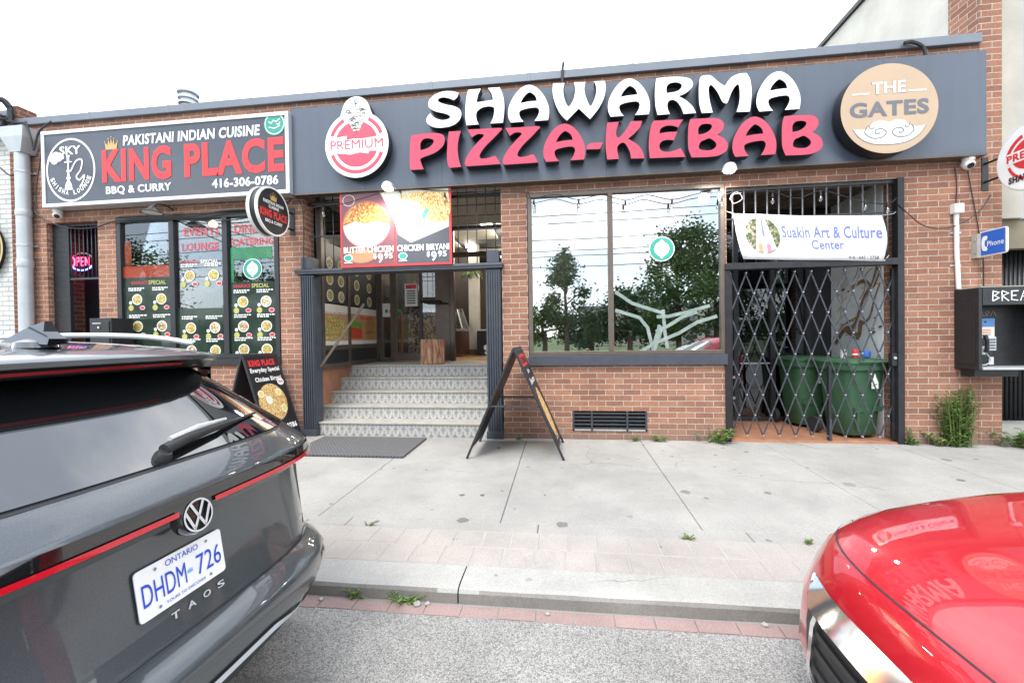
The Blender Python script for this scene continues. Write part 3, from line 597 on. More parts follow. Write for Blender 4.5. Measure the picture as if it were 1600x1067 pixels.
halal(mb, fo, (a+b)/2, 2.49, .155, .002); dishes(mb, fo, a, b, (2.0, 1.63, 1.28)); mb.build('menu_print', kw)
# ---- narrow door at the left with a bar grille over it
mb = MB(); x0, x1 = D_[0], D_[1]
mb.box(x0, x1, .9, 1.0, 0, 3.33, M['black']); mb.box(x0, x0+.02, .27, .9, 0, 3.33, M['brickdark']); mb.box(x1-.02, x1, .27, .9, 0, 3.33, M['brickdark']); mb.box(x0, x1, .27, .9, 3.30, 3.33, M['black']); mb.box(x0, x0+.30, .08, .12, 0, 3.3, M['blackframe']); mb.box(x1-.004, x1+.0, .005, .26, 0, 3.32, M['blackframe'])
for i in range(42): mb.box(x0+.002, x0+.298, .076, .0805, .08*i, .08*i+.07, M['blackmetal'])
mb.build('door_recess', bld)
mb = MB(); mb.box(x0+.32, x1-.01, .58, .64, .02, 2.42, M['blackmetal']); mb.box(x0+.30, x0+.36, .54, .66, .02, 3.3, M['blackframe']); mb.box(x0+.02, x0+.30, .5, .56, .02, 3.3, M['blackmetal']); d = mb.build('door', bld, bevel=.005, label='black steel side door')
mb = MB(); mb.tube([(x0+.36,.56,1.5),(x0+.36,.5,1.5),(x0+.36,.5,1.75),(x0+.36,.56,1.75)], .012, M['galv']); mb.build('handle', d)
mb = MB()
for i in range(9): x = x0+.32+.075*i; mb.tube([(x,.10,2.46),(x,.10,3.32)], .009, M['ironworn'], 6)
mb.box(x0+.3, x1, .085, .115, 2.43, 2.46, M['ironworn']); mb.box(x0+.3, x1, .085, .115, 3.29, 3.32, M['ironworn']); mb.build('security_bars', bld)
# ---- recessed main entrance: steps, landing, shopfront
st = MB(); XE0, XE1 = -3.76, -.82
NOS = [.05, .35, .65, .95, 1.24]; RH = .19
for i, y in enumerate(NOS):
    y2 = NOS[i+1] if i < 4 else 2.35
    st.box(XE0, XE1, y, 2.4, RH*i-(.05 if i == 0 else 0), RH*(i+1)-.025, M['steptile']); st.box(XE0, XE1, y-.018, y2+.01, RH*(i+1)-.024, RH*(i+1), M['tread'])
st.build('steps', bld, bevel=.003, label='five grey steps with a ring patterned tile on the risers')
LZ = .95; YB = 2.3
mb = MB(); mb.box(XE0-.0, XE0+.02, .26, YB, .0, LZ+.12, M['terra']); mb.build('side_skirting', bld)
mb = MB(); mb.box(XE1-.02, XE1, .26, YB, 0, 3.66, M['wallin']); mb.build('entrance_wall', bld)
mb = MB(); mb.box(XE0, XE1, .26, YB, 3.62, 3.66, M['ceil']); 
for y in (.5, 1.1, 1.7): mb.box(XE0, XE1, y-.01, y+.01, 3.612, 3.622, M['black'])
mb.build('entrance_ceiling', bld)
# left shopfront (runs back at a right angle) with posters
mb = MB(); X = XE0+.03
def yframe(mb, x0, x1, ys, z0, z1, fwid, m, low):
    for y in ys: mb.box(x0, x1, y-fwid/2, y+fwid/2, z0, z1, m)
    for z in (z0+fwid/2, low, z1-fwid/2):
        for a, b in zip(ys, ys[1:]): mb.box(x0+.003, x1-.003, a+fwid/2, b-fwid/2, z-fwid/2, z+fwid/2, m)
YS = [.32, 1.13, YB-.05]
yframe(mb, X, X+.07, YS, LZ, 3.6, .075, M['bronze'], LZ+.33)
for a, b in zip(YS, YS[1:]): mb.box(X+.01, X+.05, a+.037, b-.037, LZ+.075, LZ+.30, M['blackframe'])
sf = mb.build('shopfront', bld, bevel=.004, label='side shopfront with food posters')
for a, b in zip(YS, YS[1:]): mb = MB(); mb.box(X+.03, X+.036, a+.037, b-.037, LZ+.365, 3.53, M['glass2']); mb.build('pane', sf)
fr = Fr((X+.05, 0, 0), (0,1,0), (0,0,1))
darkp = mat('menu_board_print', (.03,.032,.03), .4)
for k, (a, b) in enumerate(zip(YS, YS[1:])):
    mb = MB(); a += .04; b -= .04
    fr.rect(mb, a, b, LZ+.37, 1.98, M['ivory'], 0); fr.rect(mb, a, b, LZ+.44, 1.86, mat('poster_tan', (.55,.30,.16), .4), .002)
    if k == 0:
        fr.poly(mb, [(a+(b-a)*x, y) for x, y in ((.02,1.42),(.02,1.74),(.3,1.80),(.6,1.78),(.95,1.7),(.98,1.46),(.6,1.40),(.3,1.38))], M['salad'], .004)
        text(mb, fr, 'Shawarma Platter', (a+b)/2, 1.87, b-a-.04, .085, M['white'], .006, .03)
    else:
        fr.poly(mb, [(a+(b-a)*x, y) for x, y in ((.02,1.42),(.02,1.62),(.4,1.6),(.42,1.42))], mat('poster_tomato', (.6,.07,.03), .4), .004); fr.poly(mb, [(a+(b-a)*x, y) for x, y in ((.02,1.63),(.05,1.75),(.4,1.7),(.42,1.61))], mat('poster_lettuce', (.15,.4,.05), .4), .004)
        fr.disc(mb, a+(b-a)*.73, 1.66, .22, .11, mat('poster_bun', (.5,.24,.08), .4), .004); fr.disc(mb, a+(b-a)*.73, 1.53, .21, .04, M['burger'], .005); fr.disc(mb, a+(b-a)*.73, 1.46, .19, .05, mat('poster_bun2', (.52,.26,.09), .4), .004)
        text(mb, fr, 'Burgers', (a+b)/2+.1, 1.80, .5, .08, M['red'], .006, .03)
    fr.rect(mb, a, b, 2.0, 2.95, darkp, 0)
    for rr in (2.12, 2.38, 2.64):
        for cc in (.25, .72): fr.disc(mb, a+(b-a)*cc, rr, .10, .095, M['ivory'], .002); fr.disc(mb, a+(b-a)*cc, rr, .078, .075, FOODS[(int(rr*9)+int(cc*9)) % 3], .004)
    mb.build('poster', sf, label='shawarma platter poster under a dark dish menu' if k == 0 else 'burger poster under a dark dish menu')
# back of the porch: fixed narrow light, glazed door, open doorway
def zY(u): return P(u, 480, 'Y', YB).x
xa, xb, xc, xd, xe = XE0+.1, zY(612), zY(657), zY(706), XE1
mb = MB()
for x in (xa+.03, xb): mb.box(x-.035, x+.035, YB, YB+.09, LZ, 3.6, M['bronze'])
mb.box(xa, xb, YB+.002, YB+.088, LZ, LZ+.07, M['bronze']); mb.box(xa, XE1, YB-.003, YB+.09, 3.0, 3.09, M['bronze']); mb.box(xa, XE1, YB, YB+.09, 3.53, 3.6, M['bronze'])
mb.box(xd-.04, xd+.05, YB-.004, YB+.1, LZ, 3.6, M['bronze']); mb.box(XE1-.08, XE1-.02, YB, YB+.09, LZ, 3.6, M['bronze'])
fb = mb.build('shopfront', bld, bevel=.004, label='back shopfront of the porch with open doorway')
mb = MB(); mb.box(xa+.06, xb-.035, YB+.04, YB+.046, LZ+.07, 3.0, M['glass2']); mb.build('pane', fb)
mb = MB(); mb.box(xa+.06, xb-.035, YB+.02, YB+.024, 1.85, 2.12, M['white']); fr = Fr((0, YB+.018, 0), (1,0,0), (0,0,1))
for i, m_ in enumerate(('teal', 'yellow', 'red', 'green')): fr.rect(mb, xa+.12+.09*i, xa+.18+.09*i, 1.93, 2.0, M[m_], 0)
mb.build('notice', fb, label='white notice with coloured squares')
mb = MB()  # door leaf beside it (closed leaf), push bar
mb.box(xb+.036, xb+.10, YB+.01, YB+.06, LZ+.01, 2.99, M['bronze']); mb.box(xd-.34, xd-.045, YB+.01, YB+.06, LZ+.01, 2.99, M['bronze']); mb.box(xb+.10, xd-.34, YB+.01, YB+.06, LZ+.01, LZ+.17, M['bronze']); mb.box(xb+.10, xd-.34, YB+.01, YB+.06, 2.9, 2.99, M['bronze']); mb.box(xc-.03, xc+.03, YB+.005, YB+.07, LZ+.17, 2.9, M['blackframe'])
dl = mb.build('door', fb, bevel=.004); mb = MB(); mb.box(xb+.1, xd-.34, YB+.03, YB+.036, LZ+.17, 2.9, M['glass2']); mb.build('pane', dl)
mb = MB(); mb.tube([(xc, YB-.05, 2.14), (xd-.04, YB-.05, 2.08)], .018, M['black']); mb.tube([(xc+.1, YB-.05, 2.13), (xc+.42, YB-.05, 2.11)], .04, M['black']); mb.tube([(xc,YB-.05,2.14),(xc,YB+.01,2.14)], .015, M['galv']); mb.tube([(xd-.05,YB-.05,2.08),(xd-.05,YB+.01,2.08)], .015, M['galv']); mb.build('push_bar', dl)
mb = MB(); mb.box(xc-.32, xc-.06, YB+.0, YB+.004, 2.05, 2.50, M['white']); fr = Fr((0, YB-.002, 0), (1,0,0), (0,0,1)); fr.rect(mb, xc-.30, xc-.08, 2.40, 2.48, M['red'], 0)
for i in range(6): fr.rect(mb, xc-.28, xc-.10, 2.10+.048*i, 2.125+.048*i, M['gates_grey'], 0)
mb.build('hours_notice', dl)
mb = MB(); mb.box(xa+.0, xb-.12, YB+.6, YB+1.2, LZ, 2.95, M['blackframe']); mb.box(xa+.03, xb-.15, YB+.59, YB+.6, 2.55, 2.66, M['teal']); mb.box(xa+.03, xb-.15, YB+.585, YB+.6, 2.42, 2.50, M['white']); mb.box(xb-.10, xb-.04, YB+.6, YB+.66, LZ, 2.0, M['woodfloor'])
for i_ in range(5): mb.box(xa+.05, xb-.17, YB+.592, YB+.6, LZ+.2+.25*i_, LZ+.215+.25*i_, M['galv'])
mb.build('drinks_fridge', bld)
# ---- interior of the restaurant seen through the door and over the transom
mb = MB(); mb.box(-3.9, 1.0, YB+.1, 8.9, LZ-.06, LZ-.002, M['woodfloor']); mb.build('shop_floor', bld)
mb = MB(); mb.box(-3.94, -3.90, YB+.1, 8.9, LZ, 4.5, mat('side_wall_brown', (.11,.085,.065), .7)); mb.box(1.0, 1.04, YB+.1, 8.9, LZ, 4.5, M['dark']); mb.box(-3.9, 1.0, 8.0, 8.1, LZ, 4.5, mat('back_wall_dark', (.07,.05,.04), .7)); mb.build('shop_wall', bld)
mb = MB(); mb.box(-3.9, 1.0, YB+.1, 8.0, 3.9, 3.95, mat('black_ceiling', (.05,.05,.05), .8))
for i in range(4):
    for j in range(5):
        if (i+j) % 2 == 0: mb.box(-3.7+1.15*i, -2.7+1.15*i, 2.6+1.1*j, 3.5+1.1*j, 3.86, 3.9, M['ceil'])
mb.build('shop_ceiling', bld)
for i, (x, y) in enumerate(((-3.1, 3.4), (-1.6, 3.2), (-2.4, 5.2), (-.9, 4.9), (-.4, 3.4), (-1.25, 4.1), (-.55, 6.2), (-1.8, 6.6), (-3.3, 2.8))):
    mb = MB(); mb.lathe((x, y, 3.80), (0,0,1), [(.11,0),(.11,.03),(.13,.06)], M['lampwhite'], 16); cl_ = mb.build('ceiling_lamp', bld)
    ld = bpy.data.lights.new('lamp_light', 'POINT'); ld.energy = 10; ld.color = (1,.9,.75); ld.shadow_soft_size = .1; lo = bpy.data.objects.new('lamp_light', ld); COL.objects.link(lo); lo.location = (x, y, 3.72)
mb = MB()  # tiled counter seen through the door glass, pillar, dark panel, service counter
mb.box(-3.6, -2.55, 3.6, 4.2, LZ, LZ+1.15, food_mat('mosaic_tile', [(.42,.40,.36),(.10,.09,.09),(.55,.52,.47),(.25,.2,.17)], 30)); mb.box(-3.65, -2.5, 3.55, 4.25, LZ+1.15, LZ+1.2, M['black']); mb.build('counter', bld, label='mosaic tiled counter')
mb = MB(); mb.box(-3.85, -2.4, 5.9, 6.0, 2.2, 3.5, M['ceil']); fr = Fr((0, 5.89, 0), (1,0,0), (0,0,1))
for i in range(3):
    fr.rect(mb, -3.8+.47*i, -3.38+.47*i, 2.3, 3.4, darkp, 0)
    for j in range(9): fr.rect(mb, -3.76+.47*i, -3.45+.47*i, 2.38+.11*j, 2.41+.11*j, M['ivory'], .002)
mb.build('menu_board', bld)
mb = MB(); xq = P(700, 480, 'Y', 3.9).x
prof = [(0, .0), (0, .82), (.06, 1.08), (.42, .86), (.5, .0)]
v = [(xq-.55, 3.9+.0, LZ), (xq-.55, 3.9, LZ+.85)]
mb.box(xq-.9, xq+.28, 4.1, 4.9, LZ+.06, LZ+.62, mat('counter_wood', (.10,.045,.025), .4)); mb.box(xq-.9, xq+.28, 4.1, 4.9, LZ+.62, LZ+.67, M['galv'])
mb.add([(xq-.9,4.12,LZ+.67),(xq+.28,4.12,LZ+.67),(xq+.1,4.3,LZ+1.2),(xq-.9,4.3,LZ+1.2),(xq-.9,4.85,LZ+.67),(xq+.28,4.85,LZ+.67),(xq+.1,4.85,LZ+1.2),(xq-.9,4.85,LZ+1.2)], [(0,1,2,3),(1,5,6,2),(5,4,7,6),(3,2,6,7)], M['glass2'])
mb.bar((xq+.28,4.12,LZ+.67),(xq+.1,4.3,LZ+1.2), .03, .03, M['galv']); mb.bar((xq+.1,4.3,LZ+1.2),(xq-.9,4.3,LZ+1.2), .03, .03, M['galv']); mb.bar((xq+.28,4.85,LZ+.67),(xq+.1,4.85,LZ+1.2), .03, .03, M['galv'])
mb.build('display_counter', bld)
xp = P(740, 480, 'Y', 5.2).x
mb = MB(); mb.box(xp-.13, xp+.13, 5.2, 5.45, LZ, 3.9, M['wallin']); mb.box(xp-.15, xp+.15, 5.18, 5.47, LZ, LZ+.14, mat('base_wood', (.2,.12,.07), .5)); mb.build('pillar', bld)
mb = MB(); mb.box(xp-2.0, xp-.14, 5.6, 5.68, LZ, 3.9, mat('dark_brown_panel', (.055,.035,.03), .45)); mb.build('partition', bld)
mb = MB(); mb.box(xp+.2, xp+.8, 4.6, 5.1, LZ, LZ+.62, M['blackmetal']); mb.box(xp+.18, xp+.82, 4.58, 5.12, LZ+.62, LZ+.66, M['galv']); mb.lathe((xp+.45, 4.55, LZ+.2), (0,-1,0), [(.07,0),(.07,.02)], M['white'], 16); mb.lathe((xp+.45, 4.55, LZ+.07), (0,-1,0), [(.045,0),(.045,.02)], M['white'], 16); mb.build('cabinet', bld)
mb = MB()
for i in range(14):
    a = random.uniform(0, 6.3); mb.tube([(xp+.0, 5.0, 3.2), (xp+.14*math.cos(a), 5.0+.14*math.sin(a), 3.12+random.uniform(-.05,.1)), (xp+.3*math.cos(a), 5+.3*math.sin(a), 2.95+random.uniform(-.1,.1))], [.012,.03,.004], M['leaf'], 4)
mb.build('hanging_plant', bld)
# ---- gated entrance recess at the right
mb = MB(); gx0, gx1 = 2.15, 4.20
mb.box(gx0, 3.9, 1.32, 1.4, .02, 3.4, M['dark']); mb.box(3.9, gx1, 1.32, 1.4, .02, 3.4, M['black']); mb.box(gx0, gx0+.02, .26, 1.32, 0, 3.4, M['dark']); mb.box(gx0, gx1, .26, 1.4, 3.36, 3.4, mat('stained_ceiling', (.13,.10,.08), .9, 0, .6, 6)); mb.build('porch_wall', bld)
mb = MB(); mb.box(gx0, gx1, -.02, 1.32, -.05, .02, M['terra']); mb.build('porch_floor', bld, label='terracotta tiled porch floor')
mb = MB(); mb.box(gx1-.012, gx1+.002, .262, 1.33, .02, 3.36, M['mural']); mb.build('mural_wall', bld)
mb = MB(); fr = Fr((gx1-.016, 0, 0), (0,-1,0), (0,0,1))   # faces -x ; x axis = -Y
def branch(pts, w0, w1, m, z=0):
    c = crom([(p[0], p[1], 0) for p in pts], 5); n = len(c); h = n//2
    fr.stroke(mb, [(p.x, p.y) for p in c[:h+1]], (w0*2+w1)/3, m, z); fr.stroke(mb, [(p.x, p.y) for p in c[h:]], (w0+w1*2)/3, m, z+.0004)
random.seed(11)
branch([(-1.2,1.25),(-1.0,1.45),(-.8,1.5),(-.62,1.85),(-.5,2.0)], .09, .03, M['murbr'], .001); branch([(-.95,1.45),(-.72,1.35),(-.66,1.55)], .12, .06, M['murbr'], .0015)
branch([(-1.25,1.32),(-1.05,1.5),(-.75,1.62)], .05, .02, M['murtan'], .002); branch([(-.62,1.85),(-.45,2.05),(-.3,2.5),(-.28,2.9)], .04, .015, M['murbr'], .001)
branch([(-.7,1.5),(-.5,1.6),(-.4,1.85),(-.3,2.05)], .05, .015, M['murbr'], .001); branch([(-.85,2.05),(-.6,2.12),(-.42,2.02),(-.3,2.25)], .07, .02, M['murbr'], .001)
for i in range(10):
    x = random.uniform(-1.25,-.3); z = random.uniform(1.2,2.9); branch([(x,z),(x+.1,z+.12),(x+.12,z+.32),(x+.25,z+.4)], .018, .006, random.choice((M['murtan'], M['murbr'])), .0008*(i % 4+1))
for i in range(26):
    x = random.uniform(-1.2,-.3); z = random.choice((random.uniform(1.35,1.6), random.uniform(1.95,2.2), random.uniform(2.4,3.0))); s_ = random.uniform(.02,.06); fr.poly(mb, [(x,z),(x+s_,z+s_*.6),(x+s_*2,z+s_*.3),(x+s_,z-s_*.3)], M['murbr'] if i % 2 else M['murtan'], .004)
mb.build('mural_painting', bld)
mb = MB(); frame_mb(mb, gx0+.06, 3.85, .03, 3.2, 1.25, 1.31, .06, [2.75, 3.3], M['blackframe']); gd = mb.build('porch_shopfront', bld)
mb = MB(); mb.box(gx0+.12, 3.79, 1.29, 1.296, .09, 3.14, glass_mat('porch_glass', .05, (.5,.52,.55))); mb.build('pane', gd)
for x_, z_, h_ in ((2.26, .92, .022), (2.28, .70, .04), (2.28, .37, .04), (2.80, .93, .018)): mb = MB(); mb.box(x_, x_+.44, 1.225, 1.246, z_, z_+h_, M['galv']); mb.build('push_rail', gd)
# security bars over the gate
mb = MB()
for i in range(14): x = gx0+.09+.142*i; mb.tube([(x,.03,2.33),(x,.03,3.31)], .010, M['greybar'], 6)
mb.box(gx0, gx1, .015, .045, 3.27, 3.30, M['blackmetal']); mb.box(gx0, gx1, .018, .042, 2.90, 2.915, M['ironworn']); mb.build('security_bars', bld)
mb = MB()
for i in range(22):
    x = XE0+.12+.136*i
    mb.tube([(x,.13,2.47),(x,.13,3.6)], .007, M['ironworn'], 6)
mb.box(XE0, XE1, .115, .145, 2.95, 2.965, M['ironworn']); mb.box(XE0, XE1, .11, .15, 3.42, 3.46, M['blackmetal']); mb.build('security_bars', bld)
# fluted posts and transom of the entrance
for x0, x1 in ((-3.81, -3.60), (-1.045, -.835)):
    mb = MB(); mb.box(x0, x1, -.03, .16, .0, 2.36, M['slate'])
    for i in range(6): xx = x0+.012+.034*i; mb.box(xx, xx+.018, -.05, -.03, .1, 2.33, M['slate'])
    mb.box(x0-.012, x1+.012, -.06, .17, 0.0, .1, M['slate']); mb.box(x0+.02, x1-.02, -.03, .14, 2.45, 2.62, M['slate'])
    mb.build('gate_post', bld, bevel=.004)
mb = MB(); mb.box(-3.86, -.80, -.075, .175, 2.368, 2.440, M['slate']); mb.box(-3.87, -.79, -.085, .06, 2.40, 2.425, M['slate']); mb.build('transom_beam', bld, bevel=.004)
mb = MB(); mb.bar((-3.60, .10, 1.0), (-3.0, .32, 1.95), .035, .035, mat('brace_brown', (.09,.07,.055), .5)); mb.build('brace_bar', bld)
# gate frame right
mb = MB(); mb.box(gx0-.03, gx0+.035, -.03, .06, 0, 2.24, M['blackmetal']); mb.box(4.16, 4.235, -.035, .065, .0, 3.32, M['blackmetal']); mb.box(gx0-.03, 4.158, -.05, .07, 2.242, 2.325, M['blackmetal']); mb.build('gate_frame', bld, bevel=.004)
# ---- rooms behind the two shop windows
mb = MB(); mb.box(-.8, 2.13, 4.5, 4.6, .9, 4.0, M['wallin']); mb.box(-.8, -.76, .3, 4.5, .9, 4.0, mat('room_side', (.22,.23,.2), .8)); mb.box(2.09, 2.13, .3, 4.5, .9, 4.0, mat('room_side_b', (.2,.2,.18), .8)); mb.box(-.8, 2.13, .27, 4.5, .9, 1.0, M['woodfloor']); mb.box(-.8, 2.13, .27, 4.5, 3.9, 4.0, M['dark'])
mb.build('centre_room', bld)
for q_ in ((.1, .95, 2.6, 2.63, 1.9, 2.5), (1.55, 2.0, 3.0, 3.03, 1.75, 2.5)): mb = MB(); mb.box(*q_, M['ivory']); mb.build('art_board', bld)
mb = MB(); mb.box(-7.1, -3.95, 3.9, 4.0, .9, 4.0, M['darkgreen']); mb.box(-7.14, -7.1, .27, 4, .9, 4.0, M['darkgreen']); mb.box(-3.99, -3.95, .27, 4, .9, 4.0, M['darkgreen']); mb.box(-7.1, -3.95, .27, 4, .85, .95, M['dark']); mb.box(-7.1, -3.95, .27, 4, 3.95, 4.0, M['dark']); mb.build('lounge_room', bld)
for x in (-6.3, -5.45, -4.6): mb = MB(); mb.lathe((x, 1.2, 3.5), (0,0,1), [(.05,0),(.07,.05),(.02,.12)], M['bulbwarm'], 10); mb.build('pendant_lamp', bld)

# ================================================================== neighbours
nb = empty('painted_brick_house', 'white painted brick house left of the grey downspout', 'building', (-11, 0, 0))
mb = MB(); mb.box(-14, -8.66, -.02, 6, -.1, 5.05, M['whitebrick']); nw = mb.build('wall', nb)
mb = MB(); mb.box(-14, -8.6, -.06, 6.05, 5.06, 5.14, M['coping']); mb.build('roof', nb)
mb = MB(); mb.box(-8.72, -8.55, -.05, .2, -.1, 5.2, M['brickdark']); mb.build('corner_pier', nb, label='strip of brown brick at the corner')
mb = MB(); fr = Fr((-8.96-.42, -.10, 2.95), (1,0,0), (0,0,1)); v = [fr.p(.55*math.cos(a*math.pi/24), .5*math.sin(a*math.pi/24), 0) for a in range(48)]
mb.add(v, [tuple(range(48))], mat('shop_sign_green', (.01,.09,.075), .4)); fr.ring(mb, 0, 0, .56, .51, .03, M['gold'], .003); mb.lathe(fr.o+Vector((0,.035,0)), (0,1,0), [(.5,0),(.5,.04)], M['black'], 32); sgn = mb.build('round_wall_sign', None, label='dark green round sign with gold rim on the white brick wall', cat='sign')
r2 = empty('concrete_building', 'taller pale stucco building rising behind the right end of the brick roof', 'building', (8, 3, 0))
mb = MB(); mb.box(5.10, 5.4, .42, 14, 4.5, 6.94, M['stucco']); mb.build('side_wall', r2)
mb = MB(); mb.box(5.05, 9.5, .40, 14.1, 6.945, 7.02, M['blackmetal']); mb.build('roof_edge', r2)
mb = MB(); mb.box(5.335, 5.62, .06, .40, 2.78, 6.94, M['beige']); mb.box(5.62, 9.5, .12, .40, 2.78, 6.94, mat('blue_glass_wall', (.30,.37,.43), .25)); mb.build('front_wall', r2)
mb = MB(); mb.box(5.335, 9.5, .14, .5, 2.42, 2.775, mat('soffit_shaded', (.20,.17,.12), .8)); mb.build('lintel', r2)  # beige soffit coloured darker; its shade is put into the colour
mb = MB(); mb.box(5.34, 9.5, .32, .36, .25, 2.42, M['dark'])
for i in range(60): mb.tube([(5.36+.05*i, .31, .25), (5.36+.05*i, .31, 2.42)], .024, M['blackmetal'], 6)
mb.build('roller_shutter', r2, label='black ribbed shutter')
mb = MB(); mb.box(5.335, 9.5, .0, .5, -.1, .245, M['kerb']); mb.build('step', r2)
# ================================================================== the long black signboard with channel letters
YS_ = -.13
sx0, sx1 = P(455, 230, 'Y', YS_).x, P(1541.5, 165, 'Y', YS_).x
SZ0, SZ1 = 3.515, 4.735
sg = empty('shop_signboard', 'long black sign band with white and red channel letters', 'sign', ((sx0+sx1)/2, YS_, SZ0))
mb = MB(); n = 8
for i in range(n):
    a, b = sx0+(sx1-sx0)*i/n, sx0+(sx1-sx0)*(i+1)/n
    mb.box(a+.0012, b-.0012, YS_, -.004, SZ0, SZ1, M['signblack'])
mb.build('panel', sg)
mb = MB(); mb.box(sx0, sx1, YS_-.012, -.006, SZ0-.022, SZ0-.001, M['bronze']); mb.build('drip_rail', sg)
YF = -.285; fr = Fr((0, YF, 0), (1,0,0), (0,0,1))
def tr(pts, z):
    ox, oy, s = (630, 110, 4.848) if z == 'a' else (950, 95, 4.706)
    o = []
    for p in pts:
        q = P(ox+p[0]/s, oy+p[1]/s, 'Y', YF); o.append((q.x, q.z)+((1,) if len(p) > 2 else ()))
    return smooth(o)
A_o = [(960,112),(1020,140),(1070,200),(1100,270),(1105,330),(1097,378,1),(995,385,1),(1020,345),(1030,305),(1010,283),(950,288),(890,306),(878,330),(890,365),(912,390,1),(815,397,1),(798,360),(795,310),(810,250),(850,180),(900,130)]
A_h = [(962,168),(1000,195),(1013,232,1),(950,238),(888,250,1),(905,215),(935,180)]
Z_o = [(485,450,1),(640,442),(735,437),(750,446,1),(690,510),(620,580),(580,640),(590,668),(640,665),(690,650),(705,656,1),(722,685),(735,710,1),(600,720),(480,728,1),(467,712),(475,670),(510,610),(560,550),(608,500),(600,485),(560,485),(520,510,1)]
B_o = [(605,432,1),(700,425),(800,425),(845,450),(850,490),(830,525),(805,545,1),(850,570),(880,610),(872,660),(820,695),(740,708),(615,712,1),(592,650),(588,560),(592,480)]
B_h1 = [(665,545,1),(665,500),(690,470),(740,465),(765,480),(750,510),(710,535)]
B_h2 = [(668,640),(680,600),(720,580),(748,572),(790,600),(795,630),(765,655),(720,660),(685,655)]
def rebox(pts, src, dst):
    (a0,a1,b0,b1), (c0,c1,d0,d1) = src, dst
    return [(c0+(p[0]-a0)*(c1-c0)/(a1-a0), d0+(p[1]-b0)*(d1-d0)/(b1-b0))+((1,) if len(p) > 2 else ()) for p in pts]
AB = (795,1105,112,397)
def skw(pts, k):  # follow the rise of the line of lettering in the picture
    return pts
LET = [
 ('a','white',[[(420,172,1),(370,160),(310,160),(250,180),(205,215),(189,255),(203,290),(250,314),(310,327),(348,342),(356,357),(335,372),(290,378),(240,362),(215,340),(205,325,1),(185,350),(174,380),(190,410),(235,432),(300,435),(370,420),(420,385),(440,340),(430,300),(390,275),(330,262),(280,246),(262,230),(275,212),(310,206),(350,214),(383,228,1),(408,205)]]),
 ('a','white',[[(492,149,1),(588,140,1),(566,190),(555,243,1),(600,238),(681,224,1),(670,180),(642,135,1),(730,130,1),(752,180),(764,240),(765,310),(755,398,1),(660,404,1),(681,360),(690,310),(685,282),(650,274),(600,283),(562,310),(552,340),(558,380),(572,410,1),(480,418,1),(472,360),(472,280),(480,200)]]),
 ('a','white',[A_o, A_h]),
 ('a','white',[[(1135,100,1),(1222,97,1),(1212,150),(1222,220),(1250,275),(1282,240),(1300,180),(1301,130),(1293,92,1),(1380,90,1),(1372,150),(1390,220),(1418,272),(1445,230),(1462,170),(1460,120),(1447,85,1),(1528,82,1),(1533,140),(1520,210),(1480,290),(1415,371,1),(1330,290,1),(1240,382,1),(1190,330),(1150,250),(1132,170)]]),
 ('b','white',[rebox(A_o,AB,(0,308,132,413)), rebox(A_h,AB,(0,308,132,413))]),
 ('b','white',[[(356,131,1),(440,122),(530,120),(600,133),(625,165),(615,200),(570,240),(517,262,1),(570,290),(620,335),(647,385,1),(555,392,1),(540,350),(510,305),(470,288),(440,308),(438,350),(455,393,1),(365,400,1),(350,340),(345,260),(347,190)],[(432,240,1),(430,200),(450,170),(500,160),(540,175),(535,205),(500,228)]]),
 ('b','white',[[(685,115,1),(740,107),(770,120),(815,160),(860,188,1),(900,130),(960,98),(1020,93,1),(1045,140),(1056,220),(1052,300),(1043,375,1),(945,378,1),(965,310),(969,230),(958,175),(930,195),(905,240),(882,300),(868,315),(840,300),(810,240),(775,192),(752,180),(740,210),(747,290),(770,382,1),(690,386,1),(672,320),(668,230),(672,150)]]),
 ('b','white',[rebox(A_o,AB,(1092,1415,80,375)), rebox(A_h,AB,(1092,1415,80,375))]),
 ('a','red',[[(65,492,1),(150,482),(240,475),(300,490),(315,525),(300,575),(240,625),(140,665),(132,690),(155,750,1),(55,756,1),(49,700),(50,600),(55,530)],[(132,606,1),(130,560),(150,525),(190,516),(229,530),(222,560),(185,590)]]),
 ('a','red',[[(345,465,1),(437,460,1),(420,520),(412,590),(420,670),(440,732,1),(355,740,1),(338,715),(331,640),(336,550)]]),
 ('a','red',[Z_o]), ('a','red',[[(p[0]+287,p[1]-12)+tuple(p[2:]) for p in Z_o]]),
 ('a','red',[rebox(A_o,AB,(1062,1378,405,695)), rebox(A_h,AB,(1062,1378,405,695))]),
 ('a','red',[[(1412,553,1),(1515,546,1),(1495,590,1),(1480,597),(1388,600,1),(1396,570)]]),
 ('b','red',[[(-5,456,1),(80,450,1),(65,500),(60,545),(78,566),(115,530),(150,480),(165,447,1),(250,443,1),(235,490),(195,535),(148,574,1),(220,620),(255,670),(268,718,1),(170,720,1),(160,670),(135,622),(110,603),(80,618),(68,650),(80,722,1),(-5,728,1),(-16,650),(-16,540)]]),
 ('b','red',[[(338,442,1),(450,437),(553,433,1),(535,460),(517,492,1),(470,478),(420,482),(385,505),(380,536,1),(430,527),(510,522,1),(485,586,1),(430,583),(390,600),(378,635),(400,665),(450,670),(505,655),(535,643,1),(555,680),(570,708,1),(440,712),(308,718,1),(300,640),(305,540),(320,470)]]),
 ('b','red',[B_o,B_h1,B_h2]),
 ('b','red',[rebox(A_o,AB,(915,1238,412,708)), rebox(A_h,AB,(915,1238,412,708))]),
 ('b','red',[rebox(l,(588,880,425,712),(1278,1577,402,697)) for l in (B_o,B_h1,B_h2)]),
]
for z, c, loops in LET:
    mb = MB(); extrude2d(mb, fr, [tr(l, z) for l in loops], -.125, 0, M['whiteacr'] if c == 'white' else M['redacr'], M['return'])
    mb.build('channel_letter', sg, label='white channel letter' if c == 'white' else 'red channel letter')
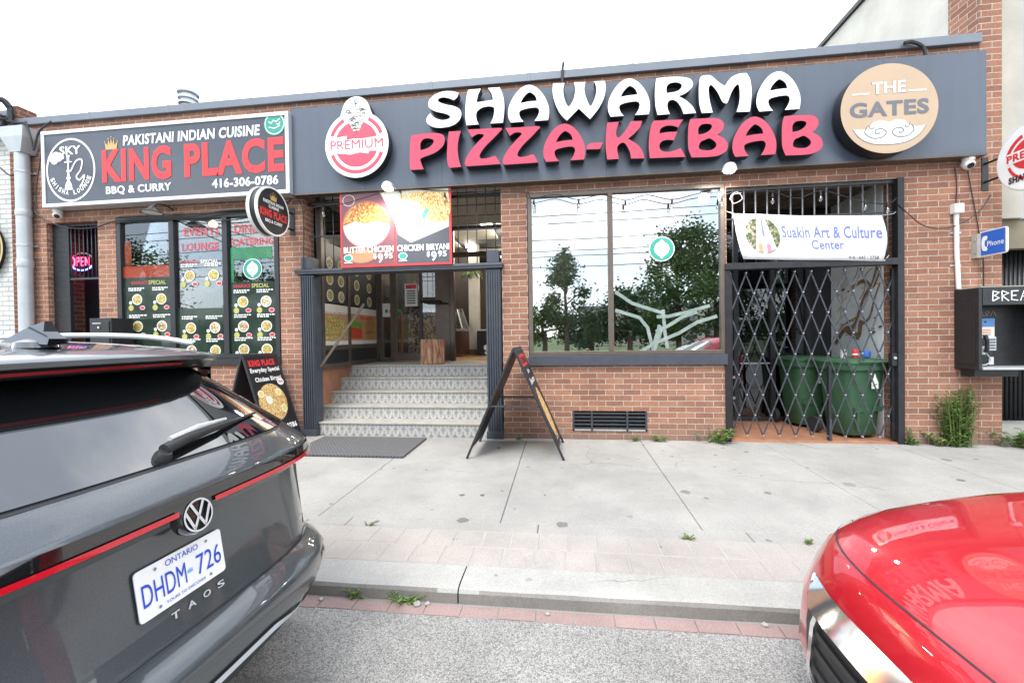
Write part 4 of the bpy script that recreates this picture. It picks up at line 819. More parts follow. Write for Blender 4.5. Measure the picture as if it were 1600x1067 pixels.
# round badge with a bump on top (doner spit)
q = P(556.6, 225, 'Y', YF); rr = abs(P(608, 225, 'Y', YF).x-q.x); rv = abs(P(556, 173, 'Y', YF).z-q.z)*.98
bf = Fr((q.x, YF+.01, q.z), (1,0,0), (0,0,1)); r = (rr+rv)/2
o = []
for k in range(72):
    a = 2*math.pi*k/72; x, y = r*math.cos(a), r*math.sin(a)
    bx, by, br = 0, r*.98, r*.44
    if y > 0 and abs(x) < br*1.0:
        yb = by + math.sqrt(max(br*br-x*x, 0)) - .0
        y = max(y, yb)
    o.append((x, y))
mb = MB(); extrude2d(mb, bf, [smooth(o, 2)], -.125, 0, M['whiteacr'], M['return']); bad = mb.build('round_badge', sg, label='white and red round badge with a meat spit')
mb = MB(); pr = M['redacr']
for a0, a1 in ((20, 62), (118, 160), (200, 340)): bf.ring(mb, 0, 0, r*.88, r*.88, r*.11, pr, .002, 30, a0, a1)
def half(yc0, sgn):
    pts = [(r*.68*math.cos(a), r*.68*math.sin(a)) for a in [R_(t) for t in (range(20, 161, 5) if sgn > 0 else range(200, 341, 5))]]
    return pts
up_ = [p for p in half(0, 1)]; jag = [(-r*.62, r*.24), (-r*.3, r*.27), (-r*.32, r*.15), (-r*.1, r*.17), (r*.2, r*.16), (r*.62, r*.2)]
bf.poly(mb, up_+jag, pr, .002)
dn = [p for p in half(0, -1)]; bf.poly(mb, dn+[(r*.4, -r*.22), (r*.36, -r*.3), (r*.1, -r*.25), (-r*.2, -r*.3), (-r*.62, -r*.24)], pr, .002)
text(mb, bf, 'PREMIUM', 0, 0, r*1.66, r*.27, pr, .004, .0)
bf.poly(mb, [(-r*.3, r*1.08), (r*.3, r*1.08), (r*.26, r*.85), (r*.2, r*.6), (r*.1, r*.40), (-r*.1, r*.40), (-r*.2, r*.6), (-r*.26, r*.85)], M['ivory'], .005)
random.seed(4)
for i in range(44):
    t_ = random.uniform(.42, 1.06); hw = r*(.1+.2*min(1, (t_-.4)/.5)); x = random.uniform(-1, 1)*hw; bf.stroke(mb, [(x-.03, r*t_), (x, r*t_+.012), (x+.03, r*t_-.004)], .008, M['gates_grey'], .007)
bf.stroke(mb, [(0, r*1.08), (0, r*1.24)], .012, M['gates_grey'], .005); bf.stroke(mb, [(0, r*.40), (0, r*.30)], .012, M['gates_grey'], .005); bf.ring(mb, 0, r*1.26, .03, .03, .01, M['gates_grey'], .005)
mb.build('badge_print', bad)
# tan disc
YG = -.315; q = P(1388.9, 169.7, 'Y', YG); rh = abs(P(1465.5, 170, 'Y', YG).x-P(1312, 170, 'Y', YG).x)/2; rv = abs(P(1389, 100, 'Y', YG).z-P(1389, 239.5, 'Y', YG).z)/2; r = (rh+rv)/2
gf = Fr((q.x, YG, q.z), (1,0,0), (0,0,1)); mb = MB()
extrude2d(mb, gf, [[(r*math.cos(2*math.pi*k/96), r*math.sin(2*math.pi*k/96)) for k in range(96)]], -.155, 0, M['tan'], M['return']); gd_ = mb.build('round_disc', sg, label='tan round disc lettered in white and slate')
mb = MB()
text(mb, gf, 'THE', .0, r*.47, r*.72, r*.29, M['gates_grey'], .0015, .035); text(mb, gf, 'THE', 0, r*.47, r*.70, r*.27, M['ivory'], .003, .02)
for s_ in (-1, 1): gf.rect(mb, s_*r*.58-r*.18, s_*r*.58+r*.18, r*.34, r*.375, M['ivory'], .003)
text(mb, gf, 'GATES', 0, 0, r*1.62, r*.34, M['gates_grey'], .003, .035)
sh = smooth([(-.74,-.42,1),(-.55,-.44),(-.40,-.38),(-.32,-.29),(-.15,-.26),(0,-.31,1),(.15,-.26),(.32,-.29),(.40,-.38),(.55,-.44),(.74,-.42,1),(.6,-.62),(.35,-.76),(0,-.80),(-.35,-.76),(-.6,-.62)])
gf.poly(mb, [(x*r*1.02, y*r*1.02-.0) for x, y in sh], M['gates_grey'], .0015); gf.poly(mb, [(x*r, y*r) for x, y in sh], M['ivory'], .003)
for s_ in (-1, 1):
    c = crom([(s_*.46,-.40,0),(s_*.50,-.52,0),(s_*.36,-.64,0),(s_*.16,-.64,0),(s_*.06,-.54,0),(s_*.14,-.45,0),(s_*.26,-.46,0),(s_*.29,-.53,0),(s_*.22,-.56,0),(s_*.2,-.52,0)], 6)
    gf.stroke(mb, [(p.x*r, p.y*r) for p in c], .012, M['gates_grey'], .0045)
    c = crom([(s_*.42,-.36,0),(s_*.39,-.43,0),(s_*.33,-.43,0),(s_*.33,-.39,0)], 5); gf.stroke(mb, [(p.x*r, p.y*r) for p in c], .01, M['gates_grey'], .0045)
mb.build('disc_print', gd_)
# ================================================================== King Place lightbox
YK = -.21; kx0, kx1 = P(64.5, 268, 'Y', YK).x, P(451, 233, 'Y', YK).x; KZ0, KZ1 = 3.505, 4.665
ks = empty('lightbox_sign', 'framed restaurant lightbox sign with big red name and phone number', 'sign', ((kx0+kx1)/2, YK, KZ0))
mb = MB(); mb.box(kx0+.01, kx1-.01, YK+.015, -.004, KZ0+.01, KZ1-.01, M['ksblack']); mb.build('cabinet', ks)
mb = MB()
mb.box(kx0, kx1, YK, -.008, KZ1-.055, KZ1, M['alu']); mb.box(kx0, kx1, YK, -.008, KZ0, KZ0+.055, M['alu']); mb.box(kx0, kx0+.055, YK+.001, -.009, KZ0+.055, KZ1-.055, M['alu']); mb.box(kx1-.055, kx1, YK+.001, -.009, KZ0+.055, KZ1-.055, M['alu']); mb.build('frame', ks, bevel=.004)
fr = Fr((0, YK+.012, 0), (1,0,0), (0,0,1)); mb = MB()
def kq(zx, zy): q = P(zx/3.3333, 130+zy/3.3333, 'Y', YK+.012); return q.x, q.z
cx, cz = kq(368, 453); rx = (kq(496, 440)[0]-kq(241, 465)[0])/2; rz = rx*1.12
fr.ring(mb, cx, cz, rx, rz, .028, M['white'], .001)
text(mb, fr, 'SKY', cx, cz+rz*.62, rx*.86, rz*.27, M['white'], .002, .03)
arc_text(mb, fr, 'SHISHA LOUNGE', cx, cz, rx*.80, 197, 343, rz*.15, M['white'], .002, .03, inside=True)
# water pipe emblem
for y0, y1, w0, w1 in ((-.62,-.56,.17,.17),(-.56,-.5,.13,.15),(-.5,-.36,.15,.08),(-.36,-.28,.05,.05),(-.28,-.22,.09,.09),(-.22,-.04,.05,.04),(-.04,.0,.08,.08),(.0,.24,.03,.03),(.24,.27,.16,.16),(.27,.36,.05,.05),(.36,.47,.04,.08)):
    x = cx-.04; fr.poly(mb, [(x-w0*rx, cz+y0*rz), (x+w0*rx, cz+y0*rz), (x+w1*rx, cz+y1*rz), (x-w1*rx, cz+y1*rz)], M['white'], .002)
c = crom([(cx-.0, cz-.02, 0),(cx+.10, cz+.13, 0),(cx+.20, cz+.14, 0),(cx+.18, cz+.0, 0),(cx+.10, cz-.10, 0),(cx+.15, cz-.16, 0),(cx+.24, cz-.09, 0),(cx+.21, cz-.19, 0),(cx+.16, cz-.26, 0)], 6); fr.stroke(mb, [(p.x, p.y) for p in c], .022, M['white'], .002)
for dx, dy, rr in ((-.32,.2,.07),(-.25,.23,.07),(-.2,.19,.06),(-.28,.15,.06),(-.14,.2,.035)): fr.disc(mb, cx+dx, cz+dy, rr, rr*.85, M['white'], .002+abs(dx)*.002)
fr.disc(mb, cx-.04, cz, .001, .001, M['white'], .002)
mb.build('emblem', ks, label='white round water pipe emblem')
mb = MB()
a = kq(640, 300); b = kq(1350, 230); text(mb, fr, 'PAKISTANI INDIAN CUISINE', (a[0]+b[0])/2, 4.435, b[0]-a[0], .155, M['white'], .002, .03, skew=.08)
a = kq(532, 450); b = kq(893, 440); text(mb, fr, 'KING', (a[0]+b[0])/2, 4.07, b[0]-a[0], .50, M['red'], .002, .04)
a = kq(960, 420); b = kq(1480, 400); text(mb, fr, 'PLACE', (a[0]+b[0])/2, 4.07, b[0]-a[0], .50, M['red'], .002, .04)
a = kq(553, 580); b = kq(893, 560); text(mb, fr, 'BBQ & CURRY', (a[0]+b[0])/2, 3.70, b[0]-a[0], .135, M['white'], .002, .03)
a = kq(1105, 540); b = kq(1450, 515); text(mb, fr, '416-306-0786', (a[0]+b[0])/2, 3.71, b[0]-a[0], .135, M['white'], .002, .03)
def crown(mb, fr, cx, cz, s, m, z=.002):
    fr.poly(mb, [(cx+x*s, cz+y*s) for x, y in ((-.42,-.4),(.42,-.4),(.5,.12),(.27,-.1),(.22,.3),(.08,-.05),(0,.42),(-.08,-.05),(-.22,.3),(-.27,-.1),(-.5,.12))], m, z)
    for x, y in ((.5,.16),(.22,.34),(0,.46),(-.22,.34),(-.5,.16)): fr.disc(mb, cx+x*s, cz+y*s, .045*s, .045*s, m, z, 10)
a = kq(585, 305); crown(mb, fr, a[0]-.02, a[1]-.03, .22, M['gold']); mb.build('lettering', ks)
mb = MB(); a = kq(1430, 213); fr.disc(mb, a[0], a[1], .165, .165, M['teal'], .002); fr.ring(mb, a[0], a[1], .15, .15, .012, M['white'], .0035)
for dx, dy, w_ in ((-.05,.03,.07),(.03,.05,.10),(0,-.045,.17),(.06,0,.05)): fr.stroke(mb, [(a[0]+dx-w_/2, a[1]+dy), (a[0]+dx, a[1]+dy-.02), (a[0]+dx+w_/2, a[1]+dy+.015)], .014, M['white'], .005)
mb.build('green_seal', ks)
# ================================================================== flag signs
def disc_sign(c, r, th, face_m, rim_m, back_m, name, label, facing):
    root = empty(name, label, 'sign', c)
    mb = MB(); mb.lathe(Vector(c)-Vector((th/2,0,0)), (1,0,0), [(r*.985,0),(r,.008),(r,th-.008),(r*.985,th)], rim_m, 64); mb.build('case', root)
    f = Fr(Vector(c)+Vector((facing*(th/2+.002),0,0)), (0,facing,0), (0,0,1)); return root, f
kc = Vector((-3.93, -.50, 3.155))
root, f = disc_sign(kc, .315, .13, None, M['black'], None, 'projecting_round_sign', 'round black projecting sign with gold crown and red name beside the doorway', 1)
mb = MB(); f.ring(mb, 0, 0, .325, .325, .022, M['white'], .004); f.disc(mb, 0, 0, .304, .304, M['black'], .001, 48); crown(mb, f, 0, .195, .13, M['gold'], .004)
text(mb, f, 'PAKISTANI INDIAN', 0, .105, .40, .045, M['white'], .004, .03); text(mb, f, 'CUISINE', 0, .05, .2, .04, M['white'], .004, .03); text(mb, f, 'KING PLACE', 0, -.045, .53, .105, M['red'], .004, .05); text(mb, f, 'BBQ & CURRY', 0, -.15, .34, .05, M['white'], .004, .03); mb.build('face', root)
mb = MB(); mb.lathe(kc-Vector((.075,0,0)), (1,0,0), [(.322,-.01),(.327,.0),(.327,.035),(.322,.04)], M['plastic_white'], 64, False); mb.lathe(kc+Vector((.045,0,0)), (1,0,0), [(.322,-.01),(.327,.0),(.327,.02),(.322,.025)], M['plastic_white'], 64, False); mb.build('rim', root)
mb = MB(); mb.tube([kc+Vector((0,.30,.12)), (kc.x, 0, kc.z+.12)], .014, M['black']); mb.tube([kc+Vector((0,.30,-.12)), (kc.x, 0, kc.z-.12)], .014, M['black']); mb.box(kc.x-.04, kc.x+.04, -.012, 0, kc.z-.2, kc.z+.2, M['black']); mb.build('bracket', root)
pc = Vector((5.14, -.585, 3.31))
root, f = disc_sign(pc, .375, .12, None, M['plastic_white'], None, 'projecting_round_sign', 'white round projecting sign with red lettering at the far right pier', -1)
mb = MB(); f.disc(mb, 0, 0, .36, .36, M['whiteacr'], .001, 56); f.ring(mb, 0, 0, .27, .27, .04, M['red'], .004, 40, 110, 165); f.ring(mb, 0, 0, .27, .27, .04, M['red'], .004, 40, 15, 70); f.ring(mb, 0, 0, .25, .25, .03, M['red'], .004, 40, 195, 345)
f.disc(mb, 0, .03, .2, .17, M['red'], .003); f.rect(mb, -.25, .25, -.03, .09, M['whiteacr'], .0045); text(mb, f, 'PREMIUM', 0, .03, .5, .085, M['red'], .006, .04); text(mb, f, 'SHAWARMA', .0, -.215, .46, .075, M['black'], .006, .05); mb.build('face', root)
mb = MB(); mb.tube([pc+Vector((0,.37,.12)), (pc.x, .0, pc.z+.12)], .014, M['black']); mb.tube([pc+Vector((0,.36,-.1)), (pc.x, .0, pc.z-.1)], .014, M['black']); mb.box(pc.x-.035, pc.x+.035, -.016, -.004, pc.z-.2, pc.z+.2, M['black']); mb.build('bracket', root)
# phone flag sign
PX = 5.05; ya, yb = P(1533, 380, 'X', PX).y, P(1574.5, 372, 'X', PX).y; z0, z1 = P(1533, 402, 'X', PX).z, P(1533, 363, 'X', PX).z
root = empty('phone_sign', 'blue and white phone flag sign on the brick pillar', 'sign', (PX, 0, z0))
mb = MB(); y0, y1, c_ = yb, ya, .03
o = [(y0+c_, z0), (y1, z0), (y1, z1), (y0+c_, z1), (y0+c_*.3, z1-c_*.3), (y0, z1-c_), (y0, z0+c_), (y0+c_*.3, z0+c_*.3)]
v = [(x, y, z) for x in (PX-.011, PX+.011) for y, z in o]; n = len(o)
mb.add(v, [tuple(range(n)), tuple(reversed(range(n, 2*n)))]+[(i, (i+1) % n, n+(i+1) % n, n+i) for i in range(n)], M['plastic_white']); mb.build('panel', root)
f = Fr((PX-.013, (y0+y1)/2, (z0+z1)/2), (0,-1,0), (0,0,1)); mb = MB(); hw, hh = abs(y1-y0)/2-.014, (z1-z0)/2-.014; f.rect(mb, -hw, hw, -hh, hh, M['signblue'], .001); k_ = hw/.235
text(mb, f, 'Phone', .055*k_, -.01, .32*k_, .105*k_, M['white'], .003, .01)
hs = smooth([(-.19,.15),(-.12,.165),(-.10,.13),(-.115,.07,1),(-.145,.065),(-.155,0),(-.145,-.065),(-.115,-.07,1),(-.10,-.13),(-.12,-.165),(-.19,-.15),(-.215,-.08),(-.22,0),(-.215,.08)]); f.poly(mb, [(x*k_-.0, y*k_*.92) for x, y in hs], M['white'], .003); mb.build('print', root)
mb = MB(); mb.box(PX-.05, PX+.03, ya-.012, -.0, z0-.005, z1-.02, M['beige']); mb.lathe((PX-.051, -.05, z1-.09), (-1,0,0), [(.013,0),(.013,.006)], M['galv'], 10); mb.lathe((PX-.051, -.05, z0+.06), (-1,0,0), [(.013,0),(.013,.006)], M['galv'], 10); mb.build('bracket', root)
# ================================================================== payphone
pp = empty('payphone_booth', 'black wall mounted payphone booth with white graffiti on its hood', 'payphone', (5.2, -.16, .95))
X0, X1, Z0, Z1, YD = 4.81, 5.62, .95, 1.905, -.31
mb = MB(); mb.box(X0, X0+.035, YD, -.0, Z0, Z1, M['blackmetal']); mb.box(X1-.035, X1, YD, -.0, Z0, Z1, M['blackmetal']); mb.box(X0+.035, X1-.035, -.03, -.002, Z0, Z1, M['blackmetal']); mb.box(X0+.035, X1-.035, YD+.004, -.03, Z1-.03, Z1-.002, M['blackmetal'])
mb.box(X0-.006, X0, YD+.04, -.05, Z0+.06, Z1-.16, M['black']); mb.build('shell', pp, bevel=.005)
mb = MB(); mb.box(X0+.036, X1-.036, YD-.005, YD+.015, Z1-.205, Z1+.0, M['blackmetal']); mb.box(X0+.02, X1, YD-.006, -.01, Z1+.001, Z1+.012, M['beige']); mb.build('hood', pp, bevel=.003)
mb = MB(); mb.box(X0+.036, X1-.036, YD-.01, -.03, Z0, Z0+.028, M['galv']); mb.box(X0+.05, X1-.3, -.2, -.03, Z0-.09, Z0-.002, M['blackmetal']); mb.build('shelf', pp, bevel=.003)
f = Fr((0, YD-.0065, 0), (1,0,0), (0,0,1)); mb = MB()
random.seed(21)
gx = X0+.14
for ch in 'BREATHE':
    wd = .075; zb, zt = Z1-.155, Z1-.045
    S = {'B': [[(0,0),(0,1)],[(0,1),(.8,.85),(.2,.55),(.9,.3),(0,0)]], 'R': [[(0,0),(0,1)],[(0,1),(.85,.75),(.1,.5),(.9,0)]], 'E': [[(.9,1),(.1,.95),(.1,.05),(.9,0)],[(.1,.5),(.7,.55)]], 'A': [[(0,0),(.45,1),(.9,0)],[(.15,.4),(.8,.4)]], 'T': [[(.45,-.15),(.5,1.1)],[(.05,.75),(.95,.8)]], 'H': [[(.1,0),(.1,1)],[(.85,0),(.85,1)],[(.1,.5),(.85,.5)]]}[ch]
    for l in S: f.stroke(mb, [(gx+x*wd+random.uniform(-.004,.004), zb+y*(zt-zb)+random.uniform(-.004,.004)) for x, y in l], .011, M['white'], .0)
    gx += wd+.018
f2 = Fr((0, -.031, 0), (1,0,0), (0,0,1))
for l in ([(0,.06),(.02,0),(.05,.01)],[(.05,.05),(.06,.0),(.09,.05),(.06,.06)],[(.10,.0),(.13,.06),(.16,.0)]): f2.stroke(mb, [(X0+.27+x, Z1-.32+y) for x, y in l], .008, M['beige'], .001)
f2.stroke(mb, [(X0+.05, Z1-.30), (X0+.12, Z1-.295)], .008, M['beige'], .001)
mb.build('graffiti', pp)
mb = MB(); px0 = X0+.10; mb.box(px0, px0+.19, -.15, -.031, Z0+.08, Z0+.60, M['blackmetal']); ph = mb.build('phone', pp, bevel=.008)
mb = MB(); f = Fr((px0, -.153, Z0), (1,0,0), (0,0,1)); f.slab(mb, -.005, .20, .50, .60, mat('phone_fascia', (.07,.22,.5), .35), 0, .006); f.slab(mb, .0, .2, .37, .50, mat('info_card', (.72,.66,.55), .4), 0, .004)
for i in range(4): f.rect(mb, .06+.01*(i % 2), .16, .40+.02*i, .408+.02*i, M['red'] if i > 1 else M['gates_grey'], .0055)
f.slab(mb, .12, .215, .22, .38, M['alu'], 0, .007)
for i in range(4):
    for j in range(3): f.slab(mb, .128+.028*j, .150+.028*j, .235+.034*i, .258+.034*i, M['gates_grey'], .007, .012)
f.slab(mb, .01, .10, .17, .27, M['alu'], 0, .01); f.slab(mb, .14, .19, .05, .14, M['alu'], 0, .006); f.disc(mb, .10, .56, .012, .012, M['black'], .008)
mb.build('fascia', ph)
mb = MB(); mb.tube([(px0+.07,-.19,Z0+.40),(px0+.075,-.215,Z0+.33),(px0+.085,-.19,Z0+.2)], [.024,.017,.024], M['black'], 10); mb.build('handset', ph)
mb = MB(); mb.tube(crom([(px0+.085,-.19,Z0+.19),(px0+.12,-.2,Z0+.10),(px0+.06,-.2,Z0+.05),(px0+.0,-.15,Z0+.06)], 5), .007, M['galv'], 6); mb.build('cord', ph)
# ================================================================== banners
bn = empty('food_banner', 'butter chicken and chicken biryani banner hung over the doorway', 'banner', (-2.34, -.1, 2.42))
f = Fr((0, -.10, 0), (1,0,0), (0,0,1)); x0, x1, z0, z1 = -3.13, -1.50, 2.435, 3.515; xm = (x0+x1)/2+.0
mb = MB(); f.slab(mb, x0, x1, z0, z1, M['red'], -.008, 0); mb.build('vinyl', bn)
mb = MB(); dkp = mat('banner_slate', (.06,.065,.08), .4); plum = mat('banner_plum', (.16,.06,.07), .4)
f.rect(mb, x0+.02, xm-.015, z0+.03, z1-.02, plum, .0015); f.rect(mb, xm+.015, x1-.03, z0+.03, z1-.02, dkp, .0015)
f.disc(mb, xm-.42, z0+.60, .365, .34, mat('bowl_rim', (.30,.08,.09), .3), .003, 48); f.disc(mb, xm-.42, z0+.60, .345, .32, M['curry'], .0045, 48)
f.poly(mb, [(xm-.42+.345*math.cos(a), z0+.60+.32*math.sin(a)) for a in [R_(t) for t in range(182, 359, 6)]]+[(xm-.42+.3,z0+.60),(xm-.3,z0+.64),(xm-.45,z0+.61),(xm-.6,z0+.65),(xm-.7,z0+.61)], M['rice'], .006)
f.ring(mb, xm-.68, z0+.95, .09, .08, .006, M['ivory'], .004)
f.poly(mb, [(xm-.22, z1-.03), (x1-.035, z1-.03), (x1-.035, z0+.52), (xm+.45, z0+.40), (xm+.23, z0+.32), (xm+.05, z0+.44), (xm-.04, z0+.75)], M['rice'], .003)
f.poly(mb, smooth([(xm+.1, z0+.62), (xm+.0, z0+.78), (xm+.12, z1-.1), (xm+.4, z1-.06), (x1-.05, z1-.12), (x1-.05, z0+.62), (xm+.45, z0+.60)]), M['biryani'], .005)
f.poly(mb, [(xm+.42, z0+.62), (xm+.50, z0+.76), (xm+.46, z0+.8), (xm+.39, z0+.70)], M['green'], .007)
f.disc(mb, xm-.5, z0+.16, .2, .10, mat('clay_dish', (.5,.2,.1), .4), .003)
text(mb, f, 'BUTTER CHICKEN', xm-.395, z0+.245, .74, .088, M['white'], .008, .02); text(mb, f, 'CHICKEN BIRYANI', xm+.405, z0+.245, .75, .088, M['white'], .008, .02)
for dx in (-.1, .68):
    text(mb, f, '$', xm+dx-.20, z0+.145, .045, .085, M['white'], .008, .02); text(mb, f, '9', xm+dx-.12, z0+.118, .075, .135, M['white'], .008, .03); text(mb, f, '95', xm+dx+.0, z0+.148, .125, .082, M['white'], .008, .02)
for dx in (-.70, .11): f.disc(mb, xm+dx, z0+.135, .065, .05, M['white'], .007); f.disc(mb, xm+dx, z0+.135, .055, .04, M['teal'], .0085); f.rect(mb, xm+dx-.06, xm+dx+.06, z0+.062, z0+.076, M['white'], .007)
mb.build('print', bn)
cb = empty('culture_banner', 'white vinyl art and culture centre banner tied to the bars over the gate', 'banner', (3.1, -.06, 2.3))
A, B, C, Dq = [P(*p, 'Y', -.06) for p in ((1146,334),(1377,337),(1381,408),(1161,405))]
mb = MB(); nx, ny = 24, 8; v = []
def bpt(s, t, dy=0):
    top = A.lerp(B, s); bot = Dq.lerp(C, s); p = top.lerp(bot, t)
    p = p + Vector((-.02*math.sin(math.pi*t) if s < .02 else 0, 0, -.012*math.sin(math.pi*s)*(1-t)))
    return Vector((p.x+(.05*math.sin(math.pi*t)*max(0, (s-.9)*10)), -.062-.02*math.sin(s*9+t*2)*.5-.05*max(0, s-.82)*math.sin(math.pi*t)+dy, p.z))
for j in range(ny+1):
    for i in range(nx+1): v.append(bpt(i/nx, j/ny))
mb.add(v, [(j*(nx+1)+i, (j+1)*(nx+1)+i, (j+1)*(nx+1)+i+1, j*(nx+1)+i+1) for j in range(ny) for i in range(nx)], M['banner'], True); o = mb.build('vinyl', cb); sol = o.modifiers.new('thick', 'SOLIDIFY'); sol.thickness = .003; sol.offset = -1
class BF:   # frame that follows the banner's surface
    n = Vector((0,-1,0))
    def p(s, x, y, z=0): return bpt(min(max(x, 0), 1), min(max(1-y, 0), 1), -.003-z)
    def poly(s, mb, pts, m, z=0): mb.add([s.p(x, y, z) for x, y in pts], [tuple(range(len(pts)))], m)
bf_ = BF(); mb = MB(); wd = (B-A).length; ht = (A-Dq).length
def btext(t, cx, cy, w_, h_, m, bold=.018):
    vs_, fs = text_geo(t, bold, 0); xs = [q[0] for q in vs_]; ys = [q[1] for q in vs_]
    mb.add([bf_.p(cx+(q[0]-(min(xs)+max(xs))/2)*w_/(max(xs)-min(xs)), cy+(q[1]-(min(ys)+max(ys))/2)*h_/(max(ys)-min(ys)), .001) for q in vs_], fs, m)
btext('Suakin Art & Culture', .645, .63, .66, .27, M['blueprint']); btext('Center', .62, .35, .22, .21, M['blueprint']); btext('416 - 643 - 2758', .86, .075, .21, .085, M['gates_grey'])
ccx, ccy, crx, cry = .175, .53, .125, .40
cp = lambda n_, sx=1, sy=1: [(ccx+crx*sx*math.cos(2*math.pi*k/n_), ccy+cry*sy*math.sin(2*math.pi*k/n_)) for k in range(n_)]
bf_.poly(mb, cp(36), food_mat('tree_photo', [(.10,.13,.05),(.2,.22,.1),(.05,.06,.04),(.35,.3,.25)], 40), .0008)
bf_.poly(mb, [(ccx-.02, ccy+.39), (ccx+.03, ccy+.39), (ccx+.085, ccy-.28), (ccx+.0, ccy-.4), (ccx-.07, ccy-.33)], mat('white_robe', (.72,.70,.66), .5), .0018); bf_.poly(mb, [(ccx+.0, ccy+.38), (ccx+.012, ccy+.38), (ccx+.014, ccy-.02), (ccx-.004, ccy-.02)], M['blueprint'], .0026)
for dx, m_ in ((-.03, M['murtan']), (.03, mat('pink_print', (.6,.2,.3), .5))): bf_.poly(mb, [(ccx+dx+.018*math.cos(k), ccy-.24+.07*math.sin(k)) for k in [i*math.pi/6 for i in range(12)]], m_, .003); bf_.poly(mb, [(ccx+dx-.02, ccy-.37), (ccx+dx+.02, ccy-.37), (ccx+dx+.014, ccy-.28), (ccx+dx-.014, ccy-.28)], m_, .003)
mb.build('print', cb)
mb = MB(); mb.tube([B, B+Vector((.18,.06,.03)), (4.19, .0, B.z+.08)], .005, M['cablew'], 5); mb.tube([C, C+Vector((.1,.06,.08))], .005, M['cablew'], 5); mb.tube([A, A+Vector((-.06,.06,.05))], .005, M['cablew'], 5); mb.build('tie', cb)
# ================================================================== folding gate
fg = empty('folding_gate', 'closed black folding lattice gate across the right hand porch', 'gate', (3.16, .03, 0))
mb = MB(); x0, x1, z0, z1 = 2.20, 4.15, .08, 2.22; px_, pz_ = .198, .53; sl = px_/pz_   # one bar runs px_ sideways in pz_ height
for fam, y in ((1, .022), (-1, .040)):
    k = -14
    while k < 26:
        xb = x0+px_*k*1.0; pts = []
        # bar: x = xb + fam*sl*(z-z0)
        za, zb = z0, z1
        for lim in (x0, x1):
            zc = z0+(lim-xb)/(fam*sl)
            if fam > 0: za, zb = (max(za, zc), zb) if lim == x0 else (za, min(zb, zc))
            else: za, zb = (za, min(zb, zc)) if lim == x0 else (max(za, zc), zb)
        if zb-za > .05: mb.bar((xb+fam*sl*(za-z0), y, za), (xb+fam*sl*(zb-z0), y, zb), .006, .017, M['ironworn'], (1,0,0))
        k += 1
mb.build('lattice', fg)
mb = MB()
for k in range(11):
    for j in range(9):
        x, z = x0+px_*k*1.0+(px_/2 if j % 2 else 0), z0+pz_/2*j*1.0
        if x0 <= x <= x1 and z <= z1: mb.lathe((x, .012, z), (0,1,0), [(.009,0),(.009,.036)], M['galv'], 8)
mb.build('rivets', fg)
mb = MB()
for x in (2.205, 3.40, 4.14): mb.box(x-.017, x+.017, .012, .05, (.05 if x != 3.40 else .06), (2.2 if x != 3.40 else .98), M['blackmetal'])
mb.box(3.385, 3.415, .0, .06, -.0, .3, M['ironworn']); mb.build('stile', fg)
mb = MB(); mb.box(4.10, 4.19, -.02, .045, .98, 1.14, M['blackmetal']); mb.lathe((4.13, -.02, 1.08), (0,-1,0), [(.018,0),(.018,.012)], M['galv'], 10); mb.build('lock', fg)
# ================================================================== pavement furniture
def aframe(name, label, xr_, zr_, xl, xrt, y0, y1, printer, frame_m=None):
    root = empty(name, label, 'sandwich board', ((xl+xrt)/2, (y0+y1)/2, slope((y0+y1)/2)), 0, 'sandwich boards on the pavement')
    g = slope((y0+y1)/2); fm = frame_m or M['blackframe']
    for sgn, xf in ((-1, xl), (1, xrt)):
        top = Vector((xr_+sgn*.012, 0, zr_)); bot = Vector((xf, 0, g)); u = (top-bot).normalized(); ln = (top-bot).length
        r = Vector((0, 1, 0)) if sgn > 0 else Vector((0, -1, 0)); o = Vector((xf, y0 if sgn > 0 else y1, g)); W_ = y1-y0
        f = Fr(o, r, u)
        mb = MB()
        for a, b, c, d in ((0,.028,0,ln),(W_-.028,W_,0,ln),(.028,W_-.028,.14,.168),(.028,W_-.028,ln-.03,ln)): f.slab(mb, a, b, c, d, fm, -.02, .006)
        side = mb.build('leg_frame', root, bevel=.003)
        mb = MB(); f.slab(mb, .026, W_-.026, .166, ln-.028, M['black'], -.014, -.0); mb.build('panel', side)
        mb = MB(); printer(mb, f, W_, .17, ln-.03, sgn); 
        if mb.f: mb.build('print', side)
    mb = MB(); mb.tube([(xr_, y0, zr_+.005), (xr_, y1, zr_+.005)], .014, fm, 8); mb.build('hinge', root)
    for y in (y0+.02, y1-.02): mb = MB(); mb.bar((xr_+(xl-xr_)*.52, y, zr_+(g-zr_)*.52), (xr_+(xrt-xr_)*.52, y, zr_+(g-zr_)*.52-.0), .012, .022, M['ironworn']); mb.build('spreader', root)
    return root
eggm = mat('egg_print', (.82,.62,.12), .4); onion = mat('onion_print', (.8,.78,.7), .4)
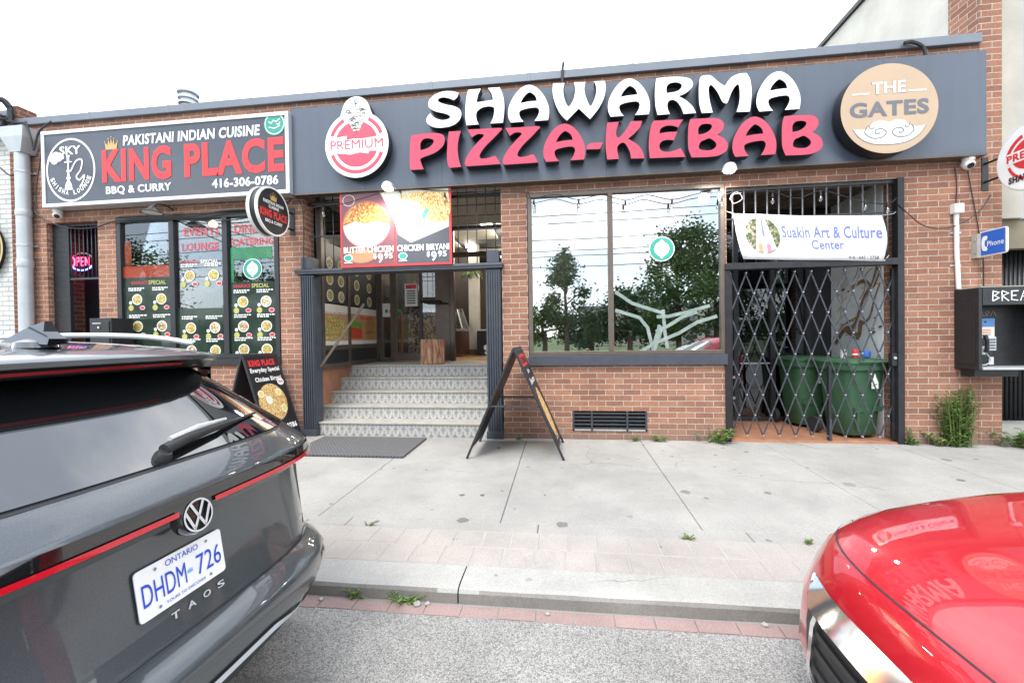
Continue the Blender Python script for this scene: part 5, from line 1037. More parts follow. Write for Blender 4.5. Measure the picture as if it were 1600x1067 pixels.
def kp_print(mb, f, W_, a, b, sgn):
    if sgn < 0: return
    h = b-a; text(mb, f, 'KING PLACE', W_*.46, b-h*.075, W_*.74, h*.085, M['red'], .002, .06); text(mb, f, 'Everyday Special', W_*.50, b-h*.175, W_*.84, h*.075, M['white'], .002, .04); text(mb, f, 'Chicken Biryani', W_*.52, b-h*.295, W_*.76, h*.075, M['white'], .002, .04)
    f.disc(mb, W_*.46, a+h*.40, W_*.40, h*.245, M['biryani'], .001, 40); f.disc(mb, W_*.84, b-h*.35, W_*.10, h*.045, M['white'], .002)
    text(mb, f, '$8.99', W_*.84, b-h*.35, W_*.13, h*.035, M['red'], .0035, .03)
    for dx, dy in ((-.28,.13),(.22,.12),(.26,-.1)): f.disc(mb, W_*(.46+dx), a+h*(.40+dy), W_*.085, h*.05, onion, .002); f.disc(mb, W_*(.46+dx), a+h*(.40+dy), W_*.055, h*.035, eggm, .0035)
    f.disc(mb, W_*.36, a+h*.44, W_*.09, h*.055, onion, .002)
    text(mb, f, '416 306 0786', W_*.5, a+h*.06, W_*.90, h*.075, M['white'], .002, .045)
aframe('sandwich_board', 'black sandwich board showing a biryani dish and red name beside the grey car', -4.14, 1.215, -4.5, -3.75, -.80, -.13, kp_print)
def b2(mb, f, W_, a, b, sgn):
    h = b-a
    if sgn > 0:
        f.rect(mb, W_*.12, W_*.88, b-h*.17, b-h*.04, M['red'], .001); text(mb, f, 'KEBAB', W_*.5, b-h*.105, W_*.6, h*.07, M['black'], .003, .03)
        text(mb, f, '& More', W_*.5, b-h*.23, W_*.3, h*.05, M['white'], .002, .03); text(mb, f, 'Shawarma', W_*.5, b-h*.33, W_*.7, h*.07, M['white'], .002, .03)
        f.disc(mb, W_*.5, a+h*.30, W_*.30, h*.28, M['biryani'], .001, 40); f.disc(mb, W_*.5, a+h*.03, W_*.2, h*.02, M['alu'], .001)
aframe('sandwich_board', 'open A-frame sandwich board standing alone in front of the brick pier', -.56, 1.27, -1.14, .01, -.97, -.18, b2)
mb = MB(); mb.box(-3.42, -1.90, -1.0, -.12, -.012, .012, M['rubber'])
o = mb.build('door_mat', None, bevel=.004, label='black ribbed rubber mat in front of the steps', cat='mat'); o.location.z = slope(-.56)+.002; o.rotation_euler = (math.atan(.015), 0, 0)
q = P(671, 570, 'Z', LZ)
sx_, sy_ = -2.17, 1.32
a = P(645, 569, 'Y', sy_); b = P(696, 569, 'Y', sy_); wdt = .33
sx_ = (P(665,560,'Y',sy_).x+P(695,560,'Y',sy_).x)/2
mb = MB(); mb.box(-.205, .205, -.205, .205, .0, .44, M['wood'])
o = mb.build('cube_stool', None, bevel=.008, label='solid wooden cube stool on the top step', cat='stool'); o.location = (sx_-.10, sy_+.20, LZ); o.rotation_euler = (0, 0, R_(14))
# ---- wheelie bins
def bin_(label, loc, rz, first=None):
    root = empty('wheelie_bin', label, 'bin', loc, rz, 'green wheelie bins behind the gate')
    if first:
        for ch in first.children:
            c = ch.copy(); COL.objects.link(c); c.parent = root
            for g in ch.children: d = g.copy(); COL.objects.link(d); d.parent = c
        return root
    mb = MB(); lv = [(.0,.20,.20),(.02,.215,.215),(.30,.235,.24),(.62,.26,.27),(.84,.275,.29),(.86,.305,.32),(.93,.31,.325),(.935,.29,.305)]
    n = 28; v = []
    for z, a, b in lv:
        for k in range(n):
            t = 2*math.pi*k/n; e = .5; x = a*math.copysign(abs(math.cos(t))**e, math.cos(t)); y = b*math.copysign(abs(math.sin(t))**e, math.sin(t)); v.append((x, y+.0, z+.04))
    mb.add(v, [(i*n+k, i*n+(k+1) % n, (i+1)*n+(k+1) % n, (i+1)*n+k) for i in range(len(lv)-1) for k in range(n)]+[tuple(reversed(range(n)))], M['greenbin'], True)
    mb.box(-.2, -.05, -.262, -.24, .36, .42, M['greenbin']); mb.box(.06, .2, -.262, -.24, .36, .42, M['greenbin']); mb.bar((-.16,-.255,.36),(-.14,-.225,.12), .03, .03, M['greenbin'])
    bd = mb.build('body', root, world=False)
    f = Fr((0, -.284, 0), (1,0,0), (0,0,1)); mb = MB(); f.poly(mb, [(.0,.66),(.10,.66),(.10,.74),(.07,.80),(.05,.86),(.03,.80),(.0,.74)], M['white'], .012); f.stroke(mb, [(.02,.70),(.08,.72)], .012, M['gates_grey'], .014); mb.build('sticker', bd, world=False)
    mb = MB(); n = 28; v = []
    for z, a, b in ((.975,.315,.33),(1.0,.318,.335),(1.03,.29,.30),(1.045,.2,.2)):
        for k in range(n):
            t = 2*math.pi*k/n; v.append((a*math.copysign(abs(math.cos(t))**.5, math.cos(t)), b*math.copysign(abs(math.sin(t))**.5, math.sin(t)), z))
    mb.add(v, [(i*n+k, i*n+(k+1) % n, (i+1)*n+(k+1) % n, (i+1)*n+k) for i in range(3) for k in range(n)]+[tuple(reversed(range(n))), tuple(range(3*n, 4*n))], M['greenbin'], True); mb.tube([(-.2,-.33,1.0),(-.2,-.36,1.01),(.2,-.36,1.01),(.2,-.33,1.0)], .013, M['greenbin'], 6); mb.build('lid', root, world=False)
    for s_ in (-1, 1):
        mb = MB(); mb.lathe((.30*s_-.0, .24, .115), (s_,0,0), [(.03,-.02),(.11,-.02),(.115,-.005),(.115,.03),(.11,.04),(.03,.04)], M['tyre'], 20); mb.build('wheel', root, world=False)
    mb = MB(); mb.tube([(-.26,.33,.99),(-.26,.40,1.0),(.26,.40,1.0),(.26,.33,.99)], .016, M['greenbin'], 6); mb.build('handle', root, world=False)
    return root
b1 = bin_('nearer green wheelie bin at the porch edge with a paper cup on its lid', (3.86, .37, .02), R_(14))
bin_('green wheelie bin half hidden behind the other bin', (3.62, 1.0, .02), R_(6), b1)
bz = .02+1.045
mb = MB(); mb.lathe((3.74,.31,bz-.0), (0,0,1), [(.032,0),(.044,.11),(.046,.113)], M['plastic_white'], 20); mb.build('paper_cup', None, label='white paper cup on the bin lid', cat='cup')
mb = MB(); mb.lathe((3.88,.30,bz), (0,0,1), [(.028,0),(.033,.01),(.033,.10),(.027,.115)], M['red'], 20); mb.lathe((3.88,.30,bz+.04), (0,0,1), [(.0335,0),(.0335,.02)], M['white'], 20, False); mb.build('drink_can', None, label='red and white drink can on the bin lid', cat='can')
mb = MB(); mb.lathe((4.02,.31,bz), (0,0,1), [(.03,0),(.045,.012),(.05,.05),(.045,.08),(.02,.1)], mat('blue_plastic', (.05,.15,.5), .35), 20); mb.build('blue_tub', None, label='small blue tub at the right end of the bin lid', cat='tub')
# ---- metal cabinet at the side door, neon
mb = MB(); c0, c1 = P(141, 500, 'Y', -.35).x, P(175, 500, 'Y', -.35).x; zt = P(158, 497, 'Y', -.35).z
mb.box(c0, c1, -.36, -.04, 0, zt, M['blackmetal'])
cbx = empty('metal_cabinet', 'black metal cabinet standing beside the side door', 'cabinet', ((c0+c1)/2, -.2, 0)); mb.build('body', cbx, bevel=.006)
mb = MB(); mb.box(c0+.03, c1-.03, -.372, -.361, zt-.38, zt-.05, M['blackmetal']); mb.box(c0+.03, c1-.03, -.372, -.361, zt-.75, zt-.41, M['blackmetal']); mb.build('drawer', cbx, bevel=.004)
mb = MB(); mb.lathe(((c0+c1)/2, -.372, zt-.14), (0,-1,0), [(.008,0),(.014,.01),(.012,.02)], M['chrome'], 12); mb.box(c0+.06, c0+.2, -.374, -.3722, zt-.085, zt-.07, M['galv']); mb.build('knob', cbx)
ne = empty('neon_open_sign', 'lit red and blue neon open sign behind the bars of the side door', 'neon sign', (-7.56, .2, 2.7))
nr, nbl = emit('neon_red', (1,.03,.08), 5), emit('neon_blue', (.12,.15,1), 4)
cx, cz = P(128, 409, 'Y', .2).x, P(128, 409, 'Y', .2).z
def arcp(a0, a1, rx, rz, n=24): return [(cx+rx*math.cos(R_(a0+(a1-a0)*i/n)), .2, cz+rz*math.sin(R_(a0+(a1-a0)*i/n))) for i in range(n+1)]
mb = MB(); mb.tube(arcp(165, 330, .215, .14), .011, nbl, 8); mb.tube(arcp(20, 150, .215, .14), .009, M['cablew'], 6); mb.build('ring_tube', ne)
mb = MB(); lw_ = .075; x = cx-.175
def ntube(pts): mb.tube([(x+a*lw_, .185, cz+(b-.5)*.13) for a, b in pts], .009, nr, 8)
ntube([(.4+.42*math.cos(t*math.pi/8), .5+.5*math.sin(t*math.pi/8)) for t in range(17)]); x += .09
ntube([(0,0),(0,1),(.55,1),(.8,.75),(.55,.5),(0,.5)]); x += .085
ntube([(.75,1),(0,1),(0,0),(.75,0)]); ntube([(0,.5),(.6,.5)]); x += .085
ntube([(0,0),(0,1),(.8,0),(.8,1)]); mb.build('letter_tube', ne)
# ---- downspout
dp = empty('downspout', 'grey painted downspout with hopper at the left corner of the brick front', 'drainpipe', (-8.42, -.1, 0))
mb = MB(); mb.tube([(-8.40,-.11,4.40),(-8.40,-.11,2.6),(-8.41,-.11,1.2),(-8.41,-.11,.02)], .088, M['pipe'], 20); mb.lathe((-8.40,-.11,2.62), (0,0,1), [(.092,0),(.097,.02),(.097,.1),(.092,.12)], M['pipe'], 20); mb.lathe((-8.40,-.11,3.42), (0,0,1), [(.092,0),(.097,.02),(.097,.08),(.092,.1)], M['pipe'], 20); mb.build('pipe', dp)
mb = MB(); v = [(x, y, z) for z, w_, d in ((4.40,.10,.09),(4.62,.2,.13),(4.78,.21,.13)) for x, y in ((-8.40-w_,-.11-d),(-8.40+w_,-.11-d),(-8.40+w_,-.008),(-8.40-w_,-.008))]
mb.add(v, [(i*4+k, i*4+(k+1) % 4, (i+1)*4+(k+1) % 4, (i+1)*4+k) for i in range(2) for k in range(4)]+[(3,2,1,0),(8,9,10,11)], M['pipe']); mb.build('hopper', dp)
mb = MB()
for z in (1.5, 2.95, 4.1): mb.lathe((-8.40,-.11,z), (0,0,1), [(.09,0),(.094,.003),(.094,.03),(.09,.033)], M['galv'], 20); mb.box(-8.52, -8.28, -.03, -.004, z+.004, z+.03, M['galv'])
mb.build('strap', dp)
# ---- security cameras
def camera_(label, loc, rz):
    root = empty('security_camera', label, 'camera', loc, rz, 'security cameras under the signs')
    mb = MB(); mb.lathe((0,0,0), (0,0,-1), [(.055,0),(.06,.01),(.06,.05),(.05,.06)], M['plastic_white'], 20); mb.build('mount', root, world=False)
    mb = MB(); mb.lathe((0,-.0,-.095), (.25,-.75,-.6), [(.03,-.06),(.056,-.04),(.06,0),(.055,.03),(.04,.045)], M['plastic_white'], 20); h = mb.build('housing', root, world=False)
    mb = MB(); mb.lathe((0,0,-.095), (.25,-.75,-.6), [(.034,.044),(.034,.05),(.005,.054)], M['camblack'], 16); mb.build('lens', h, world=False)
a = P(90, 326, 'Y', -.09); camera_('white dome camera under the left end of the lightbox sign', (a.x, -.09, 3.515), R_(20))
a = P(1513, 250, 'Y', -.07); camera_('white dome camera under the right end of the long sign', (a.x, -.07, 3.512), R_(-25))
# ---- lamps
def barn(label, q, lit, ln):
    root = empty('gooseneck_lamp', label, 'lamp', q, 0, 'sign lamps over the shop front')
    mb = MB(); mb.tube(crom([(0,.33,.12),(0,.2,.16),(0,.05,.12),(0,0,.05)], 5), .011, M['black'], 8); mb.build('arm', root, world=False)
    mb = MB(); mb.lathe((0,0,0), (0,0,1), [(.135,-.02),(.137,-.012),(.09,.02),(.05,.045),(.03,.08),(.012,.085)], M['black'], 28, False); mb.build('shade', root, world=False)
    mb = MB(); mb.lathe((0,0,0), (0,0,1), [(.001,-.024),(.118,-.018),(.118,-.006),(.001,-.004)], M['plastic_white'], 24); mb.build('diffuser', root, world=False)
q = P(238, 331, 'Y', -.33); barn('dark gooseneck lamp under the lightbox sign', q, False, 0)
def flood(label, q):
    root = empty('flood_lamp', label, 'lamp', q, 0, 'lit flood lamps under the long sign')
    mb = MB(); mb.tube([(-.0,.28,.10),(-.0,.12,.08),(0,.03,.055)], .010, M['galv'], 8); mb.build('arm', root, world=False)
    mb = MB(); mb.lathe((0,0,.03), (-.10,-.34,-.93), [(.02,-.06),(.07,-.04),(.082,0),(.082,.012)], M['alu'], 24); mb.build('head', root, world=False)
    mb = MB(); mb.lathe((0,0,.03), (-.10,-.34,-.93), [(.062,.0125),(.058,.02),(.005,.026)], M['floodlit'], 24); mb.build('lens', root, world=False)
    ld = bpy.data.lights.new('flood_light', 'SPOT'); ld.energy = 24; ld.spot_size = R_(130); ld.spot_blend = .6; ld.shadow_soft_size = .07; ld.color = (1,.96,.9)
    lo = bpy.data.objects.new('flood_light', ld); COL.objects.link(lo); lo.parent = root; lo.location = (-.01,-.05,-.03); lo.rotation_euler = Vector((0,-.55,.8)).to_track_quat('Z','Y').to_euler()
flood('lit flood lamp glaring over the food banner', P(606, 296, 'Y', -.42)); flood('lit flood lamp under the sign over the gated porch', P(1140, 268, 'Y', -.40))
# ---- conduit with junction box
cq = P(1494, 336, 'Y', -.03)
root = empty('conduit', 'white electrical conduit running down to the payphone', 'conduit', (cq.x, 0, 1.9))
mb = MB(); mb.tube([(cq.x, -.03, 2.86), (cq.x+.005, -.03, 2.4), (cq.x+.025, -.03, 1.92)], .024, M['plastic_white'], 12); mb.build('pipe', root)
mb = MB(); mb.box(cq.x-.05, cq.x+.055, -.075, -.004, 2.84, 2.955, M['plastic_white']); mb.build('junction_box', root, bevel=.005)
mb = MB()
for z in (2.2, 2.6): mb.box(cq.x-.05, cq.x+.07, -.012, -.002, z, z+.02, M['galv'])
mb.build('clip', root)
# ---- loose cables
def cable(pts, r, label, m=None, sub=7):
    mb = MB(); mb.tube(crom(pts, sub), r, m or M['cable'], 6); return mb.build('cable', None, label=label, cat='cable')
def ip(l, y): return [P(u, v, 'Y', y) for u, v in l]
cable(ip([(50,325),(62,338),(85,350),(115,357),(150,355),(185,345),(250,342),(330,345),(395,338),(440,310)], -.05), .009, 'black cable slung from the downspout along the window heads')
cable(ip([(185,340),(240,337),(300,338),(350,330),(430,325),(455,312)], -.07), .012, 'thick black cable bundle above the menu windows')
cable(ip([(1493,330),(1495,290),(1492,262)], -.02), .006, 'thin black cable rising from the junction box')
cable(ip([(1512,268),(1522,320),(1530,365),(1536,400),(1537,450)], -.02), .006, 'thin black cable running past the phone sign to the payphone')
cable(ip([(1402,318),(1420,335),(1442,352),(1470,357),(1500,350),(1530,330),(1548,305)], -.04), .006, 'cable sagging from the gate frame across the brick pillar')
cable(ip([(879,134),(878.5,122),(879,108),(880.5,98)], -.075), .019, 'short black cable hooked over the coping above the letters')
cable(ip([(1413,68),(1425,66),(1442,74),(1447,92)], -.09), .022, 'thick black cable loop over the coping above the tan disc')
cable([P(455,300,'Y',-.1), P(470,318,'Y',-.06), P(474,345,'Y',-.05), P(474,420,'Y',-.05)], .007, 'black cable dropping beside the round projecting sign')
cable(ip([(40,190),(48,215),(52,235),(56,222),(62,205),(80,190)], -.2), .014, 'black cable loop in front of the hopper')
cable(ip([(0,262),(18,275),(30,262),(26,240),(10,225)], -.12), .012, 'black cable loop on the white painted wall')
cable(ip([(62,205),(64,240),(56,300),(58,325)], -.12), .008, 'cable beside the downspout hopper')
for i in range(1): cable(ip([(1140,312),(1150,300),(1160,310),(1146,318),(1142,306),(1158,302)], -.05), .004, 'tangle of pale wire at the corner of the gate', M['cablew'])
# electrical service mast at the roof corner
root = empty('service_mast', 'cluster of black power cables and brackets on the white house corner', 'mast', (-8.9, -.2, 4.6))
mb = MB(); random.seed(3)
for i in range(8):
    z = 4.72+.06*(i % 4); x = -9.6+.1*i; mb.tube(crom([(-13, -.5-.1*i, 5.6+.1*i), (x, -.22, z+.1), (-8.75+.03*i, -.15, z), (-8.55, -.08, z-.05-.02*i)], 6), .014, M['cable'], 6)
mb.build('cables', root)
mb = MB()
for i in range(4): mb.box(-9.2+.17*i, -9.13+.17*i, -.2, -.03, 4.78+.05*(i % 2), 4.92+.05*(i % 2), M['blackmetal']); mb.lathe((-9.16+.17*i, -.19, 4.9), (0,0,1), [(.03,0),(.045,.02),(.03,.05),(.045,.07),(.02,.1)], M['black'], 10)
mb.box(-9.3, -8.4, -.06, -.021, 4.86, 4.93, M['blackmetal']); mb.tube([(-8.62,-.1,4.5),(-8.62,-.1,5.15)], .035, M['blackmetal'], 10); mb.tube(crom([(-8.62,-.1,5.15),(-8.66,-.16,5.24),(-8.75,-.25,5.2)],4), .045, M['black'], 10); mb.build('bracket', root)
# ---- string lights
def string(label, pts, bulbs, y):
    root = empty('string_light', label, 'string light', P(*pts[0], 'Y', y), 0, 'string lights over the shop front')
    mb = MB(); mb.tube(crom(ip(pts, y), 6), .006, M['cable'], 6); mb.build('wire', root)
    for u, v in bulbs:
        q = P(u, v, 'Y', y); mb = MB(); mb.lathe(q, (0,0,-1), [(.006,-.02),(.013,0),(.015,.045),(.012,.05)], M['cable'], 10); b_ = mb.build('bulb_socket', root)
        mb = MB(); mb.lathe(q, (0,0,-1), [(.010,.05),(.02,.07),(.024,.09),(.018,.112),(.002,.12)], M['bulbglass'], 12); mb.build('bulb', b_)
M['bulbglass'] = glass_mat('bulb_glass', .12, (.9,.9,.86))
string('string light strung from the flood lamp to the centre window head', [(618,292),(660,296),(700,298),(760,300),(826,301)], [(625,296),(695,303)], -.12)
string('string light across the head of the centre window', [(826,301),(832,310),(868,304),(903,312),(940,305),(978,313),(1010,305),(1050,312),(1090,303),(1128,300)], [(834,314),(904,313),(977,315),(1050,313)], -.07)
string('string light drooping across the bars above the gate', [(1128,306),(1160,298),(1207,300),(1245,310),(1282,298),(1315,306),(1352,316),(1388,318),(1400,310)], [(1128,308),(1207,304),(1282,300),(1352,314),(1387,318)], -.05)
string('string light looped over the left doorway bars', [(474,330),(500,322),(540,318),(560,312),(600,300)], [(505,326)], -.10)
# ---- centre window contents
root = empty('potted_canes', 'terracotta pot of dry canes inside the left pane', 'plant pot', (-.15, .55, 1.0))
px = P(848, 540, 'Y', .7).x
mb = MB(); mb.lathe((px, .7, 1.0), (0,0,1), [(.13,0),(.17,.16),(.19,.17),(.19,.22),(.17,.22)], mat('planter_straw', (.45,.33,.16), .8), 24); mb.build('pot', root)
mb = MB()
for i in range(5): mb.tube([(px-.02+.015*i, .7, 1.15), (px-.03+.02*i, .7+.02*i, 1.7), (px-.05+.025*i, .7, 2.2-.1*(i % 2))], .013, mat('cane', (.5,.42,.3), .7), 6)
mb.build('cane', root)
mb = MB(); f = Fr((P(905,500,'Y',1.2).x, 1.2, P(905,512,'Y',1.2).z), (1,0,0), (0,0,1)); text(mb, f, 'B', 0, .12, .24, .34, M['ivory'], 0, .06, .02); mb.build('standing_letter', None, label='pale standing letter B inside the centre window', cat='letter')
mb = MB(); q = P(900, 528, 'Y', .5); f = Fr(q, (1,0,0), (0,0,1)); f.slab(mb, -.17, .17, -.13, .17, M['white'], 0, .006); f.rect(mb, -.13, .12, .09, .13, M['gates_grey'], .007); f.rect(mb, .02, .1, -.02, .06, M['red'], .007); mb.build('paper_notice', None, label='white paper notice at the foot of the left pane', cat='notice')

# ================================================================== weeds
def weed(name, label, loc, n, h, spread, ls, lm, cat='weed', upright=True, seed=0, group='weeds along the wall foot'):
    rnd = random.Random(seed); root = empty(name, label, cat, loc, 0, group); st_ = MB(); lf = MB()
    for i in range(n):
        a = rnd.uniform(0, 2*math.pi); r0 = rnd.uniform(0, spread*.35); hh = h*rnd.uniform(.55, 1.0); lean = spread*rnd.uniform(.2, 1) if not upright else spread*.35*rnd.uniform(.2, 1)
        b = Vector((r0*math.cos(a), r0*math.sin(a)*.5, 0)); tip = b+Vector((lean*math.cos(a), lean*math.sin(a)*.6, hh)); mid = b.lerp(tip, .5)+Vector((0,0,hh*.12)); st_.tube([b, mid, tip], [.005,.004,.0015], M['stem'], 4)
        m_ = max(5, int(hh/ls*2.6))
        for k in range(m_):
            t = (k+.6)/m_; p = b.lerp(mid, t*2) if t < .5 else mid.lerp(tip, t*2-1); an = rnd.uniform(0, 6.28); d = Vector((math.cos(an), math.sin(an), rnd.uniform(.1, .8))).normalized(); l = ls*rnd.uniform(.6, 1.2)*(1.15-.5*t); sd = d.cross(Vector((0,0,1))).normalized()*l*.24; q_ = p+d*l; c_ = p+d*l*.5+Vector((0,0,l*.08))
            lf.add([p, c_+sd, q_-Vector((0,0,l*.15)), c_-sd], [(0,1,2),(0,2,3)], lm if rnd.random() > .2 else M['leaf2'])
    st_.build('stem', root, world=False); lf.build('leaves', root, world=False); return root
weed('weed', 'bushy broad leaved weed at the gate post foot', (1.98, -.10, 0), 16, .20, .26, .10, M['leaf'], upright=False, seed=1)
weed('weed', 'low weed tuft a step left of the bushy one', (1.28, -.07, 0), 9, .085, .13, .06, M['leaf'], upright=False, seed=2)
weed('weed', 'smallest weed tuft under the centre wall', (.97, -.06, 0), 7, .06, .11, .05, M['leaf'], upright=False, seed=3)
weed('weed', 'tiny weed under the open sandwich board', (-.62, -.07, 0), 6, .06, .08, .045, M['leaf'], upright=False, seed=4)
weed('weed', 'tall feathery weed against the brick pillar', (4.80, -.08, 0), 46, .74, .42, .075, M['leaf'], seed=5)
weed('weed', 'low yellowing weed between the gate and the tall weed', (4.62, -.08, 0), 18, .18, .24, .09, M['leaf2'], upright=False, seed=6)
weed('weed', 'flat leafy weed at the right gate post', (4.32, -.05, 0), 9, .08, .16, .08, M['leaf'], upright=False, seed=7)
weed('weed', 'thin weed stem by the right gate post', (4.30, -.05, 0), 3, .34, .06, .05, M['leaf'], seed=8)
weed('weed', 'grassy weed clump at the far right step', (5.52, -.10, 0), 26, .26, .42, .11, M['leaf'], upright=False, seed=9)
weed('weed', 'weed growing from the kerb joint nearer the grey car', (-1.26, -3.42, -.14), 7, .065, .07, .035, M['leaf'], upright=False, seed=10, group='weeds along the kerb')
weed('weed', 'spreading weed in the gutter with small stones', (-.95, -3.43, -.14), 12, .06, .13, .035, M['leaf'], upright=False, seed=11, group='weeds along the kerb')
weed('weed', 'weed sprout in the pavement joint by the pavers left', (-1.52, -2.69, -.04), 5, .03, .06, .025, M['leaf2'], upright=False, seed=12, group='weeds in the paving joints')
weed('weed', 'weed sprout in the paving joint right of centre', (.86, -2.70, -.04), 6, .03, .06, .03, M['leaf2'], upright=False, seed=13, group='weeds in the paving joints')
weed('weed', 'weed sprout in the paving joint beside the red car', (1.66, -2.70, -.04), 5, .03, .05, .03, M['leaf'], upright=False, seed=14, group='weeds in the paving joints')
rnd = random.Random(5)
for i, (x, y, s_) in enumerate(((-.86,-3.45,.022),(-.80,-3.44,.016),(-1.45,-3.46,.014),(1.05,-3.44,.017),(-.1,-3.46,.012))):
    bm = bmesh.new(); bmesh.ops.create_icosphere(bm, subdivisions=2, radius=s_)
    for v in bm.verts: v.co *= rnd.uniform(.8, 1.15); v.co.z *= .6
    me = bpy.data.meshes.new('pebble'); bm.to_mesh(me); bm.free(); me.materials.append(M['kerb']); o = bpy.data.objects.new('pebble', me); COL.objects.link(o); o.location = (x, y, -.136+s_*.4); tag(o, 'small grey stone lying in the gutter', 'stone', 'stones in the gutter')
# ================================================================== vehicles
class Loft:
    """body shell through plan outlines; level = (z, x_rear, x_front, half_width, rear_len, front_len)"""
    def __init__(s, lv, e=4.2, droop=0): s.lv = lv; s.e = e; s.dr = droop
    def dz(s, y): return s.dr*(abs(y)/.75)**4
    def at(s, z):
        lv = s.lv
        if z <= lv[0][0]: return lv[0]
        for a, b in zip(lv, lv[1:]):
            if z <= b[0]: t = (z-a[0])/max(b[0]-a[0], 1e-6); return tuple(a[i]+(b[i]-a[i])*t for i in range(6))
        return lv[-1]
    def ring(s, L, n=26):
        z, xr, xf, w_, lr, lf = L; o = []
        for sgn in (1, -1):
            for k in range(n+1):
                ph = -math.pi/2+math.pi*k/n; c, q = abs(math.cos(ph)), math.sin(ph); r = (c**s.e+abs(q)**s.e)**(-1/s.e)
                if sgn > 0: o.append((xr-lr+lr*r*c, w_*r*q, z-s.dz(w_*r*q)))
                else: o.append((xf+lf-lf*r*c, -w_*r*q, z-s.dz(w_*r*q)))
        return o
    def mesh(s, mb, matf, cap=(True, True), capm=None, n=26):
        R = [s.ring(L, n) for L in s.lv]; m = len(R[0])
        for i in range(len(R)-1):
            mb.add(R[i]+R[i+1], [(k, (k+1) % m, m+(k+1) % m, m+k) for k in range(m)], matf((s.lv[i][0]+s.lv[i+1][0])/2), True)
        # weld: rebuild as one sheet per material is not needed, smooth joins come from merging later
        if cap[0]: mb.add(R[0], [tuple(reversed(range(m)))], capm or matf(s.lv[0][0]), False)
        if cap[1]: mb.add(R[-1], [tuple(range(m))], matf(s.lv[-1][0]), True)
    def rear(s, y, z):
        _, xr, xf, w_, lr, lf = s.at(z); t = min(abs(y)/w_, 1); return Vector((xr-lr+lr*(max(1-t**s.e, 0))**(1/s.e), y, z-s.dz(y)))
    def front(s, y, z):
        _, xr, xf, w_, lr, lf = s.at(z); t = min(abs(y)/w_, 1); return Vector((xf+lf-lf*(max(1-t**s.e, 0))**(1/s.e), y, z-s.dz(y)))
    def patch(s, mb, end, fy0, fy1, z0, z1, m, off=.006, ny=24, nz=4, thick=0):
        """a skin laid on one end of the body; fy0/fy1 give the y limits at height z"""
        f = s.rear if end > 0 else s.front; v = []; 
        for j in range(nz+1):
            z = z0+(z1-z0)*j/nz; a, b = fy0(z) if callable(fy0) else fy0, fy1(z) if callable(fy1) else fy1
            for i in range(ny+1):
                y = a+(b-a)*i/ny; p = f(y, z); du = f(y+.004, z)-f(y-.004, z); dz = f(y, z+.004)-f(y, z-.004); n = du.cross(dz)
                if n.length < 1e-9: n = Vector((end,0,0))
                n.normalize(); n = n if n.x*end > 0 or abs(n.x) < 1e-3 else -n
                v.append(p+n*off)
        q = [(j*(ny+1)+i, j*(ny+1)+i+1, (j+1)*(ny+1)+i+1, (j+1)*(ny+1)+i) for j in range(nz) for i in range(ny)]
        if end < 0: q = [tuple(reversed(x)) for x in q]
        mb.add(v, q, m, True)
def weld(o, d=.0004, ang=34):
    bm = bmesh.new(); bm.from_mesh(o.data); bmesh.ops.remove_doubles(bm, verts=bm.verts, dist=d)
    for e in bm.edges: e.smooth = not (len(e.link_faces) == 2 and e.calc_face_angle(0) > R_(ang))
    bm.to_mesh(o.data); bm.free()
def wheel(root, x, y, r, sgn):
    mb = MB(); mb.lathe((x, y, r), (0,sgn,0), [(r*.6,-.11),(r*.96,-.10),(r,-.07),(r,.07),(r*.96,.10),(r*.66,.11),(r*.64,.09)], M['tyre'], 36); t_ = mb.build('wheel', root, world=False)
    mb = MB(); mb.lathe((x, y, r), (0,sgn,0), [(r*.64,.095),(r*.6,.10),(r*.58,.04)], M['alu'], 36, False); mb.lathe((x,y,r), (0,sgn,0), [(.07,.02),(.07,.085),(.04,.09)], M['alu'], 16)
    for k in range(5): a = 2*math.pi*k/5; mb.bar((x+.05*math.cos(a), y+sgn*.06, r+.05*math.sin(a)), (x+r*.6*math.cos(a), y+sgn*.075, r+r*.6*math.sin(a)), .05, .03, M['alu'], (0,1,0))
    mb.lathe((x,y,r), (0,sgn,0), [(r*.58,.0),(r*.58,.01)], M['black'], 24); mb.build('rim', t_, world=False)
M['spoiler'] = mat('spoiler_black', (.005,.005,.006), .28, 0, .1, 5, spec=.25)
M['badge'] = mat('badge_metal', (.72,.73,.74), .3, .35, .03, 4)
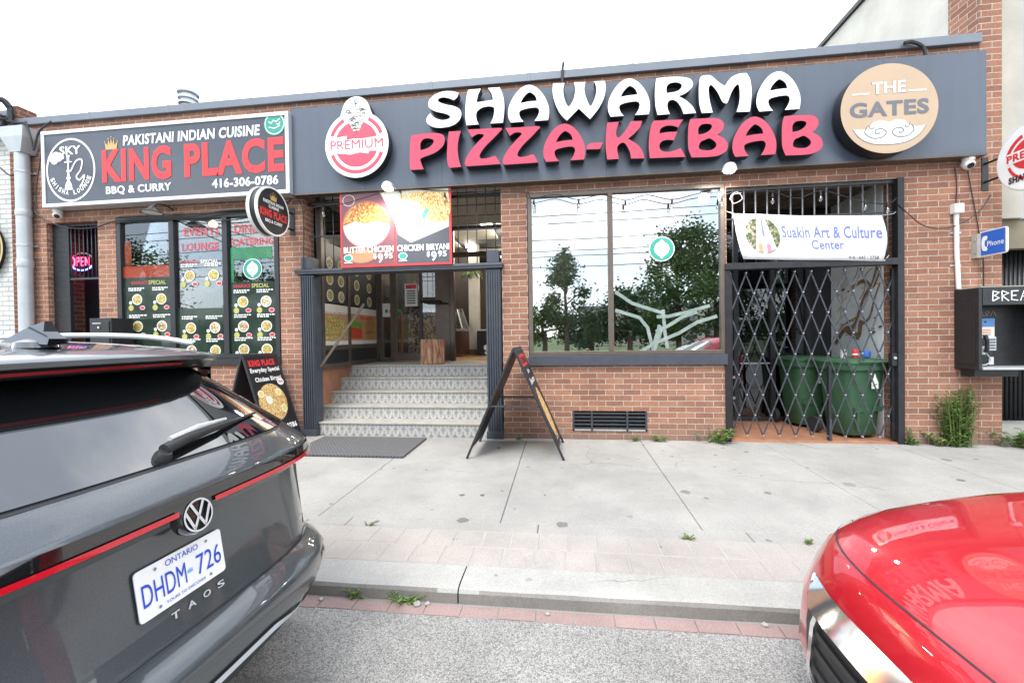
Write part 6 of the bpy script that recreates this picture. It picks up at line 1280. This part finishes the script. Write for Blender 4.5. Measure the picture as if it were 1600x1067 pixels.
# ---------------- grey SUV seen from behind
SUVX, SUVY = -1.05, -4.56
suv = empty('parked_suv', 'dark grey SUV with Ontario plate and red light bar, rear towards the camera', 'car', (SUVX, SUVY, -.14), R_(-2.0))
P1 = paint_mat('grey_metallic_paint', (.075,.086,.096), .5, .25, .34, 1.6)
lv = [(.18,-.33,-4.25,.80,.9,.8),(.22,-.29,-4.30,.84,.92,.85),(.26,-.235,-4.32,.87,.95,.9),(.34,-.165,-4.38,.905,1.0,1.0),(.42,-.105,-4.40,.928,1.0,1.0),(.50,-.075,-4.41,.935,1.0,1.0),(.555,-.080,-4.41,.935,1.0,1.0),(.575,-.095,-4.41,.93,1.0,1.0),(.598,-.14,-4.41,.922,.97,1.0),(.612,-.170,-4.41,.915,.95,1.0),(.64,-.185,-4.41,.915,.92,1.0),
      (.88,-.222,-4.41,.922,.92,1.0),(.955,-.226,-4.40,.922,.92,1.0),(.985,-.196,-4.40,.92,.95,1.0),(1.002,-.163,-4.40,.92,.95,1.0),(1.012,-.152,-4.38,.92,.95,1.0),(1.066,-.155,-4.3,.91,.95,1.1),(1.084,-.166,-4.0,.90,.95,1.2),(1.15,-.248,-3.2,.855,.95,1.0),
      (1.25,-.395,-2.90,.81,1.0,.8),(1.36,-.555,-2.65,.76,1.0,.8),(1.455,-.70,-2.40,.715,1.0,.7)]
body = Loft(lv, 4.2); mb = MB(); body.mesh(mb, lambda z: M['trimblack'] if z < .34 else P1, (True, True)); o = mb.build('body', suv, world=False); weld(o)
rl = [(1.448,-.60,-2.36,.72,.85,.7),(1.455,-.550,-2.36,.745,.85,.7),(1.482,-.525,-2.36,.752,.85,.7),(1.486,-.515,-2.35,.755,.85,.7),(1.503,-.512,-2.4,.754,.85,.8),(1.516,-.535,-2.45,.745,.85,.8),(1.535,-.66,-2.55,.72,.85,.8),(1.557,-.90,-2.65,.665,.85,.8),(1.575,-1.25,-2.5,.55,.7,.6),(1.585,-1.6,-2.2,.35,.3,.3)]
roof = Loft(rl, 3.8, .045); mb = MB(); roof.mesh(mb, lambda z: M['spoiler'] if z < 1.484 else P1, (True, True)); ro = mb.build('roof', suv, world=False, label='roof with dark spoiler lip'); weld(ro, ang=50)
mb = MB(); roof.patch(mb, 1, -.33, .33, 1.466, 1.476, mat('brake_lens', (.35,.01,.015), .15), .004, 20, 1); mb.build('brake_light', ro, world=False)
mb = MB(); fin = [(-.68,1.555),(-.88,1.565),(-.85,1.583),(-.785,1.615),(-.72,1.636),(-.712,1.60),(-.68,1.575)]
for s_ in (-1, 1):
    v = [(x, s_*(.026*(1-(z-1.56)/.10)+.004), z) for x, z in fin]; mb.add(v, [tuple(range(7)) if s_ < 0 else tuple(reversed(range(7)))], M['gloss'])
v = [(x, s_*(.026*(1-(z-1.56)/.10)+.004), z) for s_ in (-1, 1) for x, z in fin]; mb.add(v, [(i, (i+1) % 7, 7+(i+1) % 7, 7+i) for i in range(7)], M['gloss']); mb.lathe((-.77,0,1.545), (0,0,1), [(.06,0),(.055,.02),(.035,.03),(.01,.033)], P1, 20); mb.build('antenna_fin', ro, world=False)
for s_ in (-1, 1):
    mb = MB(); mb.tube(crom([(-.84,.665*s_,1.548),(-1.0,.672*s_,1.572),(-1.25,.678*s_,1.592),(-1.7,.68*s_,1.600),(-2.4,.675*s_,1.585),(-2.7,.67*s_,1.55)], 6), [.007]+[.0135]*29+[.007], M['alu'], 10); mb.build('roof_rail', ro, world=False)
tint = mat('tinted_glass', (.006,.007,.008), .0, 0, .1, 3, spec=1.0); tint.node_tree.nodes['Principled BSDF'].inputs['IOR'].default_value = 1.8
mb = MB(); gy = lambda z: .80-.30*(z-1.155); body.patch(mb, 1, lambda z: -gy(z), gy, 1.156, 1.450, tint, .006, 30, 10); rg = mb.build('rear_window', suv, world=False)
for s_ in (-1, 1):
    mb = MB(); g1 = lambda z: s_*(gy(z)+.004); g2_ = lambda z: s_*(body.at(z)[3]*.985)
    body.patch(mb, 1, (g1 if s_ > 0 else g2_), (g2_ if s_ > 0 else g1), 1.21, 1.450, M['gloss'], .007, 6, 8)
    mb.add([roof.rear(s_*.68, 1.478), roof.rear(s_*.72, 1.478), body.rear(s_*.745, 1.34)+Vector((.012,0,.005)), body.rear(s_*.715, 1.34)+Vector((.012,0,.005))], [(0,1,2,3)], M['gloss']); mb.build('pillar_trim', suv, world=False)
for s_ in (-1, 1):
    mb = MB()
    for xa_, xb_ in ((-.95,-1.35),(-1.42,-2.05),(-2.12,-2.75)):
        a_, b_ = body.at(1.20), body.at(1.42); v = [(xa_-.05,s_*(a_[3]+.004),1.20),(xb_,s_*(a_[3]+.004),1.20),(min(xb_+.0, -1.0) if xb_ > -2.7 else xb_+.25,s_*(b_[3]+.004),1.42),(xa_-.10,s_*(b_[3]+.004),1.42)]
        mb.add(v, [(0,1,2,3)], tint)
    mb.build('side_window', suv, world=False)
# windscreen
mb = MB(); body.patch(mb, -1, -.62, .62, 1.20, 1.46, tint, .006, 16, 6); mb.build('windscreen', suv, world=False)
# light bar, black band, emblem
gb = M['gloss']; redlens = mat('red_lens', (.55,.008,.02), .08, 0, .05, 3, coat=1); redlens.node_tree.nodes['Principled BSDF'].inputs['Emission Color'].default_value = (.8,.01,.02,1)
mb = MB(); body.patch(mb, 1, -.885, .885, 1.014, 1.064, gb, .004, 50, 2); bandp = mb.build('tail_light_band', suv, world=False)
for a_, b_ in ((-.893,-.066),(.066,.893)): mb = MB(); body.patch(mb, 1, a_, b_, 1.014, 1.027, redlens, .012, 30, 2); mb.build('light_strip', bandp, world=False)
for s_ in (-1, 1):
    mb = MB(); body.patch(mb, 1, min(s_*.80, s_*.897), max(s_*.80, s_*.897), 1.028, 1.060, redlens, .009, 10, 2); mb.build('tail_lamp', bandp, world=False)
mb = MB(); body.patch(mb, 1, -.84, .84, .988, .992, M['alu'] if False else M['gloss'], .003, 40, 1); mb.build('crease_trim', suv, world=False)
ec = body.rear(0, 1.01)+Vector((-.01,0,-.022)); ef = Fr(ec+Vector((.034,0,0)), (0,1,0), (-.16,0,1)); 
mb = MB(); mb.lathe(ec-ef.n*.02, ef.n, [(.060,0),(.060,.03),(.055,.042),(.053,.042)], M['gloss'], 40); em_ = mb.build('emblem', suv, world=False)
ef.o = ec+ef.n*.024; mb = MB(); ef.ring(mb, 0, 0, .0525, .0525, .0058, M['badge'], .0015)
def V_(pts): ef.stroke(mb, [(x*.68, y*.68) for x, y in pts], .0088, M['badge'], .0012)
V_([(-.033,.060),(-.004,-.000)]); V_([(.033,.060),(.004,-.000)]); V_([(-.063,.028),(-.028,-.056)]); V_([(-.028,-.056),(-.002,-.008)]); V_([(.063,.028),(.028,-.056)]); V_([(.028,-.056),(.002,-.008)])
mb.build('emblem_ring', em_, world=False)
# number plate
pb_, pt_ = body.rear(0, .725), body.rear(0, .877); pu = (pt_-pb_).normalized(); pf = Fr((pb_+pt_)/2+Vector((.007,0,0))-Vector((0,0,.002)), (0,1,0), pu)
mb = MB(); rc = .012; o_ = []
for cx_, cy_, a0 in ((.1525-rc,.076-rc,0),(-.1525+rc,.076-rc,90),(-.1525+rc,-.076+rc,180),(.1525-rc,-.076+rc,270)):
    for k in range(5): o_.append((cx_+rc*math.cos(R_(a0+22.5*k)), cy_+rc*math.sin(R_(a0+22.5*k))))
extrude2d(mb, pf, [o_], 0, .003, M['white'], M['alu']); pl = mb.build('number_plate', suv, world=False)
plb = flat('plate_blue', (.02,.07,.50)); mb = MB()
text(mb, pf, 'DHDM', -.066, -.004, .142, .066, plb, .005, .0); text(mb, pf, '726', .092, -.004, .095, .066, plb, .005, .0); text(mb, pf, 'ONTARIO', .0, .057, .115, .019, plb, .005, .0); text(mb, pf, 'YOURS TO DISCOVER', .0, -.058, .14, .009, plb, .005, 0)
crown(mb, pf, .019, -.004, .020, mat('plate_pale_blue', (.15,.42,.65), .4), .005)
for x in (-.09, .09):
    for y in (-.058, .058): pf.disc(mb, x, y, .0055, .0055, M['galv'], .0055, 12); pf.disc(mb, x, y, .003, .003, M['gates_grey'], .0062, 10)
mb.build('plate_print', pl, world=False)
tf = Fr(body.rear(0, .703)+Vector((.03,0,.0)), (0,1,0), pu); zt_ = .706
nb_, nt_ = body.rear(0, .682), body.rear(0, .702); tf = Fr(nb_+Vector((.003,0,.0)), (0,1,0), (nt_-nb_))
mb = MB()
for i, ch in enumerate('TAOS'): text(mb, tf, ch, -.045+.057*i, .004, .027, .021, M['badge'], .002, .0, .0015)
g2 = Fr(body.rear(.66, .70)+Vector((.006,0,0)), body.rear(.70,.70)-body.rear(.62,.70), pu); text(mb, g2, '4', -.03, 0, .014, .018, M['chrome'], .001, .01); text(mb, g2, 'MOTION', .022, -.002, .075, .010, M['chrome'], .001, .01)
mb.build('badge_lettering', suv, world=False)
# wiper
wp = body.rear(0, 1.172); dirw = Vector((-.10,.50,.075)); mb = MB()
mb.lathe(wp+Vector((.0,0,-.005)), (.6,0,.8), [(.026,0),(.026,.02),(.018,.036)], M['trimblack'], 20); a_ = wp+Vector((.03,.0,.025))
def onglass(y, z, o2): p = body.rear(y, z); return p+Vector((.58,0,.81))*o2
pts = [onglass(.0,1.175,.032), onglass(.1,1.187,.038), onglass(.27,1.200,.032), onglass(.36,1.208,.020), onglass(.52,1.215,.016)]; mb.tube(pts, [.019,.019,.013,.009,.005], M['trimblack'], 10); wi = mb.build('wiper', suv, world=False)
mb = MB(); mb.tube([onglass(.03,1.189,.050), onglass(.15,1.200,.054), onglass(.30,1.210,.042)], [.009,.011,.006], M['alu'], 8); mb.build('wiper_cover', wi, world=False)
# bumper details
mb = MB(); v = []; skm = mat('skid_silver', (.72,.77,.82), .35)
bk = MB(); vb = []
for i in range(81):
    y = -.80+1.6*i/80; zc = .452-max(0, abs(y)-.27)*.27
    for z_ in (zc-.034, zc): p = body.rear(y, z_); v.append((p.x+.010, p.y*1.004, p.z))
    for z_ in (.31, .36, zc-.033): p = body.rear(y, min(z_, zc-.033)); vb.append((p.x+.005, p.y*1.002, p.z))
mb.add(v, [(2*i, 2*i+2, 2*i+3, 2*i+1) for i in range(80)], skm, True); mb.build('skid_trim', suv, world=False)
bk.add(vb, [(3*i+k, 3*i+3+k, 3*i+4+k, 3*i+1+k) for i in range(80) for k in range(2)], M['trimblack'], True); bk.build('lower_bumper', suv, world=False)
for s_ in (-1, 1):
    mb = MB(); body.patch(mb, 1, min(s_*.66, s_*.76), max(s_*.66, s_*.76), .492, .530, redlens, .006, 10, 2); rf = mb.build('reflector', suv, world=False)
    mb = MB(); body.patch(mb, 1, min(s_*.62, s_*.75), max(s_*.62, s_*.75), .450, .474, M['chrome'], .008, 10, 1); mb.build('reflector_trim', rf, world=False)
mb = MB()
for s_ in (-1, 1): body.patch(mb, 1, lambda z: s_*.745-.004, lambda z: s_*.745+.004, .63, .98, M['black'], .0035, 1, 6)
body.patch(mb, 1, -.745, .745, .613, .619, M['black'], .004, 40, 1); body.patch(mb, 1, -.84, .84, 1.148, 1.155, M['black'], .0008, 40, 1); mb.build('tailgate_gap', suv, world=False)
for x in (-.95, -3.62):
    for s_ in (-1, 1): wheel(suv, x, s_*.845, .345, s_)
mb = MB()
for x in (-.95, -3.62):
    for s_ in (-1, 1): mb.lathe((x, s_*.90, .345), (0,s_,0), [(.42,-.04),(.42,.040),(.395,.046),(.385,.030),(.01,.030)], M['trimblack'], 40, False)
mb.build('wheel_arch', suv, world=False)
# ---------------- red car seen from its nose
REDX, REDY = .865, -4.66
car = empty('parked_car', 'red car nose with chrome grille trim at the right kerb', 'car', (REDX, REDY, -.14))
P2 = paint_mat('red_paint', (.50,.005,.016), .25, .15, .35)
lv = [(.18,4.1,.10,.80,.9,.8),(.26,4.2,.0,.88,.9,.9),(.40,4.25,-.035,.912,.9,.95),(.55,4.28,-.02,.92,.9,1.0),(.66,4.3,.025,.922,.9,1.05),(.725,4.3,.065,.92,.9,1.05),(.755,4.3,.10,.918,.9,1.05),(.785,4.3,.155,.914,.9,1.05),(.815,4.3,.24,.906,.9,1.05),(.845,4.3,.36,.896,.9,1.05),(.875,4.3,.53,.884,.9,1.0),(.90,4.3,.74,.872,.9,.95),(.925,4.28,1.02,.86,.9,.9),(.945,4.25,1.32,.85,.9,.8),(.96,4.2,1.45,.84,.9,.8),
      (1.1,4.1,1.75,.79,.9,.8),(1.3,3.9,2.15,.70,.9,.7),(1.42,3.7,2.4,.62,.9,.6),(1.46,3.5,2.6,.52,.6,.5)]
cb2 = Loft(lv, 3.6); mb = MB(); cb2.mesh(mb, lambda z: P2); o = mb.build('body', car, world=False); weld(o, ang=50)
mb = MB(); cb2.patch(mb, -1, -.72, .72, 1.0, 1.38, tint, .006, 20, 6); mb.build('windscreen', car, world=False)
for s_ in (-1, 1):
    mb = MB(); v = []
    a_, b_ = cb2.at(1.0), cb2.at(1.38); mb.add([(2.3,s_*(a_[3]+.005),1.0),(3.6,s_*(a_[3]+.005),1.0),(3.3,s_*(b_[3]+.005),1.38),(2.7,s_*(b_[3]+.005),1.38)], [(0,1,2,3)], tint); mb.build('side_window', car, world=False)
mb = MB(); cb2.patch(mb, -1, -.885, .885,   .7552, .7578, M['black'], .002, 60, 1); mb.build('bonnet_gap', car, world=False)
mb = MB(); gyy = lambda z: .40+.10*(z-.25)/.3; cb2.patch(mb, -1, lambda z: -gyy(z), gyy, .25, .575, M['black'], .006, 50, 6); gr = mb.build('grille', car, world=False)
mb = MB()
for z in (.30, .36, .42, .48, .535): cb2.patch(mb, -1, -.43, .43, z-.010, z+.010, M['trimblack'], .013, 50, 2)
mb.build('grille_bar', gr, world=False)
mb = MB(); v = []; NY = 60
for i in range(NY+1):
    y = -.56+1.12*i/NY; tp = min(1, (.56-abs(y))/.10)
    for zc, of in ((.655, .004), (.640, .012), (.655-.062*tp, .012+.026*tp), (.655-.072*tp, .004)): p = cb2.front(y, zc); v.append((p.x-of, p.y, p.z))
mb.add(v, [(4*i+k, 4*i+k+1, 4*(i+1)+k+1, 4*(i+1)+k) for i in range(NY) for k in range(3)], M['chrome'], True)
cb2.patch(mb, -1,   .40, .425, .36, .585, M['chrome'], .019, 6, 6); cb2.patch(mb, -1, -.425, -.40, .36, .585, M['chrome'], .019, 6, 6); mb.build('chrome_trim', car, world=False)
for s_ in (-1, 1):
    mb = MB(); cb2.patch(mb, -1, min(s_*.775, s_*.905), max(s_*.775, s_*.905), .60, .70, M['gloss'], .006, 14, 4); hl = mb.build('headlight', car, world=False)
    mb = MB(); cb2.patch(mb, -1, min(s_*.79, s_*.89), max(s_*.79, s_*.89), .672, .690, M['chrome'], .009, 14, 1); mb.build('lamp_trim', hl, world=False)
mb = MB(); cb2.patch(mb, -1, -.70, .70, .19, .245, M['trimblack'], .006, 50, 2); mb.build('lower_lip', car, world=False)
for x in (.95, 3.5):
    for s_ in (-1, 1): wheel(car, x, s_*.845, .33, s_)
mb = MB()
for x in (.95, 3.5):
    for s_ in (-1, 1): mb.lathe((x, s_*.90, .33), (0,s_,0), [(.40,-.04),(.40,.034),(.385,.034),(.375,.026),(.01,.026)], M['trimblack'], 40, False)
mb.build('wheel_arch', car, world=False)
# ================================================================== across the street (seen mirrored in the glass)
def tree(label, x, y, h, cr, n, leafm, seed, conifer=False):
    rnd = random.Random(seed); root = empty('street_tree', label, 'tree', (x, y, -.17), 0, 'trees across the street')
    mb = MB(); mb.tube(crom([(0,0,0),(rnd.uniform(-.1,.1),.05,h*.3),(rnd.uniform(-.2,.2),0,h*.6),(rnd.uniform(-.2,.2),0,h*.9)], 4), [.22*(1-i/14) for i in range(13)], M['bark'], 8)
    cl = []
    for i in range(16):
        z = h*rnd.uniform(.32, .97); a = rnd.uniform(0, 6.28); rr_ = cr*(1-(z/h-.45)**2*1.8)*rnd.uniform(.35, .95) if not conifer else cr*(1.05-z/h)*1.3*rnd.uniform(.5, 1); c = Vector((rr_*math.cos(a), rr_*math.sin(a), z)); cl.append(c); mb.tube([(0,0,z*.82), c*.6+Vector((0,0,z*.36)), c], [.07,.04,.015], M['bark'], 5)
    mb.build('trunk', root, world=False); mb = MB()
    for k in range(int(n*1.7)):
        c = rnd.choice(cl); sz = cr*.36*rnd.uniform(.6, 1.1); p = c+Vector((rnd.gauss(0,.5), rnd.gauss(0,.5), rnd.gauss(0,.42)))*sz; a = Vector((rnd.uniform(-1,1), rnd.uniform(-1,1), rnd.uniform(-.6,.6))).normalized(); b = a.orthogonal().normalized(); s_ = rnd.uniform(.07,.16); b = b*s_*.6; a = a*s_
        mb.add([p-a, p+b, p+a, p-b], [(0,1,2,3)], leafm)
    mb.build('crown', root, world=False)
def mx_(u): return P(u, 480, 'Y', 25).x
TR = [('slim dark tree mirrored in the left pane of the centre window', mx_(885), 7.6, 2.3, 2200, 'treeleaf2', True), ('tall leafy tree mirrored beside the round sticker', mx_(1065), 9.0, 3.2, 4200, 'treeleaf', False), ('tree with a wide crown mirrored at the right window edge', mx_(1130), 8.2, 3.6, 4200, 'treeleaf', False), ('spreading tree mirrored in the left menu pane', mx_(230), 9.5, 4.6, 2600, 'treeleaf', False), ('tree mirrored in the right menu pane', mx_(410), 7.6, 3.2, 2200, 'treeleaf', False), ('broad tree mirrored in the gated porch glass', mx_(1300), 8.5, 4.0, 2200, 'treeleaf', False), ('low rounded tree between the mirrored tall ones', mx_(985), 4.6, 2.8, 2600, 'treeleaf2', False)]
TR += [('round bush under the mirrored trees, %s' % w_, mx_(u_), h_, 2.4, 2200, 'treeleaf2' if k_ % 2 else 'treeleaf', False) for k_, (u_, h_, w_) in enumerate(((850, 3.8, 'at the left pane edge'), (925, 3.0, 'left of the mullion'), (1020, 4.2, 'right of the mullion'), (1110, 5.0, 'at the right pane edge'), (300, 3.0, 'below the menu panes'), (360, 2.6, 'right of the menu panes'), (1240, 3.2, 'behind the gated porch glass')))]
for i, (lb, x, h, cr_, n, lm, cf) in enumerate(TR): tree(lb, x, -25-.6*(i % 3), h, cr_, n, M[lm], 30+i, cf)
def far_house(name, label, x, y, w_, d_, h, wm, floors, bays):
    root = empty(name, label, 'building', (x, y, -.17)); mb = MB(); mb.box(-w_/2, w_/2, -d_/2, d_/2, 0, h, wm); mb.build('wall', root, world=False); mb = MB(); mb.box(-w_/2-.2, w_/2+.2, -d_/2-.2, d_/2+.2, h, h+.35, M['coping']); mb.build('roof', root, world=False)
    for i in range(bays):
        for j in range(floors):
            mb = MB(); cx_ = -w_/2+w_*(i+.5)/bays; cz_ = h*(j+.5)/floors; mb.box(cx_-w_/bays*.28, cx_+w_/bays*.28, d_/2+.005, d_/2+.05, cz_-h/floors*.28, cz_+h/floors*.28, M['gloss']); mb.build('window', root, world=False)
far_house('office_block', 'pale block far across the street', mx_(1000)*2.3, -62, 20, 10, 5.5, M['beige'], 2, 7)
far_house('low_shop', 'low brick shop across the street', mx_(560)*1.2, -31, 13, 7, 3.6, M['brickdark'], 1, 4)
mb = MB()

poles = []
for i, x in enumerate((-16.5, 14.0)):
    root = empty('utility_pole', ('wooden utility pole across the street towards the left', 'wooden utility pole across the street towards the right')[i], 'utility pole', (x, -18, -.17), 0, 'utility poles across the street')
    mb = MB(); mb.tube([(0,0,0),(0,0,9.6)], [.15,.10], M['bark'], 12); mb.build('post', root, world=False); mb = MB(); mb.box(-.06, .06, -.9, .9, 8.3, 8.42, M['bark']); mb.box(-.06, .06, -.6, .6, 7.1, 7.2, M['bark']); mb.build('crossarm', root, world=False)
for i, (z, dy) in enumerate(((8.3,.8),(8.3,-.8),(7.05,.5),(6.5,.1),(6.2,.1),(5.6,.1))):
    mb = MB(); mb.tube(sag((-60,-18+dy,z),(-16.5,-18+dy,z),.4)+sag((-16.5,-18+dy,z),(14,-18+dy,z),.35)[1:]+sag((14,-18+dy,z),(60,-18+dy,z),.4)[1:], .022, M['cable'], 5); mb.build('overhead_wire', None, label='black overhead wire along the far side of the street', cat='overhead wire', group='overhead wires across the street')
for i in range(3):
    mb = MB(); mb.tube(sag((-16.5,-18,6.2+.5*i),(-9.0-.15*i,-.25,5.0+.12*i),.5), .018, M['cable'], 5); mb.build('service_wire', None, label='service wire crossing the street to the white house corner', cat='service wire', group='service wires to the white house')
